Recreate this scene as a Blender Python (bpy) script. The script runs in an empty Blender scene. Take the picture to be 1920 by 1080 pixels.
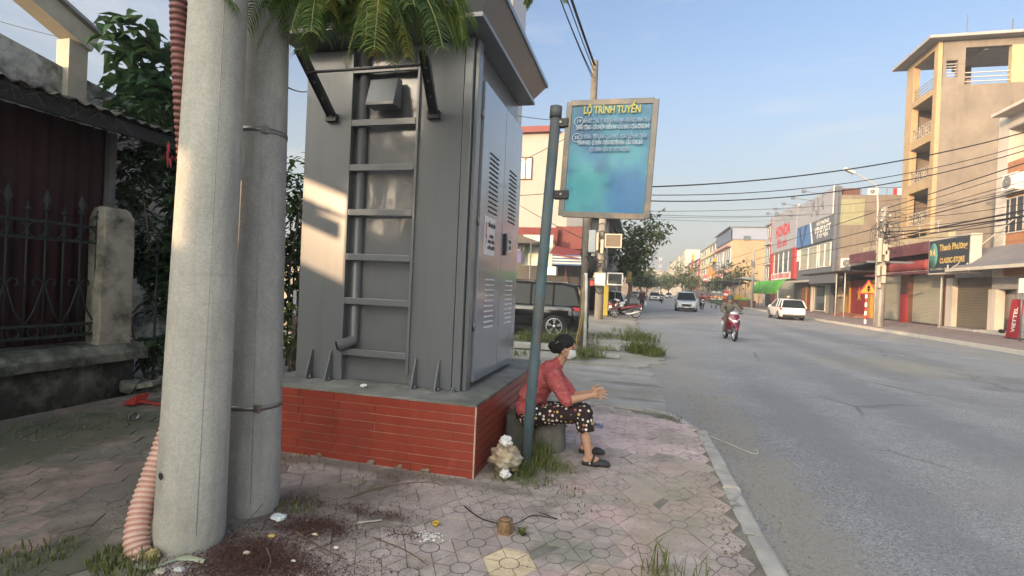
import bpy, bmesh, math, random
from math import sin, cos, tan, atan, atan2, pi, sqrt, hypot, radians, degrees
from mathutils import Vector, Matrix, Euler, noise
random.seed(11)
S = bpy.context.scene
C = S.collection
# ---------------------------------------------------------------- camera
f_px = 960.0; yaw = radians(14.3); roll = radians(2.5); eye = 1.6
pit = atan((540-(546+tan(roll)*(960-1205)))/f_px)
CF = Vector((-sin(yaw)*cos(pit), cos(yaw)*cos(pit), -sin(pit)))
CR = Vector((cos(yaw), sin(yaw), 0)); CU = CR.cross(CF)
cam_d = bpy.data.cameras.new('camera'); cam = bpy.data.objects.new('camera', cam_d); C.objects.link(cam)
cam_d.sensor_width = 36; cam_d.lens = 18.0; cam_d.clip_start = .05; cam_d.clip_end = 5000
iR = CR*cos(roll)+CU*sin(roll); iU = -CR*sin(roll)+CU*cos(roll)
mw = Matrix((iR, iU, -CF)).transposed().to_4x4(); mw.translation = Vector((0, 0, eye))
cam.matrix_world = mw; S.camera = cam
def ray(x, y):
    return CF + iR*((x-960)/f_px) - iU*((y-540)/f_px)
def G(x, y, z=0.0):
    d = ray(x, y); t = (z-eye)/d.z; return Vector((t*d.x, t*d.y, z))
def OX(x, y, X):
    d = ray(x, y); t = X/d.x; return Vector((X, t*d.y, eye+t*d.z))
def OY(x, y, Y):
    d = ray(x, y); t = Y/d.y; return Vector((t*d.x, Y, eye+t*d.z))
# ---------------------------------------------------------------- mesh builder
V = Vector
class MB:
    def __init__(s): s.v = []; s.f = []; s.sm = []; s.mi = []; s.fc = []; s.m = 0; s.c = None
    def add(s, vs, fs, smooth=False):
        b = len(s.v); s.v += [tuple(v) for v in vs]
        for q in fs:
            s.f.append([b+i for i in q]); s.sm.append(smooth); s.mi.append(s.m); s.fc.append(s.c)
        return s
    def hexa(s, p):   # 8 corners: bottom 4 ccw, top 4 ccw
        return s.add(p, [(3, 2, 1, 0), (4, 5, 6, 7), (0, 1, 5, 4), (1, 2, 6, 5), (2, 3, 7, 6), (3, 0, 4, 7)])
    def box(s, x0, x1, y0, y1, z0, z1):
        return s.hexa([(x0, y0, z0), (x1, y0, z0), (x1, y1, z0), (x0, y1, z0), (x0, y0, z1), (x1, y0, z1), (x1, y1, z1), (x0, y1, z1)])
    def cbox(s, c, sx, sy, sz, rot=None):
        c = V(c); p = []
        for z in (-.5, .5):
            for x, y in ((-.5, -.5), (.5, -.5), (.5, .5), (-.5, .5)):
                q = V((x*sx, y*sy, z*sz))
                if rot is not None: q = rot @ q
                p.append(c+q)
        return s.hexa(p)
    def bar(s, a, b, w, h, up=(0, 0, 1)):
        a = V(a); b = V(b); d = (b-a).normalized(); up = V(up)
        sd = d.cross(up)
        if sd.length < 1e-4: sd = d.cross(V((1, 0, 0)))
        sd.normalize(); u = sd.cross(d)
        p = []
        for q in (a, b):
            for i, j in ((-1, -1), (1, -1), (1, 1), (-1, 1)): p.append(q+sd*(i*w/2)+u*(j*h/2))
        return s.hexa(p)
    def tube(s, pts, r, n=8, cap=True, smooth=True):
        pts = [V(p) for p in pts]; rs = r if isinstance(r, (list, tuple)) else [r]*len(pts)
        vs = []; fs = []; ref = None
        for i, p in enumerate(pts):
            d = (pts[min(i+1, len(pts)-1)]-pts[max(i-1, 0)]).normalized()
            if ref is None: ref = d.orthogonal().normalized()
            ref = (ref-d*ref.dot(d))
            ref = ref.normalized() if ref.length > 1e-5 else d.orthogonal().normalized()
            w = d.cross(ref)
            for k in range(n):
                a = 2*pi*k/n; vs.append(p+(ref*cos(a)+w*sin(a))*rs[i])
        for i in range(len(pts)-1):
            for k in range(n):
                fs.append((i*n+k, i*n+(k+1) % n, (i+1)*n+(k+1) % n, (i+1)*n+k))
        s.add(vs, fs, smooth)
        if cap:
            s.add(vs[:n], [tuple(range(n))[::-1]]); s.add(vs[-n:], [tuple(range(n))])
        return s
    def lathe(s, prof, c=(0, 0, 0), axis=(0, 0, 1), n=24, smooth=True, cap=True):
        ax = V(axis).normalized(); e = ax.orthogonal().normalized(); w = ax.cross(e); c = V(c); vs = []; fs = []
        for r, z in prof:
            for k in range(n):
                a = 2*pi*k/n; vs.append(c+ax*z+(e*cos(a)+w*sin(a))*r)
        for i in range(len(prof)-1):
            for k in range(n): fs.append((i*n+k, i*n+(k+1) % n, (i+1)*n+(k+1) % n, (i+1)*n+k))
        s.add(vs, fs, smooth)
        if cap:
            if prof[0][0] > 1e-4: s.add(vs[:n], [tuple(range(n))[::-1]])
            if prof[-1][0] > 1e-4: s.add(vs[-n:], [tuple(range(n))])
        return s
    def prism(s, a, off):     # polygon of 3D points, extruded by off
        a = [V(p) for p in a]; o = V(off); n = len(a)
        s.add(a+[p+o for p in a], [tuple(range(n))[::-1], tuple(range(n, 2*n))]+[(i, (i+1) % n, n+(i+1) % n, n+i) for i in range(n)])
        return s
    def loft(s, rings, smooth=True, cap=True, closed=True):
        n = len(rings[0]); vs = [p for r in rings for p in r]; fs = []
        for i in range(len(rings)-1):
            for k in range(n if closed else n-1):
                fs.append((i*n+k, i*n+(k+1) % n, (i+1)*n+(k+1) % n, (i+1)*n+k))
        s.add(vs, fs, smooth)
        if cap and closed:
            s.add(rings[0], [tuple(range(n))[::-1]], smooth); s.add(rings[-1], [tuple(range(n))], smooth)
        return s
    def ball(s, c, rx, ry=None, rz=None, n=12, m=8, rot=None):
        ry = rx if ry is None else ry; rz = rx if rz is None else rz; c = V(c); vs = []; fs = []
        for i in range(m+1):
            t = pi*i/m
            for k in range(n):
                a = 2*pi*k/n; q = V((rx*sin(t)*cos(a), ry*sin(t)*sin(a), -rz*cos(t)))
                if rot is not None: q = rot @ q
                vs.append(c+q)
        for i in range(m):
            for k in range(n): fs.append((i*n+k, i*n+(k+1) % n, (i+1)*n+(k+1) % n, (i+1)*n+k))
        return s.add(vs, fs, True)
    def quad(s, a, b, c, d): return s.add([a, b, c, d], [(0, 1, 2, 3)])
    def build(s, name, mat, parent=None, world=True, bevel=0, normals=True, sub=0):
        me = bpy.data.meshes.new(name); me.from_pydata(s.v, [], s.f)
        for p, sm, mi in zip(me.polygons, s.sm, s.mi): p.use_smooth = sm; p.material_index = mi
        for m in (mat if isinstance(mat, (list, tuple)) else [mat]): me.materials.append(m)
        if any(c is not None for c in s.fc):
            ca = me.color_attributes.new('tint', 'FLOAT_COLOR', 'CORNER')
            for p, c in zip(me.polygons, s.fc):
                for li in p.loop_indices: ca.data[li].color = (*(c or (1, 1, 1)), 1)
        if normals:
            bm = bmesh.new(); bm.from_mesh(me)
            bmesh.ops.remove_doubles(bm, verts=bm.verts, dist=1e-6)
            bmesh.ops.recalc_face_normals(bm, faces=bm.faces)
            bm.to_mesh(me); bm.free()
        me.update()
        return link(name, me, parent, world, bevel, sub)
def link(name, me, parent=None, world=True, bevel=0, sub=0):
    o = bpy.data.objects.new(name, me); C.objects.link(o)
    if parent is not None:
        o.parent = parent
        if world and parent.type == 'EMPTY': o.matrix_parent_inverse = parent.matrix_basis.inverted()
    if bevel:
        b = o.modifiers.new('bevel', 'BEVEL'); b.width = bevel; b.segments = 2; b.limit_method = 'ANGLE'; b.angle_limit = radians(40)
    if sub:
        b = o.modifiers.new('sub', 'SUBSURF'); b.levels = sub; b.render_levels = sub
    return o
def tag(o, label=None, cat=None, group=None, kind=None):
    if label: o['label'] = label
    if cat: o['category'] = cat
    if group: o['group'] = group
    if kind: o['kind'] = kind
    return o
def thing(name, label, cat, loc=(0, 0, 0), rz=0, group=None):
    o = bpy.data.objects.new(name, None); C.objects.link(o)
    o.location = loc; o.rotation_euler = (0, 0, rz); o.empty_display_size = .1
    return tag(o, label, cat, group)
KIDS = {}
def dup(root, loc, rz=0, label=None, scale=None):
    def cp(o, par):
        c = o.copy(); C.objects.link(c)
        if par is not None:
            c.parent = par; c.matrix_parent_inverse = o.matrix_parent_inverse.copy()
        for ch in [x for x in bpy.data.objects if x.parent == o and x.name not in made]:
            made.add(cp(ch, c).name)
        made.add(c.name); return c
    made = set(); r = cp(root, None)
    r.location = loc; r.rotation_euler = (0, 0, rz)
    if scale: r.scale = (scale,)*3
    if label: r['label'] = label
    return r
# ---------------------------------------------------------------- materials
MATS = {}
def rgb(h):
    h = h.lstrip('#'); c = [int(h[i:i+2], 16)/255 for i in (0, 2, 4)]
    return tuple(x/12.92 if x <= .04045 else ((x+.055)/1.055)**2.4 for x in c)
def M(name, col, rough=.7, metal=0., var=.25, vs=3., bump=.15, bs=60., col2=None, c2=.5, spec=.4, coat=0., alpha=1., trans=0., emit=None, tint=False, stretch=None, sub=0.):
    if name in MATS: return MATS[name]
    m = bpy.data.materials.new(name); m.use_nodes = True; nt = m.node_tree; N = nt.nodes; L = nt.links
    P = N['Principled BSDF']
    P.inputs['Roughness'].default_value = rough; P.inputs['Metallic'].default_value = metal
    P.inputs['Specular IOR Level'].default_value = spec; P.inputs['Coat Weight'].default_value = coat; P.inputs['Coat Roughness'].default_value = .08
    tc = N.new('ShaderNodeTexCoord'); src = tc.outputs['Object']
    if stretch:
        mp = N.new('ShaderNodeMapping'); mp.inputs['Scale'].default_value = stretch; L.new(src, mp.inputs['Vector']); src = mp.outputs['Vector']
    n1 = N.new('ShaderNodeTexNoise'); n1.inputs['Scale'].default_value = vs; n1.inputs['Detail'].default_value = 8; n1.inputs['Roughness'].default_value = .65
    L.new(src, n1.inputs['Vector'])
    rmp = N.new('ShaderNodeMapRange'); rmp.inputs[1].default_value = .32; rmp.inputs[2].default_value = .68
    L.new(n1.outputs['Fac'], rmp.inputs[0])
    mx = N.new('ShaderNodeMix'); mx.data_type = 'RGBA'
    a = [c*(1-var) for c in col]; b = [min(1, c*(1+var)) for c in col]
    mx.inputs[6].default_value = (*a, 1); mx.inputs[7].default_value = (*b, 1)
    L.new(rmp.outputs[0], mx.inputs[0]); out = mx.outputs[2]
    if col2 is not None:
        n2 = N.new('ShaderNodeTexNoise'); n2.inputs['Scale'].default_value = vs*.45; n2.inputs['Detail'].default_value = 10; n2.inputs['Roughness'].default_value = .7
        L.new(src, n2.inputs['Vector'])
        r2 = N.new('ShaderNodeMapRange'); r2.inputs[1].default_value = 1-c2-.08; r2.inputs[2].default_value = 1-c2+.1
        L.new(n2.outputs['Fac'], r2.inputs[0])
        m2 = N.new('ShaderNodeMix'); m2.data_type = 'RGBA'; m2.inputs[7].default_value = (*col2, 1)
        L.new(r2.outputs[0], m2.inputs[0]); L.new(out, m2.inputs[6]); out = m2.outputs[2]
    if tint:
        at = N.new('ShaderNodeAttribute'); at.attribute_name = 'tint'
        m3 = N.new('ShaderNodeMix'); m3.data_type = 'RGBA'; m3.blend_type = 'MULTIPLY'; m3.inputs[0].default_value = 1
        L.new(out, m3.inputs[6]); L.new(at.outputs['Color'], m3.inputs[7]); out = m3.outputs[2]
    L.new(out, P.inputs['Base Color'])
    if bump:
        n3 = N.new('ShaderNodeTexNoise'); n3.inputs['Scale'].default_value = bs; n3.inputs['Detail'].default_value = 6
        L.new(src, n3.inputs['Vector'])
        bp = N.new('ShaderNodeBump'); bp.inputs['Strength'].default_value = min(1, bump); bp.inputs['Distance'].default_value = .01
        L.new(n3.outputs['Fac'], bp.inputs['Height']); L.new(bp.outputs['Normal'], P.inputs['Normal'])
    if trans: P.inputs['Transmission Weight'].default_value = trans
    if alpha < 1: P.inputs['Alpha'].default_value = alpha
    if sub: 
        P.inputs['Subsurface Weight'].default_value = sub; P.inputs['Subsurface Radius'].default_value = (.01, .004, .002)
    if emit: P.inputs['Emission Color'].default_value = (*emit[0], 1); P.inputs['Emission Strength'].default_value = emit[1]
    MATS[name] = m; return m
def leafmat(name, a, b, tr=.35):
    if name in MATS: return MATS[name]
    m = bpy.data.materials.new(name); m.use_nodes = True; nt = m.node_tree; N = nt.nodes; L = nt.links
    P = N['Principled BSDF']; P.inputs['Roughness'].default_value = .5; P.inputs['Specular IOR Level'].default_value = .3
    tc = N.new('ShaderNodeTexCoord'); n1 = N.new('ShaderNodeTexNoise'); n1.inputs['Scale'].default_value = 2.2; n1.inputs['Detail'].default_value = 6
    L.new(tc.outputs['Object'], n1.inputs['Vector'])
    g = N.new('ShaderNodeNewGeometry'); ad = N.new('ShaderNodeMath'); ad.operation = 'MULTIPLY_ADD'; ad.inputs[1].default_value = .5; ad.inputs[2].default_value = -.25
    L.new(g.outputs['Random Per Island'], ad.inputs[0]); a2 = N.new('ShaderNodeMath'); L.new(ad.outputs[0], a2.inputs[0]); L.new(n1.outputs['Fac'], a2.inputs[1])
    r = N.new('ShaderNodeMapRange'); r.inputs[1].default_value = .25; r.inputs[2].default_value = .75; L.new(a2.outputs[0], r.inputs[0])
    mx = N.new('ShaderNodeMix'); mx.data_type = 'RGBA'; mx.inputs[6].default_value = (*a, 1); mx.inputs[7].default_value = (*b, 1)
    L.new(r.outputs[0], mx.inputs[0]); L.new(mx.outputs[2], P.inputs['Base Color'])
    t = N.new('ShaderNodeBsdfTranslucent'); L.new(mx.outputs[2], t.inputs['Color'])
    ms = N.new('ShaderNodeMixShader'); ms.inputs[0].default_value = tr; L.new(P.outputs[0], ms.inputs[1]); L.new(t.outputs[0], ms.inputs[2])
    L.new(ms.outputs[0], N['Material Output'].inputs['Surface'])
    MATS[name] = m; return m
# ---------------------------------------------------------------- writing
def text(name, s, p, right, up, size, mat, parent=None, width=None, bold=.0, depth=.004, align='CENTER', shear=0, world=True):
    cu = bpy.data.curves.new(name, 'FONT'); cu.body = s; cu.size = size; cu.align_x = align; cu.align_y = 'CENTER'
    cu.offset = bold*size; cu.extrude = depth/2; cu.resolution_u = 2; cu.shear = shear
    t = bpy.data.objects.new('tmp', cu); C.objects.link(t)
    me = bpy.data.meshes.new_from_object(t.evaluated_get(bpy.context.evaluated_depsgraph_get()))
    bpy.data.objects.remove(t); bpy.data.curves.remove(cu)
    r = V(right).normalized(); u = V(up).normalized(); n = r.cross(u)
    xs = [v.co.x for v in me.vertices] or [0]; w = max(xs)-min(xs)
    k = (width/w) if width and w > 0 else 1
    for v in me.vertices: v.co = V(p)+r*(v.co.x*k)+u*v.co.y+n*v.co.z
    me.materials.clear(); me.materials.append(mat); me.name = name
    return link(name, me, parent, world)

def streaks(m, col=(.12, .11, .09), amt=.6, sc=(9, 9, .5), lo=.55, hi=.75):
    """rain streaks and grime running down a wall"""
    nt = m.node_tree; N = nt.nodes; L = nt.links; P = N['Principled BSDF']; out = P.inputs['Base Color'].links[0].from_socket
    tc = N.new('ShaderNodeTexCoord'); mp = N.new('ShaderNodeMapping'); mp.inputs['Scale'].default_value = sc; L.new(tc.outputs['Object'], mp.inputs['Vector'])
    n = N.new('ShaderNodeTexNoise'); n.inputs['Scale'].default_value = 1; n.inputs['Detail'].default_value = 7; n.inputs['Roughness'].default_value = .62; L.new(mp.outputs[0], n.inputs['Vector'])
    mr = N.new('ShaderNodeMapRange'); mr.inputs[1].default_value = lo; mr.inputs[2].default_value = hi; mr.inputs[4].default_value = amt; L.new(n.outputs['Fac'], mr.inputs[0])
    mx = N.new('ShaderNodeMix'); mx.data_type = 'RGBA'; mx.inputs[7].default_value = (*col, 1); L.new(mr.outputs[0], mx.inputs[0]); L.new(out, mx.inputs[6]); L.new(mx.outputs[2], P.inputs['Base Color']); return m
def spots(m, items, sc=3.):
    """faded or stained patches with a shape of their own: (centre, radius, colour, strength)"""
    nt = m.node_tree; N = nt.nodes; L = nt.links; P = N['Principled BSDF']; out = P.inputs['Base Color'].links[0].from_socket
    tc = N.new('ShaderNodeTexCoord'); n = N.new('ShaderNodeTexNoise'); n.inputs['Scale'].default_value = sc; n.inputs['Detail'].default_value = 5; L.new(tc.outputs['Object'], n.inputs['Vector'])
    for c, r, col, st in items:
        d = N.new('ShaderNodeVectorMath'); d.operation = 'DISTANCE'; d.inputs[1].default_value = tuple(c); L.new(tc.outputs['Object'], d.inputs[0])
        a = N.new('ShaderNodeMath'); a.operation = 'MULTIPLY_ADD'; a.inputs[1].default_value = -1/r; L.new(d.outputs['Value'], a.inputs[0])
        b = N.new('ShaderNodeMath'); b.operation = 'MULTIPLY'; b.inputs[1].default_value = 2.2; L.new(n.outputs['Fac'], b.inputs[0]); L.new(b.outputs[0], a.inputs[2])
        mr = N.new('ShaderNodeMapRange'); mr.inputs[1].default_value = 0; mr.inputs[2].default_value = .6; mr.inputs[4].default_value = st; L.new(a.outputs[0], mr.inputs[0])
        mx = N.new('ShaderNodeMix'); mx.data_type = 'RGBA'; mx.inputs[7].default_value = (*col, 1); L.new(mr.outputs[0], mx.inputs[0]); L.new(out, mx.inputs[6]); out = mx.outputs[2]
    L.new(out, P.inputs['Base Color']); return m
def blobs(m, items):
    """stains of their own shape: list of (x, y, radius, colour, strength)"""
    nt = m.node_tree; N = nt.nodes; L = nt.links; P = N['Principled BSDF']
    out = P.inputs['Base Color'].links[0].from_socket
    tc = N.new('ShaderNodeTexCoord'); n = N.new('ShaderNodeTexNoise'); n.inputs['Scale'].default_value = 2.3; n.inputs['Detail'].default_value = 10; n.inputs['Roughness'].default_value = .7
    L.new(tc.outputs['Object'], n.inputs['Vector'])
    for x, y, r, col, st, *rest in items:
        ry = rest[0] if rest else r
        mp = N.new('ShaderNodeMapping'); mp.inputs['Location'].default_value = (-x/r, -y/ry, 0); mp.inputs['Scale'].default_value = (1/r, 1/ry, 0)
        L.new(tc.outputs['Object'], mp.inputs['Vector'])
        ln = N.new('ShaderNodeVectorMath'); ln.operation = 'LENGTH'; L.new(mp.outputs[0], ln.inputs[0])
        sb = N.new('ShaderNodeMath'); sb.operation = 'MULTIPLY_ADD'; sb.inputs[1].default_value = 2.4; L.new(n.outputs['Fac'], sb.inputs[0])
        ng = N.new('ShaderNodeMath'); ng.operation = 'MULTIPLY'; ng.inputs[1].default_value = -1; L.new(ln.outputs['Value'], ng.inputs[0]); L.new(ng.outputs[0], sb.inputs[2])
        mr = N.new('ShaderNodeMapRange'); mr.inputs[1].default_value = .1; mr.inputs[2].default_value = .75; mr.inputs[4].default_value = st; L.new(sb.outputs[0], mr.inputs[0])
        mx = N.new('ShaderNodeMix'); mx.data_type = 'RGBA'; mx.inputs[7].default_value = (*col, 1)
        L.new(mr.outputs[0], mx.inputs[0]); L.new(out, mx.inputs[6]); out = mx.outputs[2]
    L.new(out, P.inputs['Base Color'])
ZR = -.07
m_dirt = M('earth', (.20, .175, .14), .95, var=.3, vs=1.2, bump=.5, bs=30, col2=(.12, .14, .06), c2=.4)
m_asph = M('asphalt', (.265, .268, .275), .85, var=.13, vs=.5, bump=.8, bs=130, col2=(.2, .205, .21), c2=.4)
def speck(m, amt=.35, sc=260):
    nt = m.node_tree; N = nt.nodes; L = nt.links; P = N['Principled BSDF']; out = P.inputs['Base Color'].links[0].from_socket
    tc = N.new('ShaderNodeTexCoord'); n = N.new('ShaderNodeTexVoronoi'); n.inputs['Scale'].default_value = sc; L.new(tc.outputs['Object'], n.inputs['Vector'])
    mr = N.new('ShaderNodeMapRange'); mr.inputs[3].default_value = 1-amt; mr.inputs[4].default_value = 1+amt
    sp = N.new('ShaderNodeSeparateColor'); L.new(n.outputs['Color'], sp.inputs[0]); L.new(sp.outputs[0], mr.inputs[0])
    mx = N.new('ShaderNodeMix'); mx.data_type = 'RGBA'; mx.blend_type = 'MULTIPLY'; mx.inputs[0].default_value = 1
    L.new(out, mx.inputs[6]); L.new(mr.outputs[0], mx.inputs[7]); L.new(mx.outputs[2], P.inputs['Base Color'])
speck(m_asph, .4, 90)
dust = (.30, .275, .225)
def cracks(m, sc=.33, w=.012, col=(.09, .09, .09), amt=.75):
    nt = m.node_tree; N = nt.nodes; L = nt.links; P = N['Principled BSDF']; out = P.inputs['Base Color'].links[0].from_socket
    tc = N.new('ShaderNodeTexCoord'); n = N.new('ShaderNodeTexNoise'); n.inputs['Scale'].default_value = 1.3; n.inputs['Detail'].default_value = 6; L.new(tc.outputs['Object'], n.inputs['Vector'])
    mx = N.new('ShaderNodeMix'); mx.data_type = 'RGBA'; mx.inputs[0].default_value = .22; L.new(tc.outputs['Object'], mx.inputs[6]); L.new(n.outputs['Color'], mx.inputs[7])
    v = N.new('ShaderNodeTexVoronoi'); v.feature = 'DISTANCE_TO_EDGE'; v.inputs['Scale'].default_value = sc; L.new(mx.outputs[2], v.inputs['Vector'])
    mr = N.new('ShaderNodeMapRange'); mr.inputs[1].default_value = 0; mr.inputs[2].default_value = w; mr.inputs[3].default_value = amt; mr.inputs[4].default_value = 0; L.new(v.outputs['Distance'], mr.inputs[0])
    n2 = N.new('ShaderNodeTexNoise'); n2.inputs['Scale'].default_value = .35; L.new(tc.outputs['Object'], n2.inputs['Vector']); m2 = N.new('ShaderNodeMapRange'); m2.inputs[1].default_value = .5; m2.inputs[2].default_value = .6; L.new(n2.outputs['Fac'], m2.inputs[0])
    mu = N.new('ShaderNodeMath'); mu.operation = 'MULTIPLY'; L.new(mr.outputs[0], mu.inputs[0]); L.new(m2.outputs[0], mu.inputs[1])
    m3 = N.new('ShaderNodeMix'); m3.data_type = 'RGBA'; m3.inputs[7].default_value = (*col, 1); L.new(mu.outputs[0], m3.inputs[0]); L.new(out, m3.inputs[6]); L.new(m3.outputs[2], P.inputs['Base Color'])
cracks(m_asph)
blobs(m_asph, [(1.15, 3.5, .42, dust, .6, 5.5), (.9, 9, .7, dust, .4, 4), (0.6, 16, 1.2, dust, .45, 8), (11.8, 40, 1.2, dust, .5, 40),
               (6.5, 15.5, 2.2, (.3, .27, .2), .55, 2.2), (9.5, 14, 2.5, (.15, .15, .155), .6, .9), (11.5, 13, 1.0, (.14, .14, .145), .7, 1.3), (7.2, 12.5, .7, (.15, .15, .155), .65, .5),
               (4.0, 11, .7, (.18, .185, .2), .6, 9), (2.2, 8, .5, (.19, .195, .205), .6, 6), (8.0, 25, .9, (.17, .175, .185), .6, 14), (5.6, 20, .7, (.175, .18, .19), .6, 12), (4.5, 5, 2, (.31, .30, .285), .5, 2), (9, 8, 3, (.30, .295, .28), .4, 2)])
g = MB(); g.box(-2500, 2500, -2500, 2500, -.5, -.14); tag(g.build('ground', m_dirt), kind='structure')
r = MB()
lx = [(-40, -9), (420, -9)]
r.add([(-9, -90, ZR), (13.05, -90, ZR), (13.05, 90, ZR), (17, 260, ZR), (26, 520, ZR), (12, 520, ZR), (4, 260, ZR), (-1, 90, ZR), (-9, 60, ZR)], [tuple(range(9))])
tag(r.build('road', m_asph), kind='structure')
# faint worn paint strokes on the carriageway
m_paint = M('worn_paint', (.42, .40, .34), .8, var=.3, vs=4, col2=(.2, .2, .2), c2=.5)
mk = MB()
for a, b in (((1588, 645), (1624, 652)), ((1676, 664), (1718, 673))):
    p = G(*a, ZR+.006); q = G(*b, ZR+.006); d = (q-p).normalized(); n = V((-d.y, d.x, 0))*.07
    mk.quad(p-n, q-n, q+n, p+n)
tag(mk.build('road_marking', m_paint, normals=False), kind='structure')
# ---- tiled pavement on our side
m_tile = M('paving_tile', (.52, .47, .44), .85, var=.14, vs=6, bump=.5, bs=70, tint=True, col2=(.30, .27, .24), c2=.42)
sand = (.34, .30, .22); moss = (.075, .085, .05); mud = (.11, .10, .085)
mp1, mp2, mp3 = G(480, 1040), G(590, 990), G(690, 965)
msoil = (.085, .05, .04)
stains = [(.5, 4.6, .35, sand, .5, .7), (.5, 5.9, .35, (.30, .275, .225), .6, .4), (mp1.x, mp1.y, .36, msoil, .9, .20), (mp2.x, mp2.y, .26, msoil, .85, .13), (mp3.x, mp3.y, .3, (.11, .085, .07), .6, .06), (.25, 4.0, .5, sand, .6, .8), (.2, 2.5, .5, (.30, .27, .17), .8, .7), (-.45, 3.15, .3, (.20, .22, .17), .6, .22), (-5.3, 3.6, 1.1, moss, .8, 2.2), (-4.6, 2.3, .9, (.10, .10, .075), .75, .6),
          (-3.6, 3.2, .8, mud, .6, .5), (-2.0, 3.9, 1.6, (.13, .125, .10), .65, .12), (-3.0, 2.0, .6, moss, .7, .4), (-2.1, 3.2, .7, (.12, .10, .085), .65, .7), (-1.0, 4.5, .5, (.2, .19, .15), .7, .7), (-.5, 6.9, 1.2, (.3, .28, .23), .6, .25)]
blobs(m_tile, stains)
m_grout = M('grout_soil', (.2, .185, .155), .95, var=.3, vs=8, bump=.6, bs=60); blobs(m_grout, stains[:2])
sl = MB()
sl.prism([(-6.3, -2, -.3), (.85, -2, -.3), (.78, 6.4, -.3), (.45, 7.0, -.3), (-.2, 7.15, -.3), (-6.3, 7.15, -.3)], (0, 0, .292))
tag(sl.build('pavement_bed', m_grout), kind='structure')
tl = MB(); RT = .165; ycen = G(955, 1055)
def clip_in(x, y):
    return -6.25 < x < .80-.018*(y) and (y < 6.45 or (x < .62-(y-6.45)*1.3 and y < 7.02))
YEL = None
for i in range(-40, 30):
    for j in range(-20, 30):
        cx = ycen.x+i*1.5*RT; cy = ycen.y+j*sqrt(3)*RT+(sqrt(3)/2*RT if i % 2 else 0)
        if not clip_in(cx+.1, cy) or cy < .6: continue
        if -3.4 < cx < -1.4 and cy > 4.25 and cy < 6.4: continue
        z = random.gauss(0, .003); tx = random.gauss(0, .017); ty = random.gauss(0, .017); rot = random.gauss(0, .012)
        k = random.uniform(.9, 1.08)
        pink = random.random()
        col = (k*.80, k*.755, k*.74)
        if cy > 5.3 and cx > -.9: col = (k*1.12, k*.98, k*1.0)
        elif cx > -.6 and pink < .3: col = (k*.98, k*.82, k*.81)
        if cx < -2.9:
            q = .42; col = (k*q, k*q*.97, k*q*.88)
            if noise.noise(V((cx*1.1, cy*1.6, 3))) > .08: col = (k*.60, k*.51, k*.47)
        if i == 0 and j == 0: col = (1.35, 1.22, .86)
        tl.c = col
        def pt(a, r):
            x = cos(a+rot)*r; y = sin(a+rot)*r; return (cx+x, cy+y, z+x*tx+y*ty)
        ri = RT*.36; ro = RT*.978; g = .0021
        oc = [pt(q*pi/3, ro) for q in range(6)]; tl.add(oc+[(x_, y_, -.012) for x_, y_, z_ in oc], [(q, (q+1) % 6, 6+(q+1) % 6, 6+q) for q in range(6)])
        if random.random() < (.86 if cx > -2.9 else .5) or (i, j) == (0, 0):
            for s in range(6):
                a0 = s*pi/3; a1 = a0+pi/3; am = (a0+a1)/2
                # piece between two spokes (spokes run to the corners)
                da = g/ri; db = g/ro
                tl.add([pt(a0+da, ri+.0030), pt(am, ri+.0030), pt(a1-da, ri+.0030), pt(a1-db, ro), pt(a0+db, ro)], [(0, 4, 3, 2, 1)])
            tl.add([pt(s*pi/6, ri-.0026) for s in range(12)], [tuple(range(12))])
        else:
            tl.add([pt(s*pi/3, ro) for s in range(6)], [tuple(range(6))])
tag(tl.build('pavement', m_tile, normals=False), kind='structure')
# ---- kerb of worn concrete lengths
m_kerb = M('kerb_concrete', (.40, .385, .355), .9, var=.2, vs=4, bump=.6, bs=45, col2=(.27, .25, .21), c2=.42)
cracks(m_kerb, 1.1, .02, (.07, .065, .055), .9)
kb = MB(); y = -1.5
while y < 6.35:
    L = random.uniform(.8, 1.25); y1 = min(6.4, y+L-.02); j = random.gauss(0, .008); jz = random.gauss(0, .006)
    for_ = []
    nseg = 5; rings = []
    for s in range(nseg+1):
        yy = y+(y1-y)*s/nseg; x0 = .80-.026*(yy-1.5)+j+random.gauss(0, .004); zz = .004+jz+random.gauss(0, .003)
        rings.append([(x0, yy, -.2), (x0, yy, zz-.006), (x0+.015, yy, zz), (x0+.11+random.gauss(0, .004), yy, zz), (x0+.135, yy, zz-.02), (x0+.175, yy, -.2)])
    kb.loft(rings, smooth=False)
    y += L
pts = [(.66, 6.42), (.52, 6.85), (.36, 7.12), (.1, 7.25), (-.3, 7.3), (-1.2, 7.32)]
for a, b in zip(pts, pts[1:]): kb.bar((*a, -.05), (*b, -.05), .09, .1)
tag(kb.build('kerb', m_kerb), kind='structure')
# ---- apron of the side lane and the verge beyond it
m_apron = M('apron_concrete', (.33, .325, .305), .9, var=.15, vs=1.2, bump=.5, bs=40, col2=(.24, .225, .19), c2=.5)
blobs(m_apron, [(-.2, 9.4, .7, (.14, .135, .125), .7, .18), (.05, 8.1, .5, (.16, .15, .13), .6, .12), (-.6, 10.4, .9, (.21, .2, .17), .6, .25)])
def ragged(P, amp=.06, step=.05):
    out = []
    for (x0, y0), (x1, y1) in zip(P, P[1:]):
        n = max(1, int(hypot(x1-x0, y1-y0)/step))
        for k in range(n): u = k/n; x = x0+(x1-x0)*u; y = y0+(y1-y0)*u; out.append((x+amp*(noise.noise(V((x*2, y*2, 1)))*2+.5*noise.noise(V((x*9, y*9, 1)))), y+amp*.5*noise.noise(V((x*3, y*3, 7)))))
    return out+[P[-1]]
edge = ragged([(.34, 7.28), (.42, 8.2), (.38, 9.6), (.22, 10.4), (.26, 11.3)])
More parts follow.
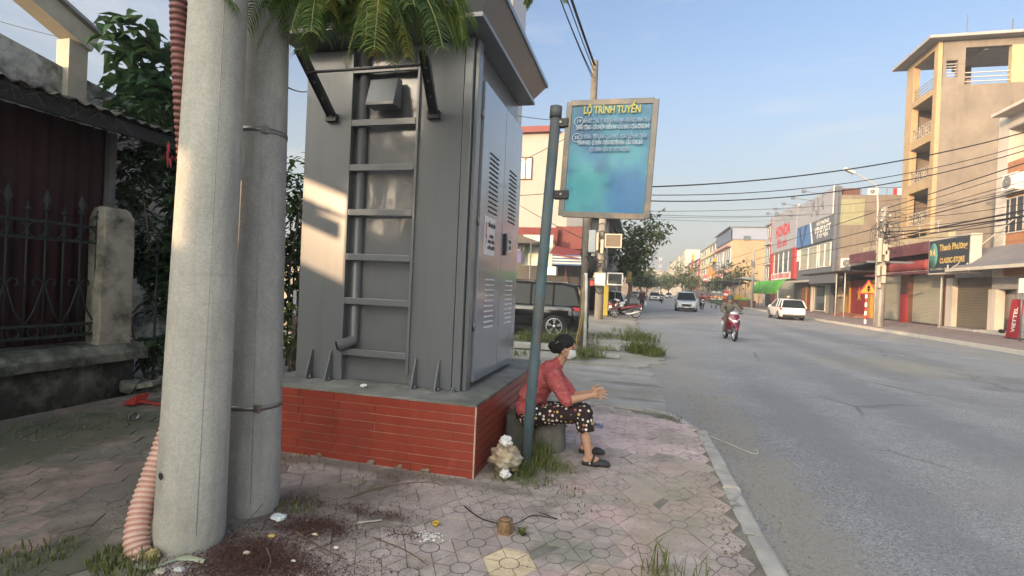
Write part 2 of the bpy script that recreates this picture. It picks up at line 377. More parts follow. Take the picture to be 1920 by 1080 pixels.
ap = MB(); ap.prism([(-12, 7.33, -.2)]+[(x, y, -.2) for x, y in edge]+[(-12, 11.5, -.2)], (0, 0, .2+ZR+.006))
tag(ap.build('side_lane', m_apron), kind='structure')
edge = ragged([(.1, 11.3), (.5, 12.4), (.62, 13.4), (.45, 15), (.4, 16.5), (.0, 18.5), (-.1, 20.5), (-.3, 30)], .12, .08)
vg = MB(); vg.prism([(-12, 11.25, -.3), (-1.5, 11.35, -.3)]+[(x, y, -.3) for x, y in edge]+[(-.2, 60, -.3), (0, 100, -.3), (2.5, 180, -.3), (4, 260, -.3), (-30, 260, -.3), (-12, 60, -.3)], (0, 0, .265))
m_verge = M('verge_earth', (.30, .285, .25), .95, var=.2, vs=.8, bump=.6, bs=25, col2=(.23, .215, .18), c2=.45)
tag(vg.build('verge', m_verge), kind='structure')
m_slab = M('verge_slab', (.34, .33, .30), .9, var=.2, vs=3, bump=.4, bs=30)
def slab(px, py, w, d, h, rz, label):
    p = G(px, py, 0); s = MB(); s.cbox((0, 0, 0), w, d, h)
    o = s.build('kerb_slab', m_slab, bevel=.01); o.location = (p.x, p.y, h/2-.015); o.rotation_euler = (random.gauss(0, .02), random.gauss(0, .02), rz)
    tag(o, label, 'slab')
slab(970, 650, 2.6, .5, .14, .05, 'long pale concrete slab on the verge below the black car')
slab(1130, 652, 1.0, .5, .12, -.05, 'concrete slab among weeds right of the wooden utility pole')
slab(1185, 648, .8, .42, .12, .15, 'broken concrete slab sunk in the grass mound by the road')
slab(1125, 667, .9, .3, .08, .1, 'thin concrete slab at the front of the weedy verge')
# ---- pavement on the far side of the road
m_pav2 = M('far_paving', (.26, .2, .18), .9, var=.2, vs=2.5, bump=.3, bs=30, col2=(.33, .28, .24), c2=.4)
m_kerb2 = M('far_kerb', (.5, .46, .4), .9, var=.12, vs=3, bump=.3)
pv = MB(); pv.prism([(13.35, -60, -.3), (32, -60, -.3), (32, 90, -.3), (46, 260, -.3), (17.4, 260, -.3), (13.35, 90, -.3)], (0, 0, .36))
tag(pv.build('far_pavement', m_pav2), kind='structure')
k2 = MB(); k2.prism([(13.05, -60, -.3), (13.35, -60, -.3), (13.35, 90, -.3), (17.4, 260, -.3), (17.0, 260, -.3), (13.05, 90, -.3)], (0, 0, .37))
tag(k2.build('far_kerb', m_kerb2), kind='structure')
# ---- grass: tufts nobody could count
m_grass = leafmat('grass_blade', (.10, .13, .035), (.20, .22, .08), .3)
m_dry = leafmat('dry_blade', (.3, .25, .13), (.22, .24, .09), .3)
def tuft(mb, x, y, z, n, h, spread, w=.006, lean=.5):
    for _ in range(n):
        a = random.uniform(0, 2*pi); rr = spread*sqrt(random.random()); bx = x+cos(a)*rr; by = y+sin(a)*rr
        hh = h*random.uniform(.45, 1.1); d = random.uniform(0, 2*pi); ln = hh*random.uniform(.15, lean*1.5)
        t = V((-sin(d), cos(d), 0))*w*random.uniform(.6, 1.2); o = V((cos(d), sin(d), 0)); b = V((bx, by, z))
        m1 = b+o*ln*.35+V((0, 0, hh*.6)); m2 = b+o*ln+V((0, 0, hh*random.uniform(.75, 1)))
        mb.add([b-t, b+t, m1+t*.8, m1-t*.8, m2], [(0, 1, 2, 3), (3, 2, 4)])
gr = MB()
def G2(px, py, z=0): p = G(px, py, z); return p.x, p.y
for px, py, n, h, sp in ((1005, 868, 230, .2, .15), (1020, 878, 130, .17, .16), (1000, 905, 90, .09, .16), (1050, 885, 60, .08, .14), (945, 895, 60, .07, .12), (1070, 925, 40, .04, .12), (985, 890, 120, .15, .1), (1015, 850, 60, .24, .1)):
    x, y = G2(px, py); tuft(gr, x, y, 0, n, h, sp, w=.0035, lean=.8)
for px, py, n, h, sp in ((60, 1045, 200, .05, .2), (215, 1050, 260, .065, .13), (560, 950, 110, .05, .16), (240, 1075, 160, .09, .15), (700, 905, 40, .04, .2), (560, 862, 60, .05, .25), (800, 885, 40, .04, .25), (1090, 960, 20, .03, .12), (1240, 1085, 16, .24, .12), (1290, 1090, 18, .2, .12), (1215, 1075, 10, .25, .08), (1255, 785, 60, .06, .16), (980, 1000, 14, .05, .02), (130, 800, 140, .06, .5)):
    x, y = G2(px, py); tuft(gr, x, y, 0, n, h, sp, w=.004)
tag(gr.build('grass', m_grass, normals=False), kind='stuff')
wd = MB()
for px, py, n, h, sp in ((1200, 660, 420, .42, .38), (1225, 665, 260, .3, .3), (1190, 640, 240, .5, .45), (1215, 640, 160, .4, .4), (1105, 668, 200, .3, .35), (1085, 672, 120, .26, .3), (1130, 655, 80, .2, .4), (1160, 632, 160, .22, .8), (1115, 632, 160, .2, .8), (1185, 622, 40, .4, .3), (1155, 622, 20, .3, .2), (1010, 640, 260, .45, .5), (975, 640, 260, .35, .7), (965, 665, 60, .2, .3), (1060, 640, 180, .45, .6), (1100, 650, 100, .35, .4)):
    x, y = G2(px, py); tuft(wd, x, y, -.01, n, h, sp, w=.009, lean=.9)
tag(wd.build('weeds', m_grass, normals=False), kind='stuff')
# ---------------------------------------------------------------- concrete poles
m_conc = M('pole_concrete', (.45, .44, .39), .85, var=.12, vs=3, bump=.5, bs=28, col2=(.33, .32, .285), c2=.42, stretch=(1, 1, .6))
m_conc2 = M('pole_concrete_grey', (.38, .375, .35), .85, var=.12, vs=3, bump=.5, bs=28, col2=(.26, .255, .235), c2=.45, stretch=(1, 1, .6))
speck(m_conc, .10, 110); speck(m_conc2, .10, 110); streaks(m_conc, (.25, .24, .205), .6, (14, 14, .7), .5, .8); streaks(m_conc2, (.19, .185, .165), .55, (14, 14, .7), .48, .8); streaks(m_conc, (.28, .265, .225), .4, (2, 2, 30), .55, .8)
m_strap = M('steel_strap', (.25, .24, .23), .45, metal=.8, var=.2, bump=.1)
m_hole = M('dark_hole', (.03, .03, .028), .9)
def cpole(x, y, r0, k, mat, label, zt=9.5, strap=(), lean=(0, 0)):
    t = thing('concrete_pole', label, 'pole', (x, y, 0))
    b = MB(); n = 24; prof = [(r0*.86, -.1), (r0*.97, .0), (r0, .07)]+[(r0-k*z, z) for z in [.07+(zt-.07)*i/n for i in range(1, n+1)]]
    b.lathe(prof, (0, 0, 0), n=48)
    def ln(mb): mb.v = [(q[0]+x+lean[0]*q[2], q[1]+y+lean[1]*q[2], q[2]) for q in mb.v]; return mb
    ln(b).build('shaft', mat, t)
    s = MB()   # long casting seam
    for sa in (random.uniform(-.9, -.6), 2.4):
        s.tube([(cos(sa)*(r0-k*z)*.996, sin(sa)*(r0-k*z)*.996, z) for z in (.1, 1.5, 3, 5)], .003, n=4)
    ln(s).build('casting_seam', mat, t)
    for z in strap:
        q = MB(); rr = r0-k*z+.004; q.lathe([(rr-.006, z-.015), (rr, z-.015), (rr, z+.015), (rr-.006, z+.015)], (0, 0, 0), n=48, cap=False)
        q.cbox((rr*.75, -rr*.68, z), .035, .035, .045); ln(q).build('strap', m_strap, t)
    return t
def hdist(px, py, D): d = ray(px, py); k = D/hypot(d.x, d.y); return V((d.x*k, d.y*k, eye+d.z*k))
q0 = G(354, 1041); D1 = hypot(q0.x, q0.y)+.187; a0 = hdist(356, 1000, D1); a1 = hdist(411, 0, D1); L1 = ((a1.x-a0.x)/(a1.z-a0.z), (a1.y-a0.y)/(a1.z-a0.z)); P1 = (a0.x-L1[0]*a0.z, a0.y-L1[1]*a0.z)
q0 = G(472, 972); D2 = hypot(q0.x, q0.y)+.185; a0 = hdist(470, 940, D2); a1 = hdist(498, 0, D2); L2 = ((a1.x-a0.x)/(a1.z-a0.z), (a1.y-a0.y)/(a1.z-a0.z)); P2 = (a0.x-L2[0]*a0.z, a0.y-L2[1]*a0.z)
p1 = cpole(*P1, .187, .0102, m_conc, 'thick pale concrete pole in the foreground with the sun patch on it', lean=L1)
p2 = cpole(*P2, .185, .0095, m_conc2, 'greyer concrete pole with two thin steel straps, behind the front one', strap=(.72, 2.55), lean=L2)
def onpole(px, py, P=P1, r0=.187, k=.0102):
    d = ray(px, py); t = 2.0
    for i in range(4000):
        t += .0005; q = V((0, 0, eye))+d*t
        if hypot(q.x-P[0]-L1[0]*q.z, q.y-P[1]-L1[1]*q.z) < r0-k*q.z: return q
    return None
h = MB(); q = onpole(302, 893); nrm = V((q.x-P1[0]-L1[0]*q.z, q.y-P1[1]-L1[1]*q.z, 0)).normalized()
h.lathe([(.03, -.02), (.031, .0), (.026, .004), (.020, .001)], q-nrm*.003, axis=nrm, n=14, cap=False); h.build('hole_rim', m_conc2, p1)
h = MB(); h.lathe([(.02, -.004), (.02, .0035)], q, axis=nrm, n=14); h.build('bolt_hole', m_hole, p1)
q = onpole(334, 243)
if q:
    nrm = V((q.x-P1[0]-L1[0]*q.z, q.y-P1[1]-L1[1]*q.z, 0)).normalized(); sd = V((-nrm.y, nrm.x, 0))
    st = MB(); c = q+nrm*.004
    st.quad(c-sd*.02-V((0, 0, .03)), c+sd*.02-V((0, 0, .03)), c+sd*.02+V((0, 0, .03)), c-sd*.02+V((0, 0, .03)))
    st.build('paper_sticker', M('blue_sticker', (.08, .16, .5), .5), p1, normals=False)
    text('sticker_text', '0225', c+nrm*.003, -sd if (-sd).dot(CR) > 0 else sd, (0, 0, 1), .02, M('white_ink', (.75, .75, .75), .6), p1)
# ---------------------------------------------------------------- corrugated conduits
m_cond = M('conduit_pink', (.52, .28, .22), .55, var=.15, vs=8, bump=.1)
m_cond2 = M('conduit_pale', (.62, .44, .36), .6, var=.15, vs=8, bump=.1)
m_condd = M('conduit_brown', (.20, .075, .065), .5, var=.2, vs=8, bump=.1)
def conduit(name, label, path, r, mats, pitch=.03):
    t = thing(name, label, 'conduit', tuple(path[0]))
    P = [V(p) for p in path]; fine = []
    for i in range(len(P)-1):
        a = P[max(i-1, 0)]; b = P[i]; c = P[i+1]; d = P[min(i+2, len(P)-1)]
        n = max(2, int((c-b).length/.004))
        for k in range(n):
            u = k/n; fine.append(.5*((2*b)+(c-a)*u+(2*a-5*b+4*c-d)*u*u+(3*b-a-3*c+d)*u**3))
    s = 0; rs = []; ph = []
    for i, p in enumerate(fine):
        if i: s += (p-fine[i-1]).length
        w = .5+.5*sin(2*pi*s/pitch); rs.append(r*(.86+.14*w**.7)); ph.append(w)
    b = MB(); b.tube(fine, rs, n=18, cap=False)
    n = 18
    for i in range(len(fine)-1):
        for k in range(n): b.mi[i*n+k] = 0 if ph[i] > .5 else 1
    b.build('corrugated_tube', mats, t, normals=False)
    q = MB(); q.tube([fine[-1]-V((0, 0, .01)), fine[-1]+V((0, 0, .012))], r*.8, n=14); q.build('inner_cable', M('black_rubber', (.02, .02, .02), .6), t)
def pside(px, py, off): 
    d = ray(px, py); k = (D1+off)/hypot(d.x, d.y); return (d.x*k, d.y*k, eye+d.z*k)
def atd(px, py, dist): d = ray(px, py); return V((0, 0, eye))+d*dist
conduit('corrugated_conduit', 'pink corrugated cable conduit bulging out at the foot of the front pole', [pside(266, 1090, -.1), pside(262, 1050, -.08), pside(256, 1010, -.02), pside(264, 960, .06), pside(282, 905, .14), pside(303, 850, .20), pside(325, 790, .26)], .066, [m_cond2, m_cond])
conduit('corrugated_conduit', 'brown corrugated conduit strapped high on the left side of the front pole', [pside(348, 300, .18), pside(345, 250, .12), pside(341, 180, .06), pside(337, 90, .04), pside(334, -20, .04), pside(332, -300, .03)], .048, [m_condd, M('conduit_dark', (.10, .035, .03), .6)], pitch=.036)
# ---------------------------------------------------------------- tiled plinth
m_red = M('red_tile', (.29, .05, .03), .33, var=.16, vs=5, bump=.08, bs=30, tint=True, col2=(.22, .05, .032), c2=.4, spec=.5)
streaks(m_red, (.16, .045, .035), .6, (3, 3, 1.2), .52, .8); streaks(m_red, (.30, .16, .11), .35, (9, 9, 5), .6, .75)
m_mort = M('mortar', (.52, .36, .28), .9, var=.2, vs=10, bump=.3)
m_cope = M('plinth_top', (.27, .27, .25), .9, var=.25, vs=3, bump=.4, bs=35, col2=(.13, .135, .12), c2=.5)
pl = thing('tiled_plinth', 'low plinth faced with long red tiles under the grey cabinet', 'plinth', (-2.4, 4.0, 0))
bx0, bx1, by0, by1, bz = -3.47, -1.278, 4.008, 6.75, .61
b = MB(); b.box(bx0+.008, bx1-.008, by0+.008, by1, -.1, bz-.02); b.build('core', m_mort, pl)
b = MB(); b.box(bx0-.003, bx1+.003, by0-.003, by1+.01, bz-.02, bz); b.build('coping', m_cope, pl)
b = MB(); nr = 8; rh = (bz-.02+.012)/nr; gp = .007
for i in range(nr):
    z0 = -.012+i*rh; z1 = z0+rh-gp
    x = bx1-.012-(0 if i % 2 == 0 else .12); first = True
    edges = [bx1-.010]
    x = bx1-(.24 if i % 2 else .2)
    while x > bx0: edges.append(x+random.gauss(0, .002)); x -= .24*1.5
    edges.append(bx0)
    for a, c in zip(edges, edges[1:]):
        k = random.uniform(.95, 1.05); b.c = (k, k, k)
        gx = .001 if random.random() < .75 else .0035
        b.box(c+gx, a-gx, by0, by0+.02, z0, z1+random.gauss(0, .0006))
    y = by0+.012; 
    while y < by1:
        y1 = min(by1, y+.36); k = random.uniform(.94, 1.05); b.c = (k, k, k)
        b.box(bx1-.02, bx1, y, y1-.0015, z0, z1); y = y1
b.build('tile_facing', m_red, pl)
b = MB(); b.bar((bx1-.004, by0+.004, 0), (bx1-.004, by0+.004, bz-.022), .012, .012); b.build('corner_trim', M('corner_bead', (.5, .36, .27), .7, var=.2), pl)
for px, py, rr in ((700, 868, .035), (800, 882, .03), (600, 855, .02), (745, 880, .02)):
    b = MB(); p = G(px, py); b.ball((p.x, by0-.004, .012), rr*1.2, .008, rr*.8, n=11, m=7)
    for v_i in range(len(b.v)): q = V(b.v[v_i]); b.v[v_i] = tuple(q+V((1, 0, 1))*.02*noise.noise(q*40))
    b.build('mortar_spill', M('spilt_mortar', (.24, .19, .14), .95, var=.3, vs=20, bump=.5), pl)
b = MB(); p = OY(680, 716, 4.2); 
for i in range(7): b.ball((p.x+random.gauss(0, .02), 4.2+random.gauss(0, .012), bz+.012+random.random()*.01), .016, .012, .013, n=7, m=5)
tag(b.build('foam_scrap', M('white_foam', (.8, .79, .75), .9), sub=0), 'crumpled white scrap lying on the red plinth in front of the ladder panel', 'litter')
# ---------------------------------------------------------------- grey kiosk substation
m_kio = M('kiosk_paint', (.15, .16, .168), .32, metal=0, var=.05, vs=1.5, bump=.02, bs=4, spec=.55, coat=.25)
m_kiol = M('kiosk_door_paint', (.20, .22, .255), .16, var=.04, vs=1.2, bump=.012, bs=3, spec=.7, coat=.6)
streaks(m_kio, (.105, .107, .105), .65, (11, 11, .6), .52, .8); streaks(m_kio, (.17, .13, .09), .6, (5, 5, 2.5), .66, .8)
m_dark = M('dark_gap', (.012, .012, .013), .8, var=.1)
m_blk = M('black_plastic_and_shade', (.015, .015, .016), .4, var=.1)
m_chan = M('channel_steel', (.06, .062, .066), .45, metal=.3, var=.15)
X0, X1, Y0, Y1, Zb, Zt = -3.33, -1.56, 4.42, 6.20, bz, 3.86
m_rec = M('kiosk_recess_paint', (.15, .155, .16), .2, var=.08, vs=1.5, bump=.5, bs=5, spec=.6, coat=.5); streaks(m_rec, (.11, .11, .11), .4, (8, 8, 1))
kx = thing('kiosk_substation', 'tall grey steel transformer cabinet with a ladder face standing on the red plinth', 'cabinet', (-2.4, 5.3, bz))
b = MB(); b.box(X0+.03, X1-.045, Y0+.075, Y1, Zb, Zt); b.build('body', m_kio, kx)
b = MB(); n_ = 16; b.loft([[(-2.80+.7*i/n_, Y0+.066+.006*noise.noise(V((i*.3, j*.18, 2))), Zb+.01+(Zt-Zb-.07)*j/60) for i in range(n_+1)] for j in range(61)], cap=False, closed=False); b.build('recess_panel', m_rec, kx, normals=False)
b = MB(); b.box(X0+.03, -2.80, Y0, Y0+.074, Zb+.001, Zt-.05); b.build('front_panel', m_kio, kx, bevel=.004)
b = MB(); b.box(-2.10, -1.665, Y0, Y0+.074, Zb+.001, Zt-.05); b.build('front_panel', m_kio, kx, bevel=.004)
b = MB(); b.box(X0, X0+.028, Y0+.02, Y0+.12, Zb+.001, Zt-.02); b.build('corner_post', m_kio, kx, bevel=.004)
b = MB(); b.box(-1.655, -1.575, Y0-.012, Y0+.08, Zb+.001, Zt-.02); b.box(-1.568, X1+.03, Y0+.03, Y0+.14, Zb+.001, Zt-.02); b.build('corner_post', m_kio, kx, bevel=.006)
for x in (-2.80, -2.10):
    b = MB(); b.box(x-.012, x+.012, Y0-.03, Y0-.001, Zb+.12, Zt-.1); b.build('ladder_rail', m_kio, kx, bevel=.003)
for py in (128, 228, 313, 398, 483, 567, 665):
    z = OY(710, py, Y0-.04).z
    b = MB(); b.box(-2.786, -2.114, Y0-.032, Y0-.002, z-.031, z+.031); b.build('rung', m_kio, kx, bevel=.004)
zb = OY(645, 640, Y0).z
b = MB(); b.tube([(-2.70, Y0+.04, 3.8), (-2.70, Y0+.04, zb+.03), (-2.70, Y0+.015, zb-.015)], .045, n=20); b.tube([(-2.69, Y0+.03, zb+.02), (-2.735, Y0-.03, zb-.01), (-2.80, Y0-.09, zb-.035)], .052, n=20, cap=False)
dp = b.build('drain_pipe', M('drain_pipe_paint', (.12, .12, .127), .3, var=.08, spec=.5), kx)
b = MB(); b.lathe([(.04, 0), (.043, .004)], (-2.805, Y0-.093, zb-.037), axis=(-.78, -.72, -.25), n=16); b.build('pipe_mouth', m_dark, dp)
b = MB(); a = OY(700, 150, Y0-.1); zt_, zl_ = 3.50, 3.22
b.prism([(-2.58, Y0+.02, zt_), (-2.58, Y0-.06, zt_-.01), (-2.58, Y0-.14, zl_+.03), (-2.58, Y0-.14, zl_), (-2.58, Y0+.02, zl_)], (.29, 0, 0)); b.build('vent_hood', m_kio, kx, bevel=.006)
for x in (-3.13, -2.92, -2.02, -1.79):
    b = MB(); b.prism([(x, Y0-.002, Zb+.005), (x, Y0-.115, Zb+.005), (x, Y0-.10, Zb+.06), (x, Y0-.03, Zb+.27), (x, Y0-.002, Zb+.28)], (.016, 0, 0)); b.box(x-.03, x+.045, Y0-.12, Y0-.002, Zb+.001, Zb+.008)
    gs = b.build('gusset', m_kio, kx)
    b = MB(); b.lathe([(.014, 0), (.014, .018), (.008, .018), (.008, .035)], (x+.03, Y0-.07, Zb+.008), n=8); b.build('anchor_bolt', m_strap, gs)
b = MB(); b.box(-1.66, -1.60, Y0-.07, Y0-.013, Zb+.001, Zb+.012); b.lathe([(.016, 0), (.016, .02), (.009, .02), (.009, .04)], (-1.63, Y0-.045, Zb+.012), n=8); b.build('foot_plate', m_kio, kx)
# struts and fold-out shelf near the top
for pa, pb, yo in (((561, 92), (622, 218), 3.78), ((794, 92), (813, 212), 3.78)):
    A = OY(*pa, yo); B = OY(*pb, Y0-.03); st = thing
    b = MB(); d = (B-A).normalized(); side = V((1, 0, 0)); nn = d.cross(side).normalized()
    b.bar(A, B, .075, .008, up=nn)
    b.bar(A+side*.036, B+side*.036, .007, .05, up=nn); b.bar(A-side*.036, B-side*.036, .007, .05, up=nn)
    s_ = b.build('strut', m_chan, kx)
    b = MB(); b.box(B.x-.06, B.x+.06, Y0-.05, Y0-.001, B.z-.05, B.z+.02); b.build('strut_bracket', m_chan, s_)
    for u in (.25, .45, .7):
        b = MB(); p = A.lerp(B, u); b.lathe([(.012, -.008), (.012, .012)], p, axis=nn, n=10); b.build('strut_bolt', m_strap, s_)
A = OY(575, 136, 3.95); B = OY(800, 121, 3.95); b = MB(); b.tube([A, B], .013, n=8); b.build('tie_rod', m_chan, kx)
A = OY(622, 68, 3.75); B = OY(792, 45, 3.75)
b = MB(); b.box(A.x-.05, B.x+.03, 3.70, 4.15, 3.94, 3.955); b.box(A.x-.05, B.x+.03, 3.69, 3.70, 3.94, 4.01); b.build('fold_out_shelf', m_kio, kx)
for x in (A.x+.1, B.x-.1):
    b = MB(); b.box(x-.02, x+.02, 3.9, 4.42, 3.88, 3.938); b.build('shelf_arm', m_chan, kx)
# roof: eave tier flaring out, then hipped top
b = MB(); e0 = (-3.46, -1.405, 4.12, 6.27, 3.865); e1 = (-3.60, -1.275, 3.98, 6.42, 4.13)
def rect(t, z=None, g=0): x0, x1, y0, y1, zz = t; zz = zz if z is None else z; return [(x0-g, y0-g, zz), (x1+g, y0-g, zz), (x1+g, y1+g, zz), (x0-g, y1+g, zz)]
b.hexa(rect(e0, 3.865)+rect(e0, 3.91)); b.build('eave', m_kio, kx, bevel=.006)
b = MB(); b.hexa(rect(e0, 3.911, -.03)+rect(e1, 4.13, -.02)); b.build('roof_flare', m_kio, kx)
b = MB(); b.hexa(rect(e1, 4.131)+rect(e1, 4.18)); b.hexa(rect(e1, 4.181, -.02)+[(-2.9, 4.7, 4.5), (-2.0, 4.7, 4.5), (-2.0, 5.7, 4.5), (-2.9, 5.7, 4.5)]); b.build('roof_top', m_kio, kx)
# doors on the street side
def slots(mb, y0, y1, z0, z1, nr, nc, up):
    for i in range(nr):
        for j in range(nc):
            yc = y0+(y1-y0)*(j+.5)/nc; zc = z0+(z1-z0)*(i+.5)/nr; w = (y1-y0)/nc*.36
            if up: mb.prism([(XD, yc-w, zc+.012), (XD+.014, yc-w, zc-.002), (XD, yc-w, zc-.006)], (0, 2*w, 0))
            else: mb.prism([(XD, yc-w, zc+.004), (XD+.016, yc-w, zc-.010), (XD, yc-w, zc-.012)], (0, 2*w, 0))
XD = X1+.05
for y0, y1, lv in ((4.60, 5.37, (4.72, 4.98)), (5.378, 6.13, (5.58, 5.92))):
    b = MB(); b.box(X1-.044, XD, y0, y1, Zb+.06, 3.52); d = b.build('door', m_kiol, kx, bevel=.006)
    for z0, z1, nr, mm, up in ((2.30, 2.92, 13, M('louvre_shadow', (.06, .065, .075), .5), True), (1.15, 1.68, 10, M('louvre_lit', (.62, .62, .62), .35), False)):  # shade of the upper slots and shine of the lower put into their colours
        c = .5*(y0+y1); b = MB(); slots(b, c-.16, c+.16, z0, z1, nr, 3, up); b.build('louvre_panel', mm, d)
    if y0 < 5:
        for z in (1.2, 2.2, 3.2):
            b = MB(); b.tube([(X1+.035, 4.585, z-.04), (X1+.035, 4.585, z+.04)], .012, n=8); b.build('hinge', m_strap, d)
        wz = 2.08; yc = 4.93
        b = MB(); b.box(XD+.0015, XD+.006, yc-.20, yc+.16, wz-.19, wz+.19); wp = b.build('warning_plate', M('plate_white', (.72, .73, .72), .4, var=.05), d)
        ink = M('plate_ink', (.05, .05, .05), .6)
        for s_, dz, sz, w in (('CẤM LẠI GẦN', .11, .055, .25), ('CÓ ĐIỆN', .0, .04, .14), ('NGUY HIỂM', -.055, .045, .22), ('CHẾT NGƯỜI', -.115, .045, .24)):
            text('plate_text', s_, (XD+.0085, yc+.03, wz+dz), (0, 1, 0), (0, 0, 1), sz, ink, wp, width=w, bold=.02, depth=.002)
        b = MB(); b.prism([(XD+.007, yc-.155, wz+.13), (XD+.007, yc-.135, wz+.13), (XD+.007, yc-.145, wz+.01), (XD+.007, yc-.125, wz+.01), (XD+.007, yc-.15, wz-.12), (XD+.007, yc-.148, wz-.02), (XD+.007, yc-.165, wz-.02)], (.002, 0, 0)); b.build('lightning_symbol', M('plate_red', (.45, .05, .04), .6), wp)
    else:
        b = MB(); b.box(XD+.001, XD+.03, 5.45, 5.50, 1.93, 2.17); b.build('door_handle', m_blk, d, bevel=.008)
        b = MB(); b.box(XD+.0015, XD+.005, 5.62, 5.80, 1.98, 2.14); wp = b.build('small_plate', M('plate_cream', (.66, .62, .58), .4, var=.05), d)
        for s_, dz in (('ĐÓNG', .035), ('CẮT', -.035)): text('plate_text', s_, (XD+.0075, 5.71, 2.06+dz), (0, 1, 0), (0, 0, 1), .05, ink, wp, width=.11, bold=.02, depth=.002)
# ---------------------------------------------------------------- bus route sign
m_post = M('post_blue_rust', (.075, .125, .15), .6, var=.35, vs=7, bump=.3, bs=40, col2=(.15, .115, .085), c2=.45, stretch=(1, 1, .35))
streaks(m_post, (.12, .08, .055), .7, (20, 20, 2.2), .52, .7); streaks(m_post, (.10, .22, .28), .5, (15, 15, 1.2), .58, .7)
bp = thing('bus_route_sign', 'leaning blue pipe post holding the framed blue bus route board', 'sign', (-.93, 4.38, 0))
A = V((-.93, 4.38, -.05)); B = V((-.795, 4.40, 3.17))
b = MB(); b.tube([A, A.lerp(B, .3), A.lerp(B, .6), B-V((0, 0, .09))], .046, n=24); b.build('post', m_post, bp)
b = MB(); b.tube([B-V((.003, 0, .10)), B], .053, n=24); b.build('post_cap', m_post, bp)
for py in (231, 365):
    p = OY(1048, py, 4.40); b = MB(); b.box(p.x-.04, p.x+.085, 4.372, 4.43, p.z-.04, p.z+.035); b.build('bracket', m_blk, bp, bevel=.005)
    b = MB(); b.lathe([(.011, 0), (.011, .01)], (p.x+.02, 4.372, p.z), axis=(0, -1, 0), n=8); b.build('bracket_bolt', m_strap, bp)
c1, c2, c3, c4 = OY(1050.5, 405, 4.40), OY(1215, 409, 4.345), OY(1232, 187, 4.345), OY(1066.5, 191, 4.40)
rt = ((c2-c1)+(c3-c4)).normalized(); upv = ((c4-c1)+(c3-c2)); upv = (upv-rt*upv.dot(rt)).normalized(); nv = rt.cross(upv)
W = ((c2-c1).length+(c3-c4).length)/2; H = ((c4-c1).length+(c3-c2).length)/2; cc = (c1+c2+c3+c4)/4
def sp(u, v, w=0): return cc+rt*u*W/2+upv*v*H/2+nv*w
m_vin = M('vinyl_teal', (.028, .135, .27), .4, var=.22, vs=2.3, bump=.06, bs=7, col2=(.06, .29, .38), c2=.42, spec=.5)
spots(m_vin, [(sp(-.5, -.45), .26, (.06, .34, .38), .9), (sp(-.1, -.7), .22, (.055, .30, .36), .8), (sp(-.8, .0), .16, (.07, .33, .42), .6), (sp(.35, .05), .17, (.08, .33, .42), .75), (sp(.5, -.6), .24, (.045, .18, .40), .8), (sp(-.3, .1), .09, (.04, .20, .40), .8)], 6)
b = MB(); n_ = 14; grid = [[sp(-.94+1.88*i/n_, -.95+1.9*j/n_, .006+.010*noise.noise(V((i*.35, j*.3, 1)))) for i in range(n_+1)] for j in range(n_+1)]
b.loft(grid, cap=False, closed=False); pv_ = b.build('vinyl_face', m_vin, bp, normals=False)
b = MB(); b.hexa([sp(-.96, -.97, -.03), sp(.96, -.97, -.03), sp(.96, -.97, -.005), sp(-.96, -.97, -.005), sp(-.96, .97, -.03), sp(.96, .97, -.03), sp(.96, .97, -.005), sp(-.96, .97, -.005)]); b.build('backing', m_strap, bp)
m_alu = M('frame_alloy', (.17, .16, .145), .45, metal=.5, var=.12, vs=6, bump=.1, col2=(.36, .26, .17), c2=.4)
for a, c in (((-.975, -1), (-.975, 1)), ((.975, -1), (.975, 1)), ((-.94, -.975), (.94, -.975)), ((-.94, .975), (.94, .975))):
    b = MB(); b.bar(sp(*a), sp(*c), .026 if a[0] == c[0] else .05, .05 if a[0] == c[0] else .026, up=nv if a[0] != c[0] else rt); b.build('frame', m_alu, bp, bevel=.004)
m_yel = M('letter_yellow', (.52, .48, .13), .5, var=.08); m_wht = M('letter_white', (.46, .54, .62), .5, var=.08); m_wh2 = M('letter_faded', (.30, .40, .52), .5, var=.1)
text('heading', 'LỘ TRÌNH TUYẾN', sp(.02, .83, .022), rt, upv, .085, m_yel, bp, width=W*.64, bold=.035)
for i, (s_, v, u, w) in enumerate((('BẾN BÚT CÔNG TY - NGUYỄN VĂN LINH - TRƯỜNG CHINH - TRẦN', .645, .14, .76), ('NHÂN TÔNG - CẦU NIỆM - KIẾN AN - CẦU RÀO - CỬA SÔNG MỚI', .535, .06, .84),
        ('CẦU VÒNG - TIÊN LÃNG - CẦU KHUỂ - NGÃ 5 KIẾN AN - TRẦN', .375, .07, .78), ('THÀNH NGỌ - LÊ DUẨN - TRẦN NGUYÊN HÃN - CẦU VÒNG BẮC', .27, .03, .76), ('CẦU BÍNH - BẾN XE THỦY NGUYÊN', .155, .04, .46))):
    text('route_line', s_, sp(u, v, .021), rt, upv, .05, m_wht if i % 2 else m_wh2, bp, width=W*.5*w*2*.98, bold=.03)
for s_, u, v in (('19', -.72, .645), ('35', -.74, .36)):
    text('route_number', s_, sp(u, v, .021), rt, upv, .04, m_wht, bp, bold=.02)
    b = MB(); b.lathe([(.034, 0), (.040, 0), (.040, .003), (.034, .003), (.034, 0)], sp(u, v, .018), axis=nv, n=24, cap=False); b.build('number_ring', m_wht, bp)
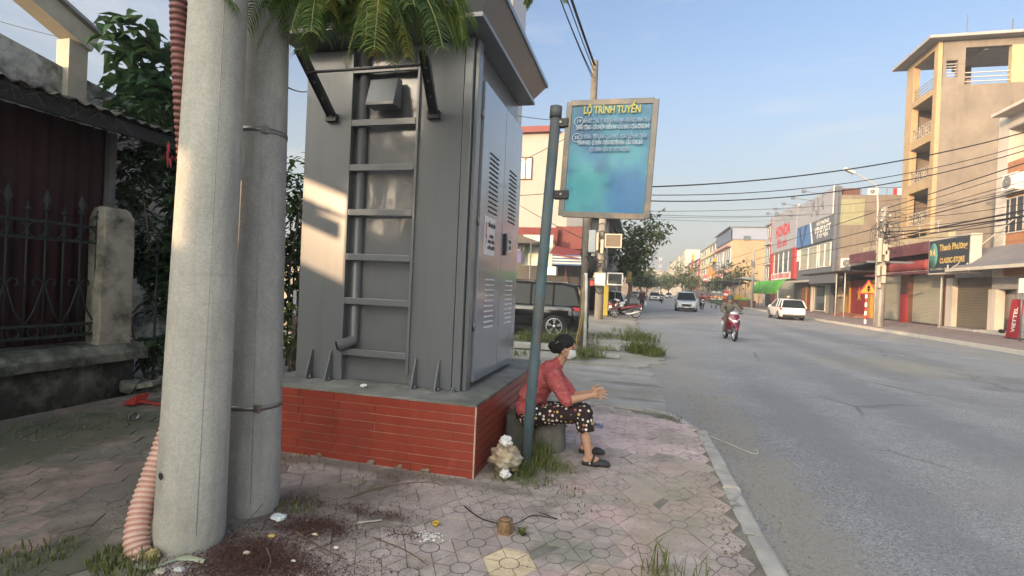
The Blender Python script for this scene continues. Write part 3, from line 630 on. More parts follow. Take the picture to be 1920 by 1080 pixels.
# ---------------------------------------------------------------- things by the plinth and on the ground
m_stone = M('stool_concrete', (.17, .165, .15), .9, var=.25, vs=6, bump=.5, bs=30, col2=(.14, .14, .12), c2=.45)
b = MB(); b.lathe([(.15, -.02), (.165, .03), (.155, .2), (.165, .30), (.15, .315)], (-.83, 5.02, 0), n=18); tag(b.build('stone_stool', m_stone), 'low round concrete stump the woman in red sits on', 'stool')
b = MB(); b.box(-1.24, -1.02, 4.85, 5.25, 0, .34); tag(b.build('concrete_block', M('block_dark', (.08, .08, .07), .9, var=.3, vs=5, bump=.5, col2=(.07, .085, .05), c2=.45), bevel=.02), 'dark stained concrete block between the plinth and the blue post', 'block')
def crumple(name, label, cat, c, r, mat, seed, sq=(1, 1, .8), mats=None):
    b = MB(); vs = []; fs = []; n, m = 44, 28
    for i in range(m+1):
        t = pi*i/m
        for k in range(n):
            a = 2*pi*k/n; d = V((sin(t)*cos(a), sin(t)*sin(a), cos(t)))
            rr = r*(.78+.34*noise.noise(d*2.2+V((seed, 0, 0)))+.28*abs(noise.noise(d*4+V((0, seed, 0))))+.16*abs(noise.noise(d*9+V((0, seed, 3)))))
            vs.append((c[0]+d.x*rr*sq[0], c[1]+d.y*rr*sq[1], max(c[2]+d.z*rr*sq[2], .002)))
    for i in range(m):
        for k in range(n): fs.append((i*n+k, i*n+(k+1) % n, (i+1)*n+(k+1) % n, (i+1)*n+k))
    b.add(vs, fs, True); return b
p = G(945, 885); t = thing('rubbish_bag', 'clear plastic bag of brown rubbish tied at the top beside the blue post', 'bag', tuple(p))
crumple('', '', '', (p.x, p.y, .12), .15, None, 3.1).build('bag', M('bag_brown', (.34, .27, .18), .3, var=.5, vs=12, bump=.5, col2=(.5, .46, .38), c2=.45), t)
crumple('', '', '', (p.x+.01, p.y-.02, .27), .06, None, 5.2).build('tied_top', M('bag_white', (.72, .72, .7), .35, var=.1), t)
crumple('', '', '', (p.x+.05, p.y-.15, .04), .05, None, 7.7).build('torn_scrap', M('bag_white', (.72, .72, .7), .35), t)
st = G(945, 1003); t = thing('tree_stump', 'small sawn wooden stub standing on the paving tiles', 'stump', tuple(st))
b = MB(); rings = []
for z, k in ((-.01, 1.15), (.02, 1.02), (.06, .95), (.085, .97)):
    rings.append([(st.x+cos(2*pi*i/16)*.05*k*(1+.16*noise.noise(V((i*.9, 2, 0)))), st.y+.03+sin(2*pi*i/16)*.05*k*(1+.16*noise.noise(V((i*.9, 5, 0)))), z+(.012*noise.noise(V((i*.7, 0, 4))) if z > .08 else 0)) for i in range(16)])
b.loft(rings, smooth=False); b.build('stub', M('stump_bark', (.24, .15, .08), .9, var=.4, vs=20, bump=.6, col2=(.34, .25, .14), c2=.4), t)
b = MB(); b.lathe([(.001, .0), (.037, .0), (.037, .004), (.001, .005)], (st.x, st.y+.03, .088), n=14); b.build('cut_face', M('cut_wood', (.26, .17, .10), .9, var=.35, vs=30), t)
b = MB(); p = G(978, 1005)
for i in range(16):
    a = random.uniform(0, 6.28); q = V((p.x, p.y, 0)); e = q+V((cos(a)*.04, sin(a)*.04, random.uniform(.02, .07))); s = V((-sin(a), cos(a), 0))*.012
    b.add([q, (q+e)/2-s, e, (q+e)/2+s], [(0, 1, 2, 3)])
tag(b.build('seedling', leafmat('seedling_leaf', (.12, .16, .04), (.2, .24, .07)), normals=False), 'tiny green weed sprouting beside the sawn stub', 'plant')
p = G(817, 985); t = thing('yellow_cup', 'little yellow plastic cap lying near the white beads', 'cap', tuple(p))
b = MB(); b.lathe([(.018, 0), (.024, .02), (.021, .02), (.016, .004)], (p.x, p.y, .002), n=16, cap=True); b.build('cup', M('yellow_plastic', (.62, .40, .03), .4), t)
b = MB(); b.lathe([(.001, .012), (.021, .012)], (p.x, p.y, .0), n=12, cap=False); b.build('residue', M('brown_residue', (.2, .1, .03), .7), t)
b = MB(); p = G(805, 1008)
for i in range(130):
    x = p.x+random.gauss(0, .035); y = p.y+random.gauss(0, .028); r_ = random.uniform(.003, .0075); b.ball((x, y, r_*.6), r_, r_, r_*.7, n=6, m=4)
for i in range(60):
    x = p.x+random.gauss(.1, .25); y = p.y+random.gauss(0, .15); r_ = random.uniform(.002, .004); b.ball((x, y, r_*.5), r_, r_, r_*.7, n=5, m=3)
tag(b.build('foam_beads', M('white_foam', (.8, .79, .75), .9), normals=False), kind='stuff')
a, c = G(668, 982), G(716, 977); b = MB(); b.bar(a+V((0, 0, .007)), c+V((0, 0, .008)), .016, .006); tag(b.build('wood_stick', M('pale_wood', (.45, .41, .36), .8), bevel=.002), 'flat pale ice lolly stick on the dark litter edge', 'stick')
p = G(522, 973); b = crumple('', '', '', (p.x, p.y, .012), .055, None, 2.2, (1.1, .8, .35)); tag(b.build('tissue', M('tissue', (.62, .68, .70), .8, var=.1)), 'crumpled pale blue tissue at the foot of the rear pole', 'litter')
p = G(292, 1045); b = crumple('', '', '', (p.x, p.y-.02, .02), .045, None, 9.2, (1, .8, .8)); tag(b.build('dry_leaf_ball', M('dry_leaf', (.42, .33, .15), .8, var=.3, vs=25)), 'curled yellow dry leaf beside the foot of the front pole', 'leaf')
a = G(330, 1052); b = MB(); n_ = 14; rr = []
for i in range(n_+1):
    u = i/n_; q = G(255+u*130, 1066-14*u+6*sin(u*7)); rr.append([q+V((0, -.018, .006+.012*random.random())), q+V((0, .0, .02+.01*random.random())), q+V((0, .018, .004))])
b.loft(rr, cap=False, closed=False); tag(b.build('plastic_wrapper', M('wrapper_green', (.36, .40, .28), .35, var=.2), normals=False), 'long greenish plastic wrapper around the foot of the front pole', 'litter')
for k, (px, py, r_, col, lb) in enumerate(((510, 1008, .022, (.5, .36, .13), 'ochre dry leaf on the dark mulch'), (590, 1005, .016, (.62, .55, .4), 'small cream chip lying on the mulch'), (300, 1075, .03, (.45, .42, .34), 'pale crumpled scrap at the very front by the pole'), (462, 1040, .02, (.5, .44, .34), 'pale curled leaf on the mulch right of the front pole'), (335, 1072, .028, (.5, .52, .48), 'clear plastic ball by the foot of the front pole'), (630, 1030, .014, (.7, .68, .62), 'white shell fragment on the dark mulch'), (550, 1055, .012, (.7, .68, .62), 'tiny white fragment at the bottom edge of the mulch'))):
    p = G(px, py); b = crumple('', '', '', (p.x, p.y, .01), r_, None, 11+k, (1.2, .8, .5)); tag(b.build('litter_scrap', M('scrap_%d' % k, col, .7, var=.2, vs=20)), lb, 'litter')
# dark mulch of fallen leaflets
m_mul = M('mulch_flake', (.085, .040, .032), .9, var=.5, vs=40, bump=0)
b = MB()
mul = [((480, 1040), .30, .17, 5200), ((590, 990), .22, .11, 3000), ((420, 1075), .3, .10, 2200), ((540, 1065), .25, .08, 2000), ((690, 960), .30, .05, 700), ((560, 940), .16, .1, 500), ((760, 1005), .12, .06, 250), ((640, 1060), .3, .1, 500), ((250, 950), .2, .3, 150), ((900, 940), .5, .2, 120), ((120, 800), .7, .4, 300)]
for (px, py), sx, sy, n_ in mul:
    p = G(px, py)
    for i in range(n_):
        x = p.x+random.gauss(0, sx*.6); y = p.y+random.gauss(0, sy*.8)
        if hypot(x-P1[0], y-P1[1]) < .19 or hypot(x-P2[0], y-P2[1]) < .165: continue
        a = random.uniform(0, 6.28); l_ = random.uniform(.006, .02); w_ = random.uniform(.0015, .004); z = .003+random.random()*.012; tz = random.gauss(0, .003)
        d = V((cos(a), sin(a), 0))*l_/2; s = V((-sin(a), cos(a), 0))*w_; q = V((x, y, z))
        b.add([q-d-V((0, 0, tz)), q+s, q+d+V((0, 0, tz)), q-s], [(0, 1, 2, 3)])
tag(b.build('leaf_mulch', m_mul, normals=False), kind='stuff')
m_twig = M('twig', (.13, .09, .06), .9, var=.3)
def twig(pts, r, label, mat=m_twig, name='twig', cat='twig'):
    b = MB(); P0 = [V((*G2(px, py), z)) for px, py, z in pts]; P = []
    for i in range(len(P0)-1):
        a, p, q, d = P0[max(i-1, 0)], P0[i], P0[i+1], P0[min(i+2, len(P0)-1)]
        for k in range(6): u = k/6; P.append(.5*((2*p)+(q-a)*u+(2*a-5*p+4*q-d)*u*u+(3*p-a-3*q+d)*u**3))
    P.append(P0[-1]); b.tube(P, [r*(1-.5*i/(len(P)-1)) for i in range(len(P))], n=6); tag(b.build(name, mat), label, cat)
twig([(555, 1000, .01), (600, 1030, .015), (650, 1052, .008)], .006, 'brown twig across the middle of the mulch')
twig([(430, 1010, .01), (470, 985, .05), (530, 935, .14)], .0035, 'thin twig leaning against the rear pole foot')
twig([(500, 1030, .008), (508, 1060, .012), (490, 1085, .006)], .007, 'crooked twig running towards the front edge')
twig([(700, 1010, .008), (760, 1035, .01), (800, 1060, .006)], .004, 'slim dark twig beside the white beads')
twig([(640, 940, .006), (720, 915, .01), (800, 905, .006), (830, 912, .006)], .004, 'fine dry stalk in front of the red plinth')
twig([(870, 950, .006), (905, 975, .007), (960, 985, .006), (1000, 968, .007), (1045, 975, .006), (1010, 962, .006)], .0045, 'black cable offcut curling on the tiles', mat=m_blk, name='cable_offcut', cat='cable')
twig([(1310, 800, -.06), (1350, 815, -.06), (1410, 840, -.055), (1422, 838, -.05), (1415, 832, -.06)], .005, 'bent white plastic strip lying at the road edge', mat=M('white_strip', (.6, .6, .56), .6), name='plastic_strip', cat='strip')
b = MB()
for i in range(900):
    x = random.uniform(-4.5, .75); y = random.uniform(1.9, 6.6)
    if hypot(x-P1[0], y-P1[1]) < .2 or hypot(x-P2[0], y-P2[1]) < .2 or (x < -1.25 and y > 3.98): continue
    if random.random() < .3: x = .72-.02*y+random.gauss(0, .05)
    a = random.uniform(0, 6.28); l_ = random.uniform(.008, .032); w_ = l_*random.uniform(.15, .4); d = V((cos(a), sin(a), 0))*l_/2; q_ = V((-sin(a), cos(a), 0))*w_; c_ = V((x, y, .006+random.random()*.004)); h_ = V((0, 0, random.uniform(0, .008)))
    b.add([c_-d+h_, c_+q_, c_+d+h_*.5, c_-q_], [(0, 1, 2, 3)])
for i in range(260):
    y = random.uniform(2, 9); x = .92-.02*y+abs(random.gauss(0, .25)); a = random.uniform(0, 6.28); l_ = random.uniform(.01, .035); d = V((cos(a), sin(a), 0))*l_/2; q_ = V((-sin(a), cos(a), 0))*l_*.3; c_ = V((x, y, ZR+.006)); h_ = V((0, 0, .006)); b.add([c_-d+h_, c_+q_, c_+d, c_-q_], [(0, 1, 2, 3)])
tag(b.build('leaf_litter', M('dry_leaf_bits', (.20, .155, .095), .9, var=.5, vs=14, bump=0), normals=False), kind='stuff')
# loose grit in the gutter
b = MB()
for i in range(1500):
    yy = random.uniform(1.8, 9); xx = .95-.02*yy+abs(random.gauss(0, .35)); r_ = random.uniform(.002, .008); b.ball((xx, yy, ZR+r_*.5), r_, r_, r_*.7, n=5, m=3)
for i in range(900):
    yy = random.uniform(2, 7); xx = random.gauss(.2, .5); r_ = random.uniform(.001, .004)
    if xx < .6: b.ball((xx, yy, .002), r_, r_, r_*.7, n=5, m=3)
tag(b.build('grit', M('grit', (.3, .285, .25), .9, var=.5, vs=30), normals=False), kind='stuff')
# ---------------------------------------------------------------- mossy wall, fence, gatepost
m_moss = M('mossy_concrete', (.27, .27, .22), .95, var=.3, vs=3, bump=.6, bs=25, col2=(.055, .06, .045), c2=.52)
m_wallk = M('damp_wall', (.04, .04, .033), .95, var=.4, vs=3, bump=.6, bs=25, col2=(.2, .19, .15), c2=.36)
m_iron = M('iron_dark', (.018, .026, .024), .6, var=.3, vs=20, bump=.2)
m_pil = M('gatepost_plaster', (.37, .34, .27), .9, var=.15, vs=3, bump=.5, bs=30, col2=(.06, .06, .045), c2=.45)
w = thing('garden_wall', 'low black-stained wall with a mossy coping below the iron railing', 'wall', (-6.45, 3, 0))
b = MB(); rg = []
for i in range(26):
    y = -2+7.2*i/25; j = random.gauss(0, .012); rg.append([(-6.60, y, -.1), (-6.31+j, y, -.1), (-6.30+j*.6, y, .25), (-6.31, y, .46), (-6.60, y, .46)])
b.loft(rg); b.build('wall_body', m_wallk, w)
b = MB(); rg = []
for i in range(40):
    y = -2+7.28*i/39; j = random.gauss(0, .006); k = random.gauss(0, .006); rg.append([(-6.68, y, .462), (-6.18+j, y, .462+k*.5), (-6.17+j, y, .56+k), (-6.27+j, y, .66+k), (-6.6, y, .69)])
b.loft(rg, smooth=False); b.build('coping', m_moss, w)
b = MB(); rg = []
for z in (.66, 1.0, 1.4, 1.8, 2.2, 2.31, 2.345):
    j = .012 if z < 2.25 else -.03; n_ = []
    g = 0 if z < 2.3 else (.03 if z < 2.33 else .07)
    for x, y in ((-6.52+g, 4.73+g), (-6.28-g, 4.73+g), (-6.28-g, 5.12-g), (-6.52+g, 5.12-g)): n_.append((x+random.gauss(0, .008), y+random.gauss(0, .008), z+random.gauss(0, .006)))
    rg.append(n_)
b.loft(rg, smooth=False); tag(b.build('gatepost', m_pil, bevel=.012), 'cream plastered gatepost streaked with black mould at the end of the railing', 'post')
fn = thing('iron_railing', 'ornate dark iron railing with spear tips and ring bands on the mossy wall', 'railing', (-6.4, 3, .69))
for z, h in ((.80, .03), (.93, .03), (1.89, .025), (2.08, .025)):
    b = MB(); b.box(-6.412, -6.388, -1.9, 4.73, z-h/2, z+h/2); b.build('rail', m_iron, fn)
ys = [3.84+.36*k for k in range(-12, 3)]
for y in ys:
    b = MB(); b.tube([(-6.4, y, .74), (-6.4, y, 2.2)], .011, n=6)
    r_ = [(.011, 2.2), (.03, 2.22), (.012, 2.25), (.045, 2.31), (.02, 2.38), (.001, 2.44)]; b.lathe([(a, z) for a, z in r_], (-6.4, y, 0), n=8); b.build('spear_bar', m_iron, fn)
    b = MB(); b.tube([(-6.4, y+.18, .74), (-6.4, y+.18, 2.28)], .010, n=6); b.lathe([(.022, 2.18), (.028, 2.2), (.022, 2.22)], (-6.4, y+.18, 0), n=8); b.build('bar', m_iron, fn)
    b = MB()
    for s in (1, -1):
        b.tube([(-6.395, y, 1.42), (-6.395, y+s*.03, 1.30), (-6.395, y+s*.09, 1.10), (-6.395, y+s*.165, .96)], .009, n=6)
        b.tube([(-6.395, y, 1.38), (-6.395, y+s*.05, 1.45), (-6.395, y+s*.10, 1.44), (-6.395, y+s*.115, 1.40), (-6.395, y+s*.09, 1.37)], .008, n=6)
    b.build('scroll', m_iron, fn)
    for yy, z, r0 in ((y+.09, .865, .055), (y-.09, .865, .055), (y+.09, 1.985, .082), (y-.09, 1.985, .082)):
        b = MB(); b.tube([(-6.4, yy+cos(a)*r0, z+sin(a)*r0) for a in [2*pi*i/14 for i in range(15)]], .007, n=5, cap=False); b.build('ring', m_iron, fn)
# ---------------------------------------------------------------- shed with red corrugated sheet behind the railing
m_rsh = M('red_sheet_shaded', (.032, .005, .006), .65, var=.3, vs=2, bump=.1, col2=(.02, .006, .007), c2=.4, stretch=(1, 1, .4))  # shade under the roof put into this darkened base colour
m_fib = M('fibre_cement', (.19, .18, .16), .95, var=.35, vs=4, bump=.5, bs=25, col2=(.07, .07, .055), c2=.5)
m_blkw = M('black_wood', (.03, .03, .03), .9, var=.3)  # near-black colour for fascia and rafters
sh = thing('garden_shed', 'dark shed with red corrugated sheet wall and a wavy cement roof edge', 'shed', (-7.5, 2, 0))
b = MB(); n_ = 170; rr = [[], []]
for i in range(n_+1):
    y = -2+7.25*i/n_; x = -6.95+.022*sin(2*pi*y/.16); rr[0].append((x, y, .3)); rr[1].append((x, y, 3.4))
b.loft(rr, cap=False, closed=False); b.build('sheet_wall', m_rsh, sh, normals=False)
b = MB(); b.box(-7.0, -6.86, 5.22, 5.30, 0, 3.38); b.build('corner_post', M('steel_grey', (.2, .2, .2), .5), sh)
b = MB(); b.box(-11, -7.02, 5.2, 5.29, 0, 3.4); b.build('side_wall', m_wallk, sh)
b = MB(); n_ = 220; rows = []
for u, (x, z) in enumerate(((-6.22, 3.45), (-6.22, 3.462), (-8.9, 4.05))):
    rows.append([(x+(random.gauss(0, .012) if u < 2 else 0), -2+8.35*i/n_, z+.022*sin(2*pi*i/n_*8.35/.17)) for i in range(n_+1)])
b.loft(rows, cap=False, closed=False); b.build('roof', m_fib, sh, normals=False)
b = MB(); b.box(-6.34, -6.29, -2, 6.3, 3.26, 3.42); b.build('fascia', m_blkw, sh)
b = MB()
for i in range(9): b.bar((-6.3, -1.8+i, 3.36), (-8.9, -1.8+i, 3.97), .06, .08)
b.build('rafter', m_blkw, sh)
b = MB(); x = -6.3
for i in range(260):
    y = random.uniform(2.2, 4.9); q = V((-6.28+random.random()*-.3, y, 3.47+random.random()*.05)); b.tube([q, q+V((.06, random.gauss(0, .08), -.01-random.random()*.05)), q+V((.1, random.gauss(0, .16), -.05-random.random()*.2))], .003, n=3, cap=False)
b.build('dead_grass', M('dead_grass', (.12, .10, .075), .95), sh, normals=False)
# masonry behind the shed: mossy parapet, cream post and beam of a roof frame
m_cream = M('cream_paint', (.42, .385, .31), .85, var=.12, vs=3, bump=.2, col2=(.3, .28, .25), c2=.4)
A = OX(0, 62, -9.0); B = OX(165, 152, -9.0); C_ = OX(0, 140, -9); 
pw = thing('parapet_wall', 'mould-blackened white parapet rising behind the shed roof', 'wall', (-9.1, 5, 0))
b = MB(); b.prism([(-9, A.y-4, 0), (-9, 8.3, 0), (-9, 8.3, B.z-.25), (-9, B.y+.05, B.z), (-9, A.y, A.z), (-9, A.y-4, A.z)], (-.2, 0, 0)); b.build('wall_body', M('mould_white', (.45, .44, .40), .9, var=.25, vs=5, bump=.5, bs=20, col2=(.07, .07, .06), c2=.5), pw)
P0 = OX(143, 172, -8.9); P1_ = OX(143, 78, -8.9); Bm = OX(22, -30, -8.9)
rf = thing('roof_frame', 'cream concrete post and sloping beam at the top left corner', 'frame', (-8.9, P0.y, 0))
b = MB(); b.box(-9.15, -8.88, P0.y-.14, P0.y+.14, 3, P1_.z); b.build('post', m_cream, rf)
b = MB(); b.bar(P1_+V((-.1, .25, .06)), Bm+(Bm-P1_)*.8+V((-.1, 0, .1)), .34, .30); b.build('beam', m_cream, rf)
b = MB(); b.bar(P1_+V((-.1, .3, .25)), Bm+(Bm-P1_)*.8+V((-.1, 0, .29)), .5, .05); b.build('beam_cap', M('cap_grey', (.3, .3, .3), .7), rf)
# ---------------------------------------------------------------- foliage
def leaf(mb, p, d, l, w, droop=.3, fold=.15):
    d = V(d).normalized(); s = d.cross(V((0, 0, 1)))
    s = s.normalized() if s.length > .05 else V((1, 0, 0)); s = (s+V((0, 0, random.gauss(0, .3)))).normalized(); u = s.cross(d)
    m1 = p+d*l*.3-V((0, 0, droop*l*.08)); m2 = p+d*l*.65-V((0, 0, droop*l*.35)); e = p+d*l-V((0, 0, droop*l))
    f = u*w*fold
    mb.add([p, m1-s*w*.5+f, m1, m1+s*w*.5+f, m2-s*w*.36+f, m2, m2+s*w*.36+f, e], [(0, 2, 1), (0, 3, 2), (1, 2, 5, 4), (2, 3, 6, 5), (4, 5, 7), (5, 6, 7)])
def limb(mb, a, b, r0, r1, wob=.1, n=6):
    a = V(a); b = V(b); L = (b-a).length; P = [a.lerp(b, i/n)+V((random.gauss(0, wob), random.gauss(0, wob), random.gauss(0, wob*.5)))*L*.12*(0 < i < n) for i in range(n+1)]
    mb.tube(P, [r0+(r1-r0)*i/n for i in range(n+1)], n=8); return P
m_bark = M('bark', (.14, .11, .085), .95, var=.35, vs=10, bump=.7, bs=30, stretch=(1, 1, .3))
m_big = leafmat('big_leaf', (.02, .055, .022), (.055, .115, .04), .3)
m_shrub = leafmat('shrub_leaf', (.018, .04, .014), (.05, .085, .03), .25)
m_tree = leafmat('tree_leaf', (.03, .065, .02), (.08, .13, .04), .3)
m_treel = leafmat('tree_leaf_light', (.07, .11, .03), (.16, .20, .06), .35)
# big-leaved tree over the shed roof
cx, cy = -7.55, 6.9
t = thing('broadleaf_tree', 'dark green tree with large pointed leaves rising over the shed roof', 'tree', (cx, cy, 0))
b = MB(); limb(b, (cx, cy, 0), (cx+.1, cy-.2, 3.6), .09, .06); tips = []
for e in ((-8.1, 6.2, 5.2), (-7.7, 6.3, 5.35), (-7.2, 6.8, 4.7), (-7.0, 6.9, 4.3), (-7.4, 6.2, 4.4), (-6.7, 6.8, 3.9), (-7.9, 6.4, 4.6), (-6.9, 7.2, 4.6)):
    P = limb(b, (cx+.1, cy-.2, 3.5), e, .035, .012); tips += P[2:]
b.build('trunk', m_bark, t)
b = MB()
for p in tips:
    for _ in range(22):
        a = random.uniform(0, 6.28); d = V((cos(a), sin(a), random.uniform(-.5, .35))); q = p+V((random.gauss(0, .14), random.gauss(0, .14), random.gauss(0, .12)))
        leaf(b, q, d, random.uniform(.22, .42), random.uniform(.14, .24), random.uniform(.2, .7))
b.build('crown', m_big, t, normals=False)
# dark climber and shrub on the lane railing between gatepost and poles
b = MB()
def cloud(mb, boxes, n, l, w, droop=.4):
    for (x0, x1, y0, y1, z0, z1), k in boxes:
        for _ in range(int(n*k)):
            q = V((random.uniform(x0, x1), random.uniform(y0, y1), random.uniform(z0, z1))); a = random.uniform(0, 6.28)
            if noise.noise(q*1.7) < -.18: continue
            leaf(mb, q, (cos(a), sin(a), random.uniform(-.5, .4)), l*random.uniform(.6, 1.3), w*random.uniform(.6, 1.3), droop)
t = thing('climbing_shrub', 'dark climber leaves hanging on the lane railing beside the gatepost', 'shrub', (-6.6, 6.2, 0))
b = MB(); cloud(b, [((-6.9, -6.2, 5.35, 7.2, 1.5, 2.7), 1.5), ((-7.3, -6.3, 5.4, 7.6, 2.4, 3.9), 1.3), ((-6.6, -6.1, 5.5, 6.6, 1.0, 1.7), .5), ((-6.6, -6.2, 5.4, 6.8, .3, .7), .25)], 2300, .18, .085)
b.build('foliage', m_shrub, t, normals=False)
b = MB(); 
for k in range(9): y = 5.5+k*.2; limb(b, (-6.4+random.gauss(0, .1), y, 0), (-6.5+random.gauss(0, .2), y+random.gauss(0, .3), 2.6), .018, .008, .4)
b.build('stem', m_bark, t)
t = thing('lane_railing', 'black upright bars of the lane railing behind the front pole', 'railing', (-6.25, 6.2, 0))
for k in range(12):
    b = MB(); y = 5.42+k*.24; b.tube([(-6.25, y, -.05), (-6.25, y, 2.0)], .016, n=6); b.build('bar', m_iron, t)
b = MB(); b.box(-6.27, -6.23, 5.3, 8.3, .22, .26); b.box(-6.27, -6.23, 5.3, 8.3, 1.85, 1.89); b.build('rail', m_iron, t)
t = thing('bougainvillea_bract', 'drooping red flower bract by the front pole', 'flower', (-6.5, 5.9, 3))
b = MB(); p = OX(316, 285, -6.0)
for i in range(9): leaf(b, p+V((random.gauss(0, .02), random.gauss(0, .02), random.gauss(0, .06))), (random.gauss(0, .4), random.gauss(0, .4), -1), .13, .03)
b.build('bract', M('pink_petal', (.45, .05, .07), .6), t, normals=False)
# pale yard wall catching light far behind the railing, rubble at its foot
b = MB(); b.box(-13.5, -6.2, 13.6, 13.8, 0, 2.6); tag(b.build('yard_wall', M('yard_wall_paint', (.36, .33, .27), .9, var=.2, vs=1.5, col2=(.12, .12, .09), c2=.42)), 'pale yard wall glimpsed through the dark leaves', 'wall')
b = MB()
for i in range(18):
    q = V((-6.25+random.gauss(0, .12), 5.7+random.gauss(0, .35), .03+random.random()*.12)); b.cbox(q, random.uniform(.1, .25), random.uniform(.1, .25), random.uniform(.06, .14), Euler((random.gauss(0, .3), random.gauss(0, .3), random.random()*3)).to_matrix())
tag(b.build('rubble_heap', m_moss, bevel=.01), 'heap of mossy rubble at the end of the garden wall', 'rubble')
p = G(250, 762); t = thing('red_dustpan', 'red plastic scoop left on the ground by the damp wall', 'scoop', tuple(p))
mr_ = M('red_plastic', (.33, .04, .035), .4, var=.1)
b = MB(); b.prism([(p.x-.16, p.y-.02, .02), (p.x+.04, p.y-.04, .02), (p.x+.05, p.y+.0, .14), (p.x-.02, p.y+.06, .13), (p.x-.15, p.y+.08, .05)], (.02, .14, .0)); b.build('pan', mr_, t, bevel=.01)
b = MB(); b.bar((p.x+.03, p.y+.05, .06), (p.x+.30, p.y+.1, .03), .06, .02); b.build('handle', mr_, t, bevel=.005)
p = G(245, 787); b = MB(); b.lathe([(.035, 0), (.045, .09), (.042, .09), (.033, .005)], (p.x, p.y, .045), axis=(.9, -.3, .1), n=18); tag(b.build('plastic_cup', M('clear_cup', (.8, .82, .8), .12, trans=.85, bump=0)), 'clear plastic cup lying on the dark paving', 'cup')
# bushes between the cabinet and the wall, red-roofed shed beyond
def bush(label, c, r, h, n, l, mat, name='bush'):
    t = thing(name, label, 'bush', c); b = MB()
    for _ in range(n):
        u = V((random.gauss(0, 1), random.gauss(0, 1), random.gauss(0, 1))).normalized()*(random.random()**.4); q = V((c[0]+u.x*r, c[1]+u.y*r, c[2]+h/2+u.z*h/2))
        if noise.noise(q*2.1) < -.22: continue
        a = random.uniform(0, 6.28); leaf(b, q, (cos(a), sin(a), random.uniform(-.5, .4)), l*random.uniform(.6, 1.3), l*.5*random.uniform(.6, 1.3), .4)
    b.build('foliage', mat, t, normals=False); b = MB()
    for k in range(6): limb(b, (c[0]+random.gauss(0, .05), c[1]+random.gauss(0, .05), c[2]), (c[0]+random.gauss(0, r*.5), c[1]+random.gauss(0, r*.5), c[2]+h*.8), .03, .01, .3)
    b.build('stem', m_bark, t)
bush('tall green bush glimpsed between rear pole and grey cabinet', (OY(553, 500, 8.6).x, 8.6, 0), .6, 4.0, 1700, .2, m_tree)
bush('dry low bush at the back left of the red plinth', (OY(548, 690, 7.4).x, 7.4, 0), .4, 1.2, 500, .14, m_treel)
b = MB(); b.tube([OY(553, 545, 8), OY(548, 745, 8)], .03, n=8); tag(b.build('white_stake', M('white_pipe', (.6, .6, .58), .5)), 'white pipe stake in the gap left of the cabinet', 'stake')
# ---------------------------------------------------------------- flame-tree fronds hanging in from above
m_fr = leafmat('frond_leaf', (.055, .115, .028), (.17, .25, .06), .5); m_fry = leafmat('frond_leaf_yellow', (.30, .29, .05), (.40, .36, .08), .45)
t = thing('flame_tree', 'feathery flame tree fronds hanging down over the top of the cabinet', 'tree', (-5.75, 1.2, 0))
b = MB(); P = limb(b, (-5.75, 1.2, -.1), (-5.6, 1.5, 4.4), .16, .12); limb(b, (-5.6, 1.5, 4.4), (-6.2, .2, 6.5), .10, .04)
Pm = limb(b, (-5.6, 1.5, 4.4), (-2.7, 3.4, 4.75), .07, .035); Pn = limb(b, Pm[-1], (-1.8, 3.75, 4.35), .03, .012); Po = limb(b, Pm[-1], (-2.9, 4.0, 4.6), .025, .01)
b.build('trunk', m_bark, t)
fr, fy = 'frond', 'yellow_frond'; m_stalk = M('stalk', (.2, .2, .08), .6)  # some fronds take a yellower leaf colour
def frond(a, e, sag, n, l, mb, w=.012):
    a = V(a); e = V(e); P = []
    for i in range(13):
        u = i/12; P.append(a.lerp(e, u)+V((0, 0, sag*4*u*(1-u))))
    name = mb; mb = MB(); mb.m = 1; mb.tube(P, [.006-.004*i/12 for i in range(13)], n=5); mb.m = 0
    for i in range(n):
        u = .12+.88*i/n; k = u*12; j = min(11, int(k)); p = P[j].lerp(P[j+1], k-j); d = (P[j+1]-P[j]).normalized()
        s = d.cross(V((0, 0, 1))).normalized(); ll = l*(1-.55*abs(u-.4)**1.5)*random.uniform(.85, 1.1)
        for sg in (1, -1):
            q = p+s*sg*.003; v = (s*sg*random.uniform(.75, 1)+d*.45+V((0, 0, -random.uniform(.15, .5)))).normalized(); t_ = d*w*.5
            e1 = q+v*ll*.55+V((0, 0, .01)); e2 = q+v*ll+V((0, 0, -ll*.22)); nn = V((0, 0, .002))
            mb.add([q-t_*.6, q+t_*.6, e1+t_, e1-t_, e2], [(0, 1, 2, 3), (3, 2, 4)])
    mb.build(name, [m_fry if name == fy else m_fr, m_stalk], t, normals=False)
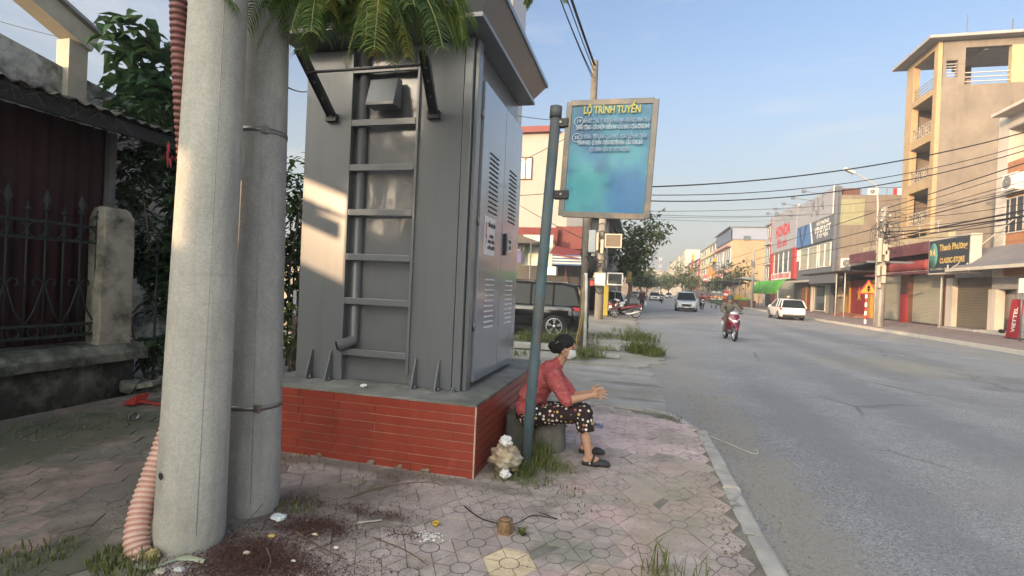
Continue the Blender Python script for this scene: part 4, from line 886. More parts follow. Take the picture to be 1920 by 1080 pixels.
FR = [((640, -30), (560, 105), 3.35, .1, .13, 0), ((600, -40), (620, 20), 3.3, .05, .13, 1), ((690, -60), (535, 75), 3.5, .12, .13, 0), ((760, -40), (700, 110), 3.55, .12, .14, 1), ((800, -30), (640, 60), 3.6, .1, .12, 0), ((770, -50), (735, 125), 3.5, .1, .14, 0),
      ((740, -40), (850, 70), 3.6, .12, .14, 0), ((720, -30), (880, 35), 3.65, .12, .13, 0), ((760, -20), (800, 105), 3.6, .08, .14, 0), ((690, -20), (700, 70), 3.4, .1, .14, 1), ((830, -40), (895, 50), 3.7, .06, .09, 0), ((700, -40), (760, 60), 3.3, .1, .15, 0), ((640, -40), (590, 50), 3.2, .1, .12, 0),
      ((380, -40), (445, 20), 3.0, .05, .07, 0), ((560, -40), (500, 15), 3.1, .05, .08, 0), ((820, -20), (860, 90), 3.7, .05, .12, 0), ((730, -50), (720, 95), 3.45, .1, .15, 1), ((600, -50), (545, 60), 3.25, .1, .12, 0), ((655, 10), (640, 85), 3.55, .05, .12, 0), ((850, -10), (868, 75), 3.65, .05, .12, 0), ((800, 0), (830, 95), 3.6, .05, .12, 0), ((590, -10), (575, 95), 3.45, .06, .12, 0), ((540, -40), (545, 60), 3.3, .05, .11, 0), ((740, 0), (770, 110), 3.55, .06, .13, 1), ((680, 0), (655, 60), 3.5, .08, .12, 0), ((1010, -30), (985, 10), 3.4, .02, .05, 0), ((1040, -30), (1062, 6), 3.4, .02, .05, 0)]
for a, e, dist, sag, l, y in FR:
    A = atd(*a, dist); E = atd(*e, dist+random.uniform(-.1, .15)); frond(A, E, sag, 34, l*1.15, fy if y else fr)
    if A.z > 3.3 and l > .11 and e[0] < 850:
        for q in range(2):
            jx, jy = random.gauss(0, 38), random.gauss(0, 14); frond(atd(a[0]+jx, a[1]+jy, dist+random.gauss(0, .12)), atd(e[0]+jx*1.4, e[1]+jy-14, dist+random.gauss(0, .25)), sag, 30, l*1.05, fr)
for P_ in (Pm[3:], Pn[1:], Po[1:]):
    for p in P_:
        for k in range(2):
            a = random.uniform(0, 6.28); frond(p, p+V((cos(a)*.5, sin(a)*.5, random.uniform(-.25, .1))), .08, 20, .12, fr)

# ---------------------------------------------------------------- people
def fuse(mb, voxel, it=6, fac=.5):
    me = bpy.data.meshes.new('tmp'); me.from_pydata(mb.v, [], mb.f)
    bm = bmesh.new(); bm.from_mesh(me); bmesh.ops.remove_doubles(bm, verts=bm.verts, dist=1e-6); bmesh.ops.recalc_face_normals(bm, faces=bm.faces); bm.to_mesh(me); bm.free()
    o = bpy.data.objects.new('tmp', me); C.objects.link(o)
    r = o.modifiers.new('r', 'REMESH'); r.mode = 'VOXEL'; r.voxel_size = voxel; r.use_smooth_shade = True
    s = o.modifiers.new('s', 'SMOOTH'); s.iterations = it; s.factor = fac
    res = bpy.data.meshes.new_from_object(o.evaluated_get(bpy.context.evaluated_depsgraph_get()))
    bpy.data.objects.remove(o); bpy.data.meshes.remove(me)
    for p in res.polygons: p.use_smooth = True
    return res
def cap(mb, a, b, ra, rb, n=14):
    a = V(a); b = V(b); mb.tube([a, b], [ra, rb], n=n); mb.ball(a, ra, n=n, m=8); mb.ball(b, rb, n=n, m=8)
def chain(mb, P, R, n=14):
    for i in range(len(P)-1): cap(mb, P[i], P[i+1], R[i], R[i+1], n)
def put(name, me, mat, parent, world=True):
    me.materials.clear(); me.materials.append(mat); me.name = name; return link(name, me, parent, world)
m_skin = M('skin', (.46, .27, .18), .55, var=.06, vs=9, bump=.1, bs=90, sub=.12)
m_hair = M('hair_black', (.012, .011, .012), .75, var=.4, vs=30, bump=.7, bs=140)
m_shoe = M('shoe_rubber', (.035, .035, .037), .6, var=.15)
m_mask = M('mask_white', (.66, .66, .66), .85, var=.05)
def dots(name, base):
    m = bpy.data.materials.new(name); m.use_nodes = True; nt = m.node_tree; N = nt.nodes; L = nt.links; P = N['Principled BSDF']; P.inputs['Roughness'].default_value = .85
    tc = N.new('ShaderNodeTexCoord'); v = N.new('ShaderNodeTexVoronoi'); v.inputs['Scale'].default_value = 25; v.inputs['Randomness'].default_value = .5; L.new(tc.outputs['Object'], v.inputs['Vector'])
    lt = N.new('ShaderNodeMath'); lt.operation = 'LESS_THAN'; lt.inputs[1].default_value = .33; L.new(v.outputs['Distance'], lt.inputs[0])
    sp = N.new('ShaderNodeSeparateColor'); L.new(v.outputs['Color'], sp.inputs[0])
    cr = N.new('ShaderNodeValToRGB'); cr.color_ramp.interpolation = 'CONSTANT'; L.new(sp.outputs[0], cr.inputs[0])
    els = [(0, (.72, .70, .62)), (.38, (.55, .40, .10)), (.55, (.30, .09, .09)), (.72, (.70, .66, .5)), (.88, (.42, .16, .10))]
    e = cr.color_ramp.elements; e[0].color = (*els[0][1], 1); e[1].position = els[1][0]; e[1].color = (*els[1][1], 1)
    for p_, c in els[2:]: k = e.new(p_); k.color = (*c, 1)
    mx = N.new('ShaderNodeMix'); mx.data_type = 'RGBA'; mx.inputs[6].default_value = (*base, 1); L.new(lt.outputs[0], mx.inputs[0]); L.new(cr.outputs[0], mx.inputs[7]); L.new(mx.outputs[2], P.inputs['Base Color'])
    return m
m_dots = dots('dotted_cloth', (.020, .009, .011))
m_blouse = M('blouse_red', (.40, .085, .085), .85, var=.18, vs=45, bump=.3, bs=160, col2=(.46, .16, .15), c2=.42)
def speckle_blouse(): 
    nt = m_blouse.node_tree; N = nt.nodes; L = nt.links; P = N['Principled BSDF']; out = P.inputs['Base Color'].links[0].from_socket
    tc = N.new('ShaderNodeTexCoord'); v = N.new('ShaderNodeTexVoronoi'); v.inputs['Scale'].default_value = 48; L.new(tc.outputs['Object'], v.inputs['Vector'])
    lt = N.new('ShaderNodeMath'); lt.operation = 'LESS_THAN'; lt.inputs[1].default_value = .2; L.new(v.outputs['Distance'], lt.inputs[0])
    mx = N.new('ShaderNodeMix'); mx.data_type = 'RGBA'; mx.inputs[7].default_value = (.12, .05, .05, 1); L.new(lt.outputs[0], mx.inputs[0]); L.new(out, mx.inputs[6]); L.new(mx.outputs[2], P.inputs['Base Color'])
speckle_blouse()
w = thing('person', 'woman in red blouse and dotted trousers sitting hunched on the stone stump, hands joined', 'person', (-.8, 4.95, 0))
def Q(px, py, Y): return OY(px, py, Y)
hipN, hipF = Q(1003, 778, 4.80), Q(1003, 771, 5.04); pel = Q(995, 774, 4.92); waist = Q(999, 745, 4.92); chest = Q(1022, 708, 4.91); upb = Q(1034, 690, 4.91); neck0 = Q(1050, 678, 4.90); neck1 = Q(1057, 667, 4.89)
head = Q(1062, 652, 4.88)
shN, shF = Q(1036, 705, 4.74), Q(1040, 699, 5.08); elN, elF = Q(1062, 752, 4.70), Q(1074, 742, 5.09); wrN, wrF = Q(1108, 742, 4.80), Q(1106, 737, 4.98)
knN, knF = Q(1096, 776, 4.74), Q(1094, 770, 5.06); anN, anF = Q(1103, 860, 4.68), Q(1096, 842, 5.02)
anN.z = .085; anF.z = .085
# body: one continuous surface
b = MB()
b.ball(pel+V((0, 0, .0)), .14, .165, .12, n=20, m=12); b.ball(waist, .115, .145, .13, n=20, m=12); b.ball(chest, .115, .16, .13, n=20, m=12)
cap(b, waist, chest, .10, .10); cap(b, chest, neck0, .09, .05); cap(b, neck0, neck1, .05, .047)
fw = V((.96, -.08, -.22)).normalized(); side = V((0, 1, 0)); side = (side-fw*side.dot(fw)).normalized(); up_ = side.cross(fw)*-1
if up_.z < 0: up_ = -up_
HR = Matrix((fw, side, up_)).transposed()
def H(x, y, z): return head+fw*x+side*y+up_*z
b.ball(H(-.012, 0, .018), .092, .073, .095, n=22, m=14, rot=HR); b.ball(H(.028, 0, -.045), .058, .054, .062, n=18, m=12, rot=HR); cap(b, H(.035, 0, -.075), H(.05, 0, -.088), .034, .026)
cap(b, H(.082, 0, -.01), H(.098, 0, -.032), .010, .014); b.ball(H(.078, 0, .022), .016, .045, .012, rot=HR); cap(b, H(.072, .0, -.066), H(.078, 0, -.068), .012, .009)
for s in (1, -1):
    b.ball(H(.055, s*.04, -.028), .02, .022, .018, rot=HR)
    for k in range(8): a = k*.8-2.4; b.ball(H(-.008+cos(a)*.016, s*.074, -.018+sin(a)*.027), .008, .006, .008, n=8, m=5)
    b.ball(H(-.01, s*.07, -.02), .012, .006, .02, n=8, m=6, rot=HR)
for sh, el, wr in ((shN, elN, wrN), (shF, elF, wrF)):
    cap(b, chest.lerp(sh, .6)+V((0, 0, .02)), sh, .07, .062); cap(b, sh, el, .052, .042); m = el.lerp(wr, .3); cap(b, el, m, .041, .040); cap(b, m, wr, .040, .026)
for hp, kn, an in ((hipN, knN, anN), (hipF, knF, anF)):
    cap(b, hp, kn, .085, .055); cf = kn.lerp(an, .32)+V((-.018, 0, 0)); cap(b, kn, cf, .052, .052); cap(b, cf, an+V((0, 0, .02)), .052, .034)
    cap(b, an+V((-.02, 0, -.035)), an+V((.11, 0, -.055)), .034, .026); cap(b, an+V((0, 0, .0)), an+V((.07, 0, -.03)), .034, .03); cap(b, an+V((.11, -.02, -.06)), an+V((.155, -.02, -.065)), .018, .014); cap(b, an+V((.11, .02, -.06)), an+V((.14, .025, -.065)), .018, .013)
# hands: palms meeting, fingers interlaced loosely
def hand(wr, tgt, s, spread):
    d = (tgt-wr).normalized(); upn = V((0, 0, 1)); up2 = (upn-d*upn.dot(d)).normalized(); sd = d.cross(up2)*s
    palm = wr+d*.055; cap(b, wr, palm+up2*.012, .024, .022); cap(b, wr, palm-up2*.016, .022, .020); cap(b, palm+up2*.02, palm-up2*.022, .017, .016)
    for k in range(4):
        base = wr+d*(.085+.006*(1-abs(k-1.3)))+up2*(.030-.020*k); L = (.078, .086, .080, .062)[k]; cu = (.25, .4, .5, .65)[k]
        d1 = (d+sd*cu*.4-up2*.12+up2*spread*(1.5-k)*.18).normalized(); d2 = (d1+sd*cu-up2*.25).normalized(); d3 = (d2+sd*cu*.9-up2*.3).normalized()
        p1_ = base+d1*L*.45; p2_ = p1_+d2*L*.33; p3_ = p2_+d3*L*.24; chain(b, [base-d*.02, base, p1_, p2_, p3_], [.0095, .0095, .0085, .0078, .0068], n=10)
    tb = wr+d*.03+up2*.022; q1 = tb+(d*.6+up2*.7+sd*.25).normalized()*.045; q2 = q1+(d+up2*.25+sd*.3).normalized()*.03; q3 = q2+(d+sd*.4).normalized()*.024; chain(b, [tb, q1, q2, q3], [.014, .011, .0095, .0078], n=10)
hand(wrN, Q(1136, 739, 4.87), 1, 1.0); hand(wrF, Q(1138, 731, 4.90), -1, .6)
put('body', fuse(b, .0055, 4, .5), m_skin, w)
# eyes and brows
for s in (1, -1):
    b = MB(); b.ball(H(.066, s*.033, .004), .010, .012, .006, n=10, m=6, rot=HR); b.build('eye', M('eye_dark', (.03, .02, .015), .2), w)
    b = MB(); b.tube([H(.078, s*.015, .026), H(.076, s*.032, .031), H(.064, s*.05, .026)], .003, n=6); b.build('eyebrow', m_hair, w)
# hair: cap combed back into a bun, with a clip
b = MB(); b.ball(H(-.028, 0, .036), .100, .085, .092, n=22, m=14, rot=HR); b.ball(H(-.062, 0, -.005), .078, .074, .075, n=20, m=12, rot=HR); b.ball(H(-.125, 0, -.022), .055, .062, .045, n=16, m=10, rot=HR); b.ball(H(-.105, 0, -.055), .045, .05, .035, n=14, m=8, rot=HR)
for s in (1, -1): b.ball(H(.022, s*.048, .062), .048, .034, .034, n=12, m=8, rot=HR); cap(b, H(-.0, s*.073, .03), H(-.035, s*.068, -.03), .016, .02)
hr = put('hair', fuse(b, .006, 5, .5), m_hair, w)
b = MB(); b.bar(H(-.10, -.055, .015), H(-.075, -.070, .045), .012, .008); b.build('hair_clip', M('clip_metal', (.5, .48, .45), .35, metal=.7), hr, bevel=.002)
# mask with ear loops
b = MB(); rows = []
for i in range(9):
    v = -1+2*i/8; rr = []
    for j in range(13):
        u = -1+2*j/12; th = u*1.25; bul = .016*(1-v*v); rr.append(H(.028+(.058+bul-.016*max(0, -v))*cos(th)+.012*(1-abs(v))*max(0, 1-abs(u)*3), (.069-.01*max(0, -v))*sin(th), -.045+v*.048))
    rows.append(rr)
b.loft(rows, cap=False, closed=False); mk_ = b.build('mask', m_mask, w, normals=False)
for s in (1, -1):
    b = MB()
    for v in (.7, -.7): b.tube([H(.045, s*.060, -.045+v*.042), H(.015, s*.078, -.03+v*.03), H(-.012, s*.082, -.018+v*.018)], .0016, n=5)
    b.build('ear_loop', m_mask, mk_)
# blouse
b = MB(); b.ball(pel+V((-.0, 0, .055)), .150, .190, .11, n=20, m=12); b.ball(waist, .142, .178, .14, n=22, m=14); b.ball(chest+V((-.012, 0, -.01)), .135, .182, .135, n=22, m=14); b.ball(upb+V((-.01, 0, 0)), .10, .15, .075, n=18, m=12)
cap(b, waist, chest, .13, .125); cap(b, chest, neck0-V((.012, 0, .012)), .10, .058); cap(b, pel+V((-.02, -.06, .03)), pel+V((.1, -.07, .02)), .11, .085); cap(b, pel+V((-.02, .06, .03)), pel+V((.1, .07, .02)), .11, .085)
for sh, el in ((shN, elN), (shF, elF)):
    cap(b, chest.lerp(sh, .5)+V((0, 0, .02)), sh, .09, .076); e2 = sh.lerp(el, .97); m = sh.lerp(el, .55)+V((0, 0, -.006)); cap(b, sh, m, .076, .068); cap(b, m, e2, .068, .062)
for k in range(7):     # folds at waist and elbow
    p = waist.lerp(chest, k/7); b.tube([p+V((.10, -.13, -.02)), p+V((.03, -.178, .005)), p+V((-.06, -.168, .02))], [.010, .014, .008], n=8)
me = fuse(b, .009, 4, .5)
for v_ in me.vertices: v_.co += v_.normal*(.010*noise.noise(V((v_.co.x*8, v_.co.y*8, v_.co.z*17)))+.006*noise.noise(V((v_.co.x*18, v_.co.y*18, v_.co.z*34))))
put('blouse', me, m_blouse, w)
# trousers: hips, thighs, wide legs ending at mid shin
b = MB(); b.ball(pel+V((0, 0, -.01)), .155, .185, .115, n=20, m=12)
for hp, kn, an in ((hipN, knN, anN), (hipF, knF, anF)):
    cap(b, pel.lerp(hp, .7), hp, .12, .108); cap(b, hp, kn, .106, .082); e = kn.lerp(an, .44)+V((-.004, 0, 0)); cap(b, kn, kn.lerp(an, .25)+V((-.01, 0, 0)), .080, .077); b.tube([kn.lerp(an, .1), kn.lerp(an, .3)+V((-.008, 0, 0)), e], [.078, .078, .082], n=18)
me = fuse(b, .009, 3, .5)
for v_ in me.vertices: v_.co += v_.normal*(.006*noise.noise(v_.co*11+V((3, 0, 0)))+.004*noise.noise(v_.co*26))
put('trousers', me, m_dots, w)
# clogs
for an in (anN, anF):
    b = MB(); rg = []
    for x, wd, h0, h1 in ((-.058, .022, .012, .03), (-.05, .036, .004, .045), (-.01, .042, .003, .05), (.05, .044, .003, .048), (.10, .05, .004, .072), (.15, .05, .006, .066), (.185, .036, .012, .048), (.2, .015, .02, .032)):
        rg.append([(an.x+x, an.y+wd*cos(a), (h0+h1)/2+(h1-h0)/2*sin(a)) for a in [2*pi*i/14 for i in range(14)]])
    b.loft(rg); s = b.build('shoe', m_shoe, w)
    b = MB(); b.tube([(an.x+.03, an.y-.047, .03), (an.x+.05, an.y-.036, .085), (an.x+.055, an.y, .108), (an.x+.05, an.y+.036, .085), (an.x+.03, an.y+.047, .03)], .010, n=8); b.build('shoe_strap', m_shoe, s)
    b = MB(); b.ball((an.x+.02, an.y-.049, .034), .009, .005, .009, n=10, m=6); b.build('shoe_button', m_mask, s)
# phone strap / small packet on the paving beyond her
p = G(1122, 803); b = MB(); b.cbox((p.x, p.y, .03), .10, .05, .05, Euler((.2, .3, .5)).to_matrix()); tag(b.build('paper_packet', M('packet_blue', (.10, .13, .22), .5, var=.6, vs=30, col2=(.6, .6, .6), c2=.45), bevel=.006), 'small blue and white packet on the tiles behind her knee', 'packet')
# ---------------------------------------------------------------- generic figures in local coordinates (facing -Y)
def figure(t, J, top, bot, hat=None, hatkind='helmet', vox=.014, face=True, shoe=m_shoe, mask=None):
    """J: joints (x right of figure seen from front is free); all local coordinates of t"""
    b = MB(); b.ball(J['pel'], .15, .12, .12, n=14, m=8); b.ball(J['chest'], .165, .115, .16, n=14, m=8); cap(b, J['pel'], J['chest'], .12, .12, 12); cap(b, J['chest'], J['neck'], .08, .05, 10); cap(b, J['neck'], J['head'], .05, .06, 10)
    h = V(J['head']); b.ball(h, .075, .09, .105, n=14, m=10); b.ball(h+V((0, -.09, -.015)), .014, .02, .02, n=8, m=5); b.ball(h+V((0, -.05, -.075)), .04, .035, .035, n=10, m=6)
    for s in ('L', 'R'):
        cap(b, J['sh'+s], J['el'+s], .05, .04, 10); cap(b, J['el'+s], J['wr'+s], .04, .027, 10); d = (V(J['wr'+s])-V(J['el'+s])).normalized(); cap(b, J['wr'+s], V(J['wr'+s])+d*.07, .028, .03, 8)
        for k in range(4): q = V(J['wr'+s])+d*.09+V(((k-1.5)*.018, 0, 0)); cap(b, q, q+d*.03+V((0, .02, -.03)), .010, .008, 6)
        cap(b, J['hip'+s], J['kn'+s], .075, .055, 10); cap(b, J['kn'+s], J['an'+s], .052, .036, 10)
    put('body', fuse(b, vox, 3), m_skin, t, False)
    b = MB(); b.ball(J['pel'], .165, .14, .13, n=14, m=8); b.ball(J['chest'], .19, .14, .17, n=14, m=8); cap(b, J['pel'], J['chest'], .135, .135, 12); cap(b, J['chest'], J['neck'], .10, .062, 10)
    for s in ('L', 'R'): cap(b, V(J['chest']).lerp(V(J['sh'+s]), .5), J['sh'+s], .09, .07, 10); cap(b, J['sh'+s], J['el'+s], .07, .06, 10); cap(b, J['el'+s], V(J['el'+s]).lerp(V(J['wr'+s]), .9), .06, .042, 10)
    me = fuse(b, vox, 3)
    for v_ in me.vertices: v_.co += v_.normal*(.012*noise.noise(v_.co*8))
    put('jacket', me, top, t, False)
    b = MB(); b.ball(J['pel'], .16, .135, .11, n=12, m=8)
    for s in ('L', 'R'): cap(b, J['hip'+s], J['kn'+s], .095, .075, 10); cap(b, J['kn'+s], V(J['kn'+s]).lerp(V(J['an'+s]), .93), .074, .058, 10)
    put('trousers', fuse(b, vox, 3), bot, t, False)
    for s in ('L', 'R'):
        a = V(J['an'+s]); b = MB(); b.loft([[(a.x+wd*cos(q), a.y+y, a.z-.05+hh*(.5+.5*sin(q))) for q in [2*pi*i/10 for i in range(10)]] for y, wd, hh in ((.06, .02, .04), (.05, .036, .07), (-.03, .04, .08), (-.12, .045, .055), (-.19, .03, .035), (-.2, .01, .02))]); b.build('shoe', shoe, t, False)
    b = MB()
    if hatkind == 'helmet':
        b.lathe([(.001, .15), (.06, .14), (.105, .10), (.128, .04), (.130, .0), (.122, -.02)], h+V((0, .01, .02)), n=18); o = b.build('helmet', hat, t, False)
        b = MB(); b.prism([h+V((-.09, -.10, .03)), h+V((.09, -.10, .03)), h+V((.07, -.17, .015)), h+V((-.07, -.17, .015))], (0, 0, .012)); b.build('visor', hat, o, False)
    elif hatkind == 'cone':
        b.lathe([(.001, .19), (.10, .12), (.22, .02), (.215, .015), (.001, .17)], h+V((0, 0, .03)), n=20); b.build('conical_hat', hat, t, False)
    else:
        b.ball(h+V((0, .02, .03)), .085, .095, .09, n=12, m=8); b.build('hair', hat, t, False)
    if mask: b = MB(); b.ball(h+V((0, -.045, -.045)), .06, .055, .05, n=12, m=8); b.build('mask', mask, t, False)
RIDER = dict(pel=(0, .30, .86), chest=(0, .22, 1.20), neck=(0, .18, 1.38), head=(0, .15, 1.50), shL=(-.19, .2, 1.32), shR=(.19, .2, 1.32), elL=(-.33, .0, 1.10), elR=(.33, .0, 1.10), wrL=(-.30, -.26, 1.04), wrR=(.30, -.26, 1.04), hipL=(-.10, .28, .82), hipR=(.10, .28, .82), knL=(-.19, -.12, .74), knR=(.19, -.12, .74), anL=(-.2, .0, .32), anR=(.2, .0, .32))
WALK = dict(pel=(0, 0, .92), chest=(0, -.02, 1.25), neck=(0, -.03, 1.42), head=(0, -.05, 1.53), shL=(-.18, 0, 1.36), shR=(.18, 0, 1.36), elL=(-.25, .06, 1.10), elR=(.25, -.03, 1.10), wrL=(-.27, .0, .86), wrR=(.26, -.16, .90), hipL=(-.09, 0, .88), hipR=(.09, 0, .88), knL=(-.1, -.12, .5), knR=(.1, .02, .5), anL=(-.1, -.14, .08), anR=(.1, .18, .1))
STAND = dict(WALK); STAND.update(knL=(-.1, -.03, .5), knR=(.1, -.03, .5), anL=(-.11, .0, .08), anR=(.11, .0, .08), wrL=(-.22, -.2, .95), wrR=(.22, -.2, .95))
# ---------------------------------------------------------------- cars
m_tyre = M('tyre', (.022, .022, .023), .85, var=.2); m_rim = M('alloy_rim', (.55, .56, .58), .3, metal=.8, var=.05, bump=0); m_rimd = M('rim_dark', (.05, .05, .052), .5)
m_glass = M('car_glass', (.015, .02, .022), .08, var=.05, bump=0, spec=.2); m_chrome = M('chrome', (.7, .7, .7), .15, metal=1, var=.03, bump=0)
m_trim = M('black_trim', (.008, .008, .009), .75, var=.1); m_tail = M('tail_lamp', (.45, .02, .02), .2, var=.1, bump=0, coat=.5); m_head = M('head_lamp', (.75, .77, .8), .12, var=.05, bump=0, spec=.8)
m_plate = M('number_plate', (.7, .7, .68), .5, var=.05)
def paint(n, c, r=.22): return M('paint_'+n, c, r, var=.03, bump=0, coat=.8, spec=.5)
def wheel(t, x, y, r, wd, n=14, spokes=5):
    o = 1 if x > 0 else -1; b = MB()
    b.lathe([(r*.68, -wd/2), (r*.93, -wd/2), (r, -wd/2+.03), (r, wd/2-.03), (r*.93, wd/2), (r*.68, wd/2)], (x, y, r), axis=(o, 0, 0), n=28, cap=False)
    w = b.build('wheel', m_tyre, t, False)
    b = MB(); b.lathe([(.001, wd*.15), (r*.64, wd*.15)], (x, y, r), axis=(o, 0, 0), n=24); b.build('brake_disc', m_rimd, w, False)
    b = MB(); b.lathe([(r*.62, wd*.1), (r*.70, wd*.52), (r*.64, wd*.52), (r*.60, wd*.3)], (x, y, r), axis=(o, 0, 0), n=28, cap=False); b.lathe([(r*.16, wd*.2), (r*.14, wd*.5), (.001, wd*.52)], (x, y, r), axis=(o, 0, 0), n=12)
    for k in range(spokes):
        for da in (-.14, .14):
            a = 2*pi*k/spokes+.3; xx = x+o*wd*.45; b.bar((xx, y+cos(a)*r*.12, r+sin(a)*r*.12), (xx, y+cos(a+da)*r*.66, r+sin(a+da)*r*.66), .035, .02, up=(1, 0, 0))
    b.build('rim', m_rim, w, False)
def car(name, label, loc, rz, L, W, H, pm, kind='hatch', wr=.33, cat='car', group=None):
    t = thing(name, label, cat, loc, rz, group); h = L/2; w = W/2; belt = H*.60 if kind != 'sedan' else H*.64
    bon = H*.56
    st = [(-h, .42, .62, w*.72), (-h+.06, .24, .80*bon+.1, w*.86), (-h+.25, .2, bon*.98-.04, w*.95), (-h+.95, .2, bon+.05, w), (-h+1.25, .2, belt, w), (h-.5, .2, belt+.02, w), (h-.12, .22, belt, w*.93), (h-.03, .3, belt-.06, w*.88), (h, .42, belt-.3, w*.8)]
    if kind == 'sedan': st[-4:] = [(h-.85, .2, belt, w), (h-.15, .24, belt-.03, w*.93), (h-.03, .3, belt-.1, w*.88), (h, .42, belt-.35, w*.8)]
    b = MB(); rg = []
    for y, zb, zt, ww in st:
        dz = zt-zb; half = [(ww*.80, zb), (ww*.95, zb+.05), (ww*.99, zb+dz*.35), (ww, zb+dz*.62), (ww*.985, zb+dz*.86), (ww*.93, zt-.02), (ww*.80, zt), (ww*.4, zt+.012)]
        rg.append([(x, y, z) for x, z in half]+[(-x, y, z) for x, z in half[::-1]])
    b.loft(rg); bd = b.build('body', pm, t, False)
    # glasshouse
    if kind == 'suv': pr = [(-h+1.15, belt-.02), (-h+1.95, H-.09), (-h+2.5, H-.01), (h-.75, H-.02), (h-.32, H-.10), (h-.10, belt-.02)]
    elif kind == 'sedan': pr = [(-h+1.2, belt-.02), (-h+1.95, H-.05), (-h+2.4, H), (h-1.5, H-.02), (h-1.2, H-.07), (h-.55, belt-.02)]
    else: pr = [(-h+1.0, belt-.02), (-h+1.85, H-.08), (-h+2.4, H), (h-.7, H-.03), (h-.38, H-.10), (h-.06, belt-.03)]
    def hw(z): return w*.93-(z-belt)/(H-belt)*w*.22
    n = len(pr); Lp = [(-hw(z), y, z) for y, z in pr]; Rp = [(hw(z), y, z) for y, z in pr]
    b = MB(); b.add(Lp+Rp, [tuple(range(n))[::-1], tuple(range(n, 2*n))]+[(i, i+1, n+i+1, n+i) for i in range(n-1)]); b.build('glasshouse', m_glass, t, False, bevel=.02)
    b = MB(); e = .012
    top = [(y, z+e) for y, z in pr[1:-1]]; b.loft([[(-hw(z)-.004, y, z-.05), (-hw(z)+.03, y, z), (0, y, z+.02), (hw(z)-.03, y, z), (hw(z)+.004, y, z-.05)] for y, z in top], cap=False, closed=False); b.build('roof', pm, t, False, normals=False)
    for s in (-1, 1):
        b = MB()
        def pp(y, z): return (s*(hw(z)+.004), y, z)
        b.bar(pp(*pr[0]), pp(*pr[1]), .05, .06); b.bar(pp(*pr[-1]), pp(*pr[-2]), .06, .09)
        for f in (.42, .72) if kind != 'sedan' else (.45, .8):
            y = pr[1][0]*(1-f)+pr[-2][0]*f; b.bar(pp(y+.02, belt-.02), pp(y, H-.06), .05, .07)
        for i in range(1, n-2): b.bar(pp(pr[i][0], pr[i][1]-.03), pp(pr[i+1][0], pr[i+1][1]-.03), .04, .05)
        b.build('window_pillar', pm if kind != 'suv' else m_trim, t, False)
    for s in (-1, 1): b = MB(); b.bar((s*(w*.955), -h+1.1, belt-.03), (s*(w*.955), h-.2, belt), .012, .028); b.build('belt_trim', m_chrome, t, False)
    for s in (-1, 1):
        for y in (-h+.86, h-.92 if kind != 'sedan' else h-1.0):
            b = MB(); b.lathe([(.001, 0), (wr*1.10, 0), (wr*1.11, .006)], (s*(w-.012), y, wr), axis=(s, 0, 0), n=26); b.build('wheel_arch', m_trim, t, False)
            wheel(t, s*(w-.10), y, wr, .22)
        b = MB(); b.ball((s*(w+.08), -h+1.4, belt+.04), .11, .06, .075, n=12, m=8); b.bar((s*w*.93, -h+1.4, belt), (s*(w+.08), -h+1.4, belt+.02), .05, .04); b.build('wing_mirror', pm, t, False)
        b = MB(); y0 = -h-.02; zl = .56*H*.8; b.loft([[(s*(w*.46), y0+q, zl+.02), (s*w*.80, y0+.10+q, zl+.04), (s*w*.97, y0+.30+q, zl+.10), (s*w*.97, y0+.42+q, zl+.20), (s*w*.82, y0+.2+q, zl+.19), (s*w*.5, y0+.08+q, zl+.10)] for q in (0, .12)], smooth=False); b.build('headlight', m_head, t, False, bevel=.01)
        b = MB(); zt = belt-.14; yb = h+.012; b.hexa([(s*w*.50, yb-.02, zt-.09), (s*w*.92, yb-.06, zt-.07), (s*w*1.006, yb-.30, zt-.02), (s*w*.6, yb-.3, zt-.05), (s*w*.50, yb-.05, zt+.05), (s*w*.90, yb-.09, zt+.08), (s*w*1.004, yb-.36, zt+.09), (s*w*.6, yb-.3, zt+.05)]); b.build('tail_light', m_tail, t, False, bevel=.008)
        for y in (-h+1.55+.1, -h+2.55):
            b = MB(); b.box(min(s*w*.985, s*(w+.02)), max(s*w*.985, s*(w+.02)), y+.55, y+.72, belt-.17, belt-.14); b.build('door_handle', m_chrome if kind == 'suv' else pm, t, False)
        if kind == 'suv':
            b = MB(); b.bar((s*(w*.99), -h+1.3, .3), (s*(w*.99), h-1.35, .3), .06, .14); b.build('sill_cladding', m_trim, t, False)
            b = MB(); b.bar((s*w*.66, pr[1][0]+.2, H+.04), (s*w*.66, pr[-3][0], H+.035), .03, .03); b.build('roof_rail', m_chrome, t, False)
    b = MB(); b.prism([(-w*.56, -h-.02, .70), (-w*.34, -h-.03, .47), (w*.34, -h-.03, .47), (w*.56, -h-.02, .70)], (0, .2, 0)); b.build('grille', m_trim, t, False, bevel=.02)
    b = MB(); b.bar((-w*.5, -h+.0, .70), (w*.5, -h+.0, .70), .05, .03); b.bar((-w*.58, -h-.035, .70), (-w*.36, -h-.045, .48), .03, .04); b.bar((w*.58, -h-.035, .70), (w*.36, -h-.045, .48), .03, .04); b.build('grille_chrome', m_chrome, t, False)
    b = MB(); b.box(-w*.8, w*.8, -h-.0, -h+.2, .24, .36); b.build('lower_intake', m_trim, t, False, bevel=.02)
    b = MB(); b.box(-w*.84, w*.84, h-.2, h+.02, .24, .44); b.build('rear_bumper', m_trim, t, False, bevel=.03)
    b = MB(); b.box(-w*.8, w*.8, h-.1, h+.024, .36, .385); b.build('bumper_trim', m_chrome, t, False)
    b = MB(); b.box(-.2, .2, h-.08, h+.03, belt-.42, belt-.29); b.build('rear_plate', m_plate, t, False)
    b = MB(); b.box(-.2, .2, -h-.05, -h+.02, .36, .45); b.build('front_plate', m_plate, t, False)
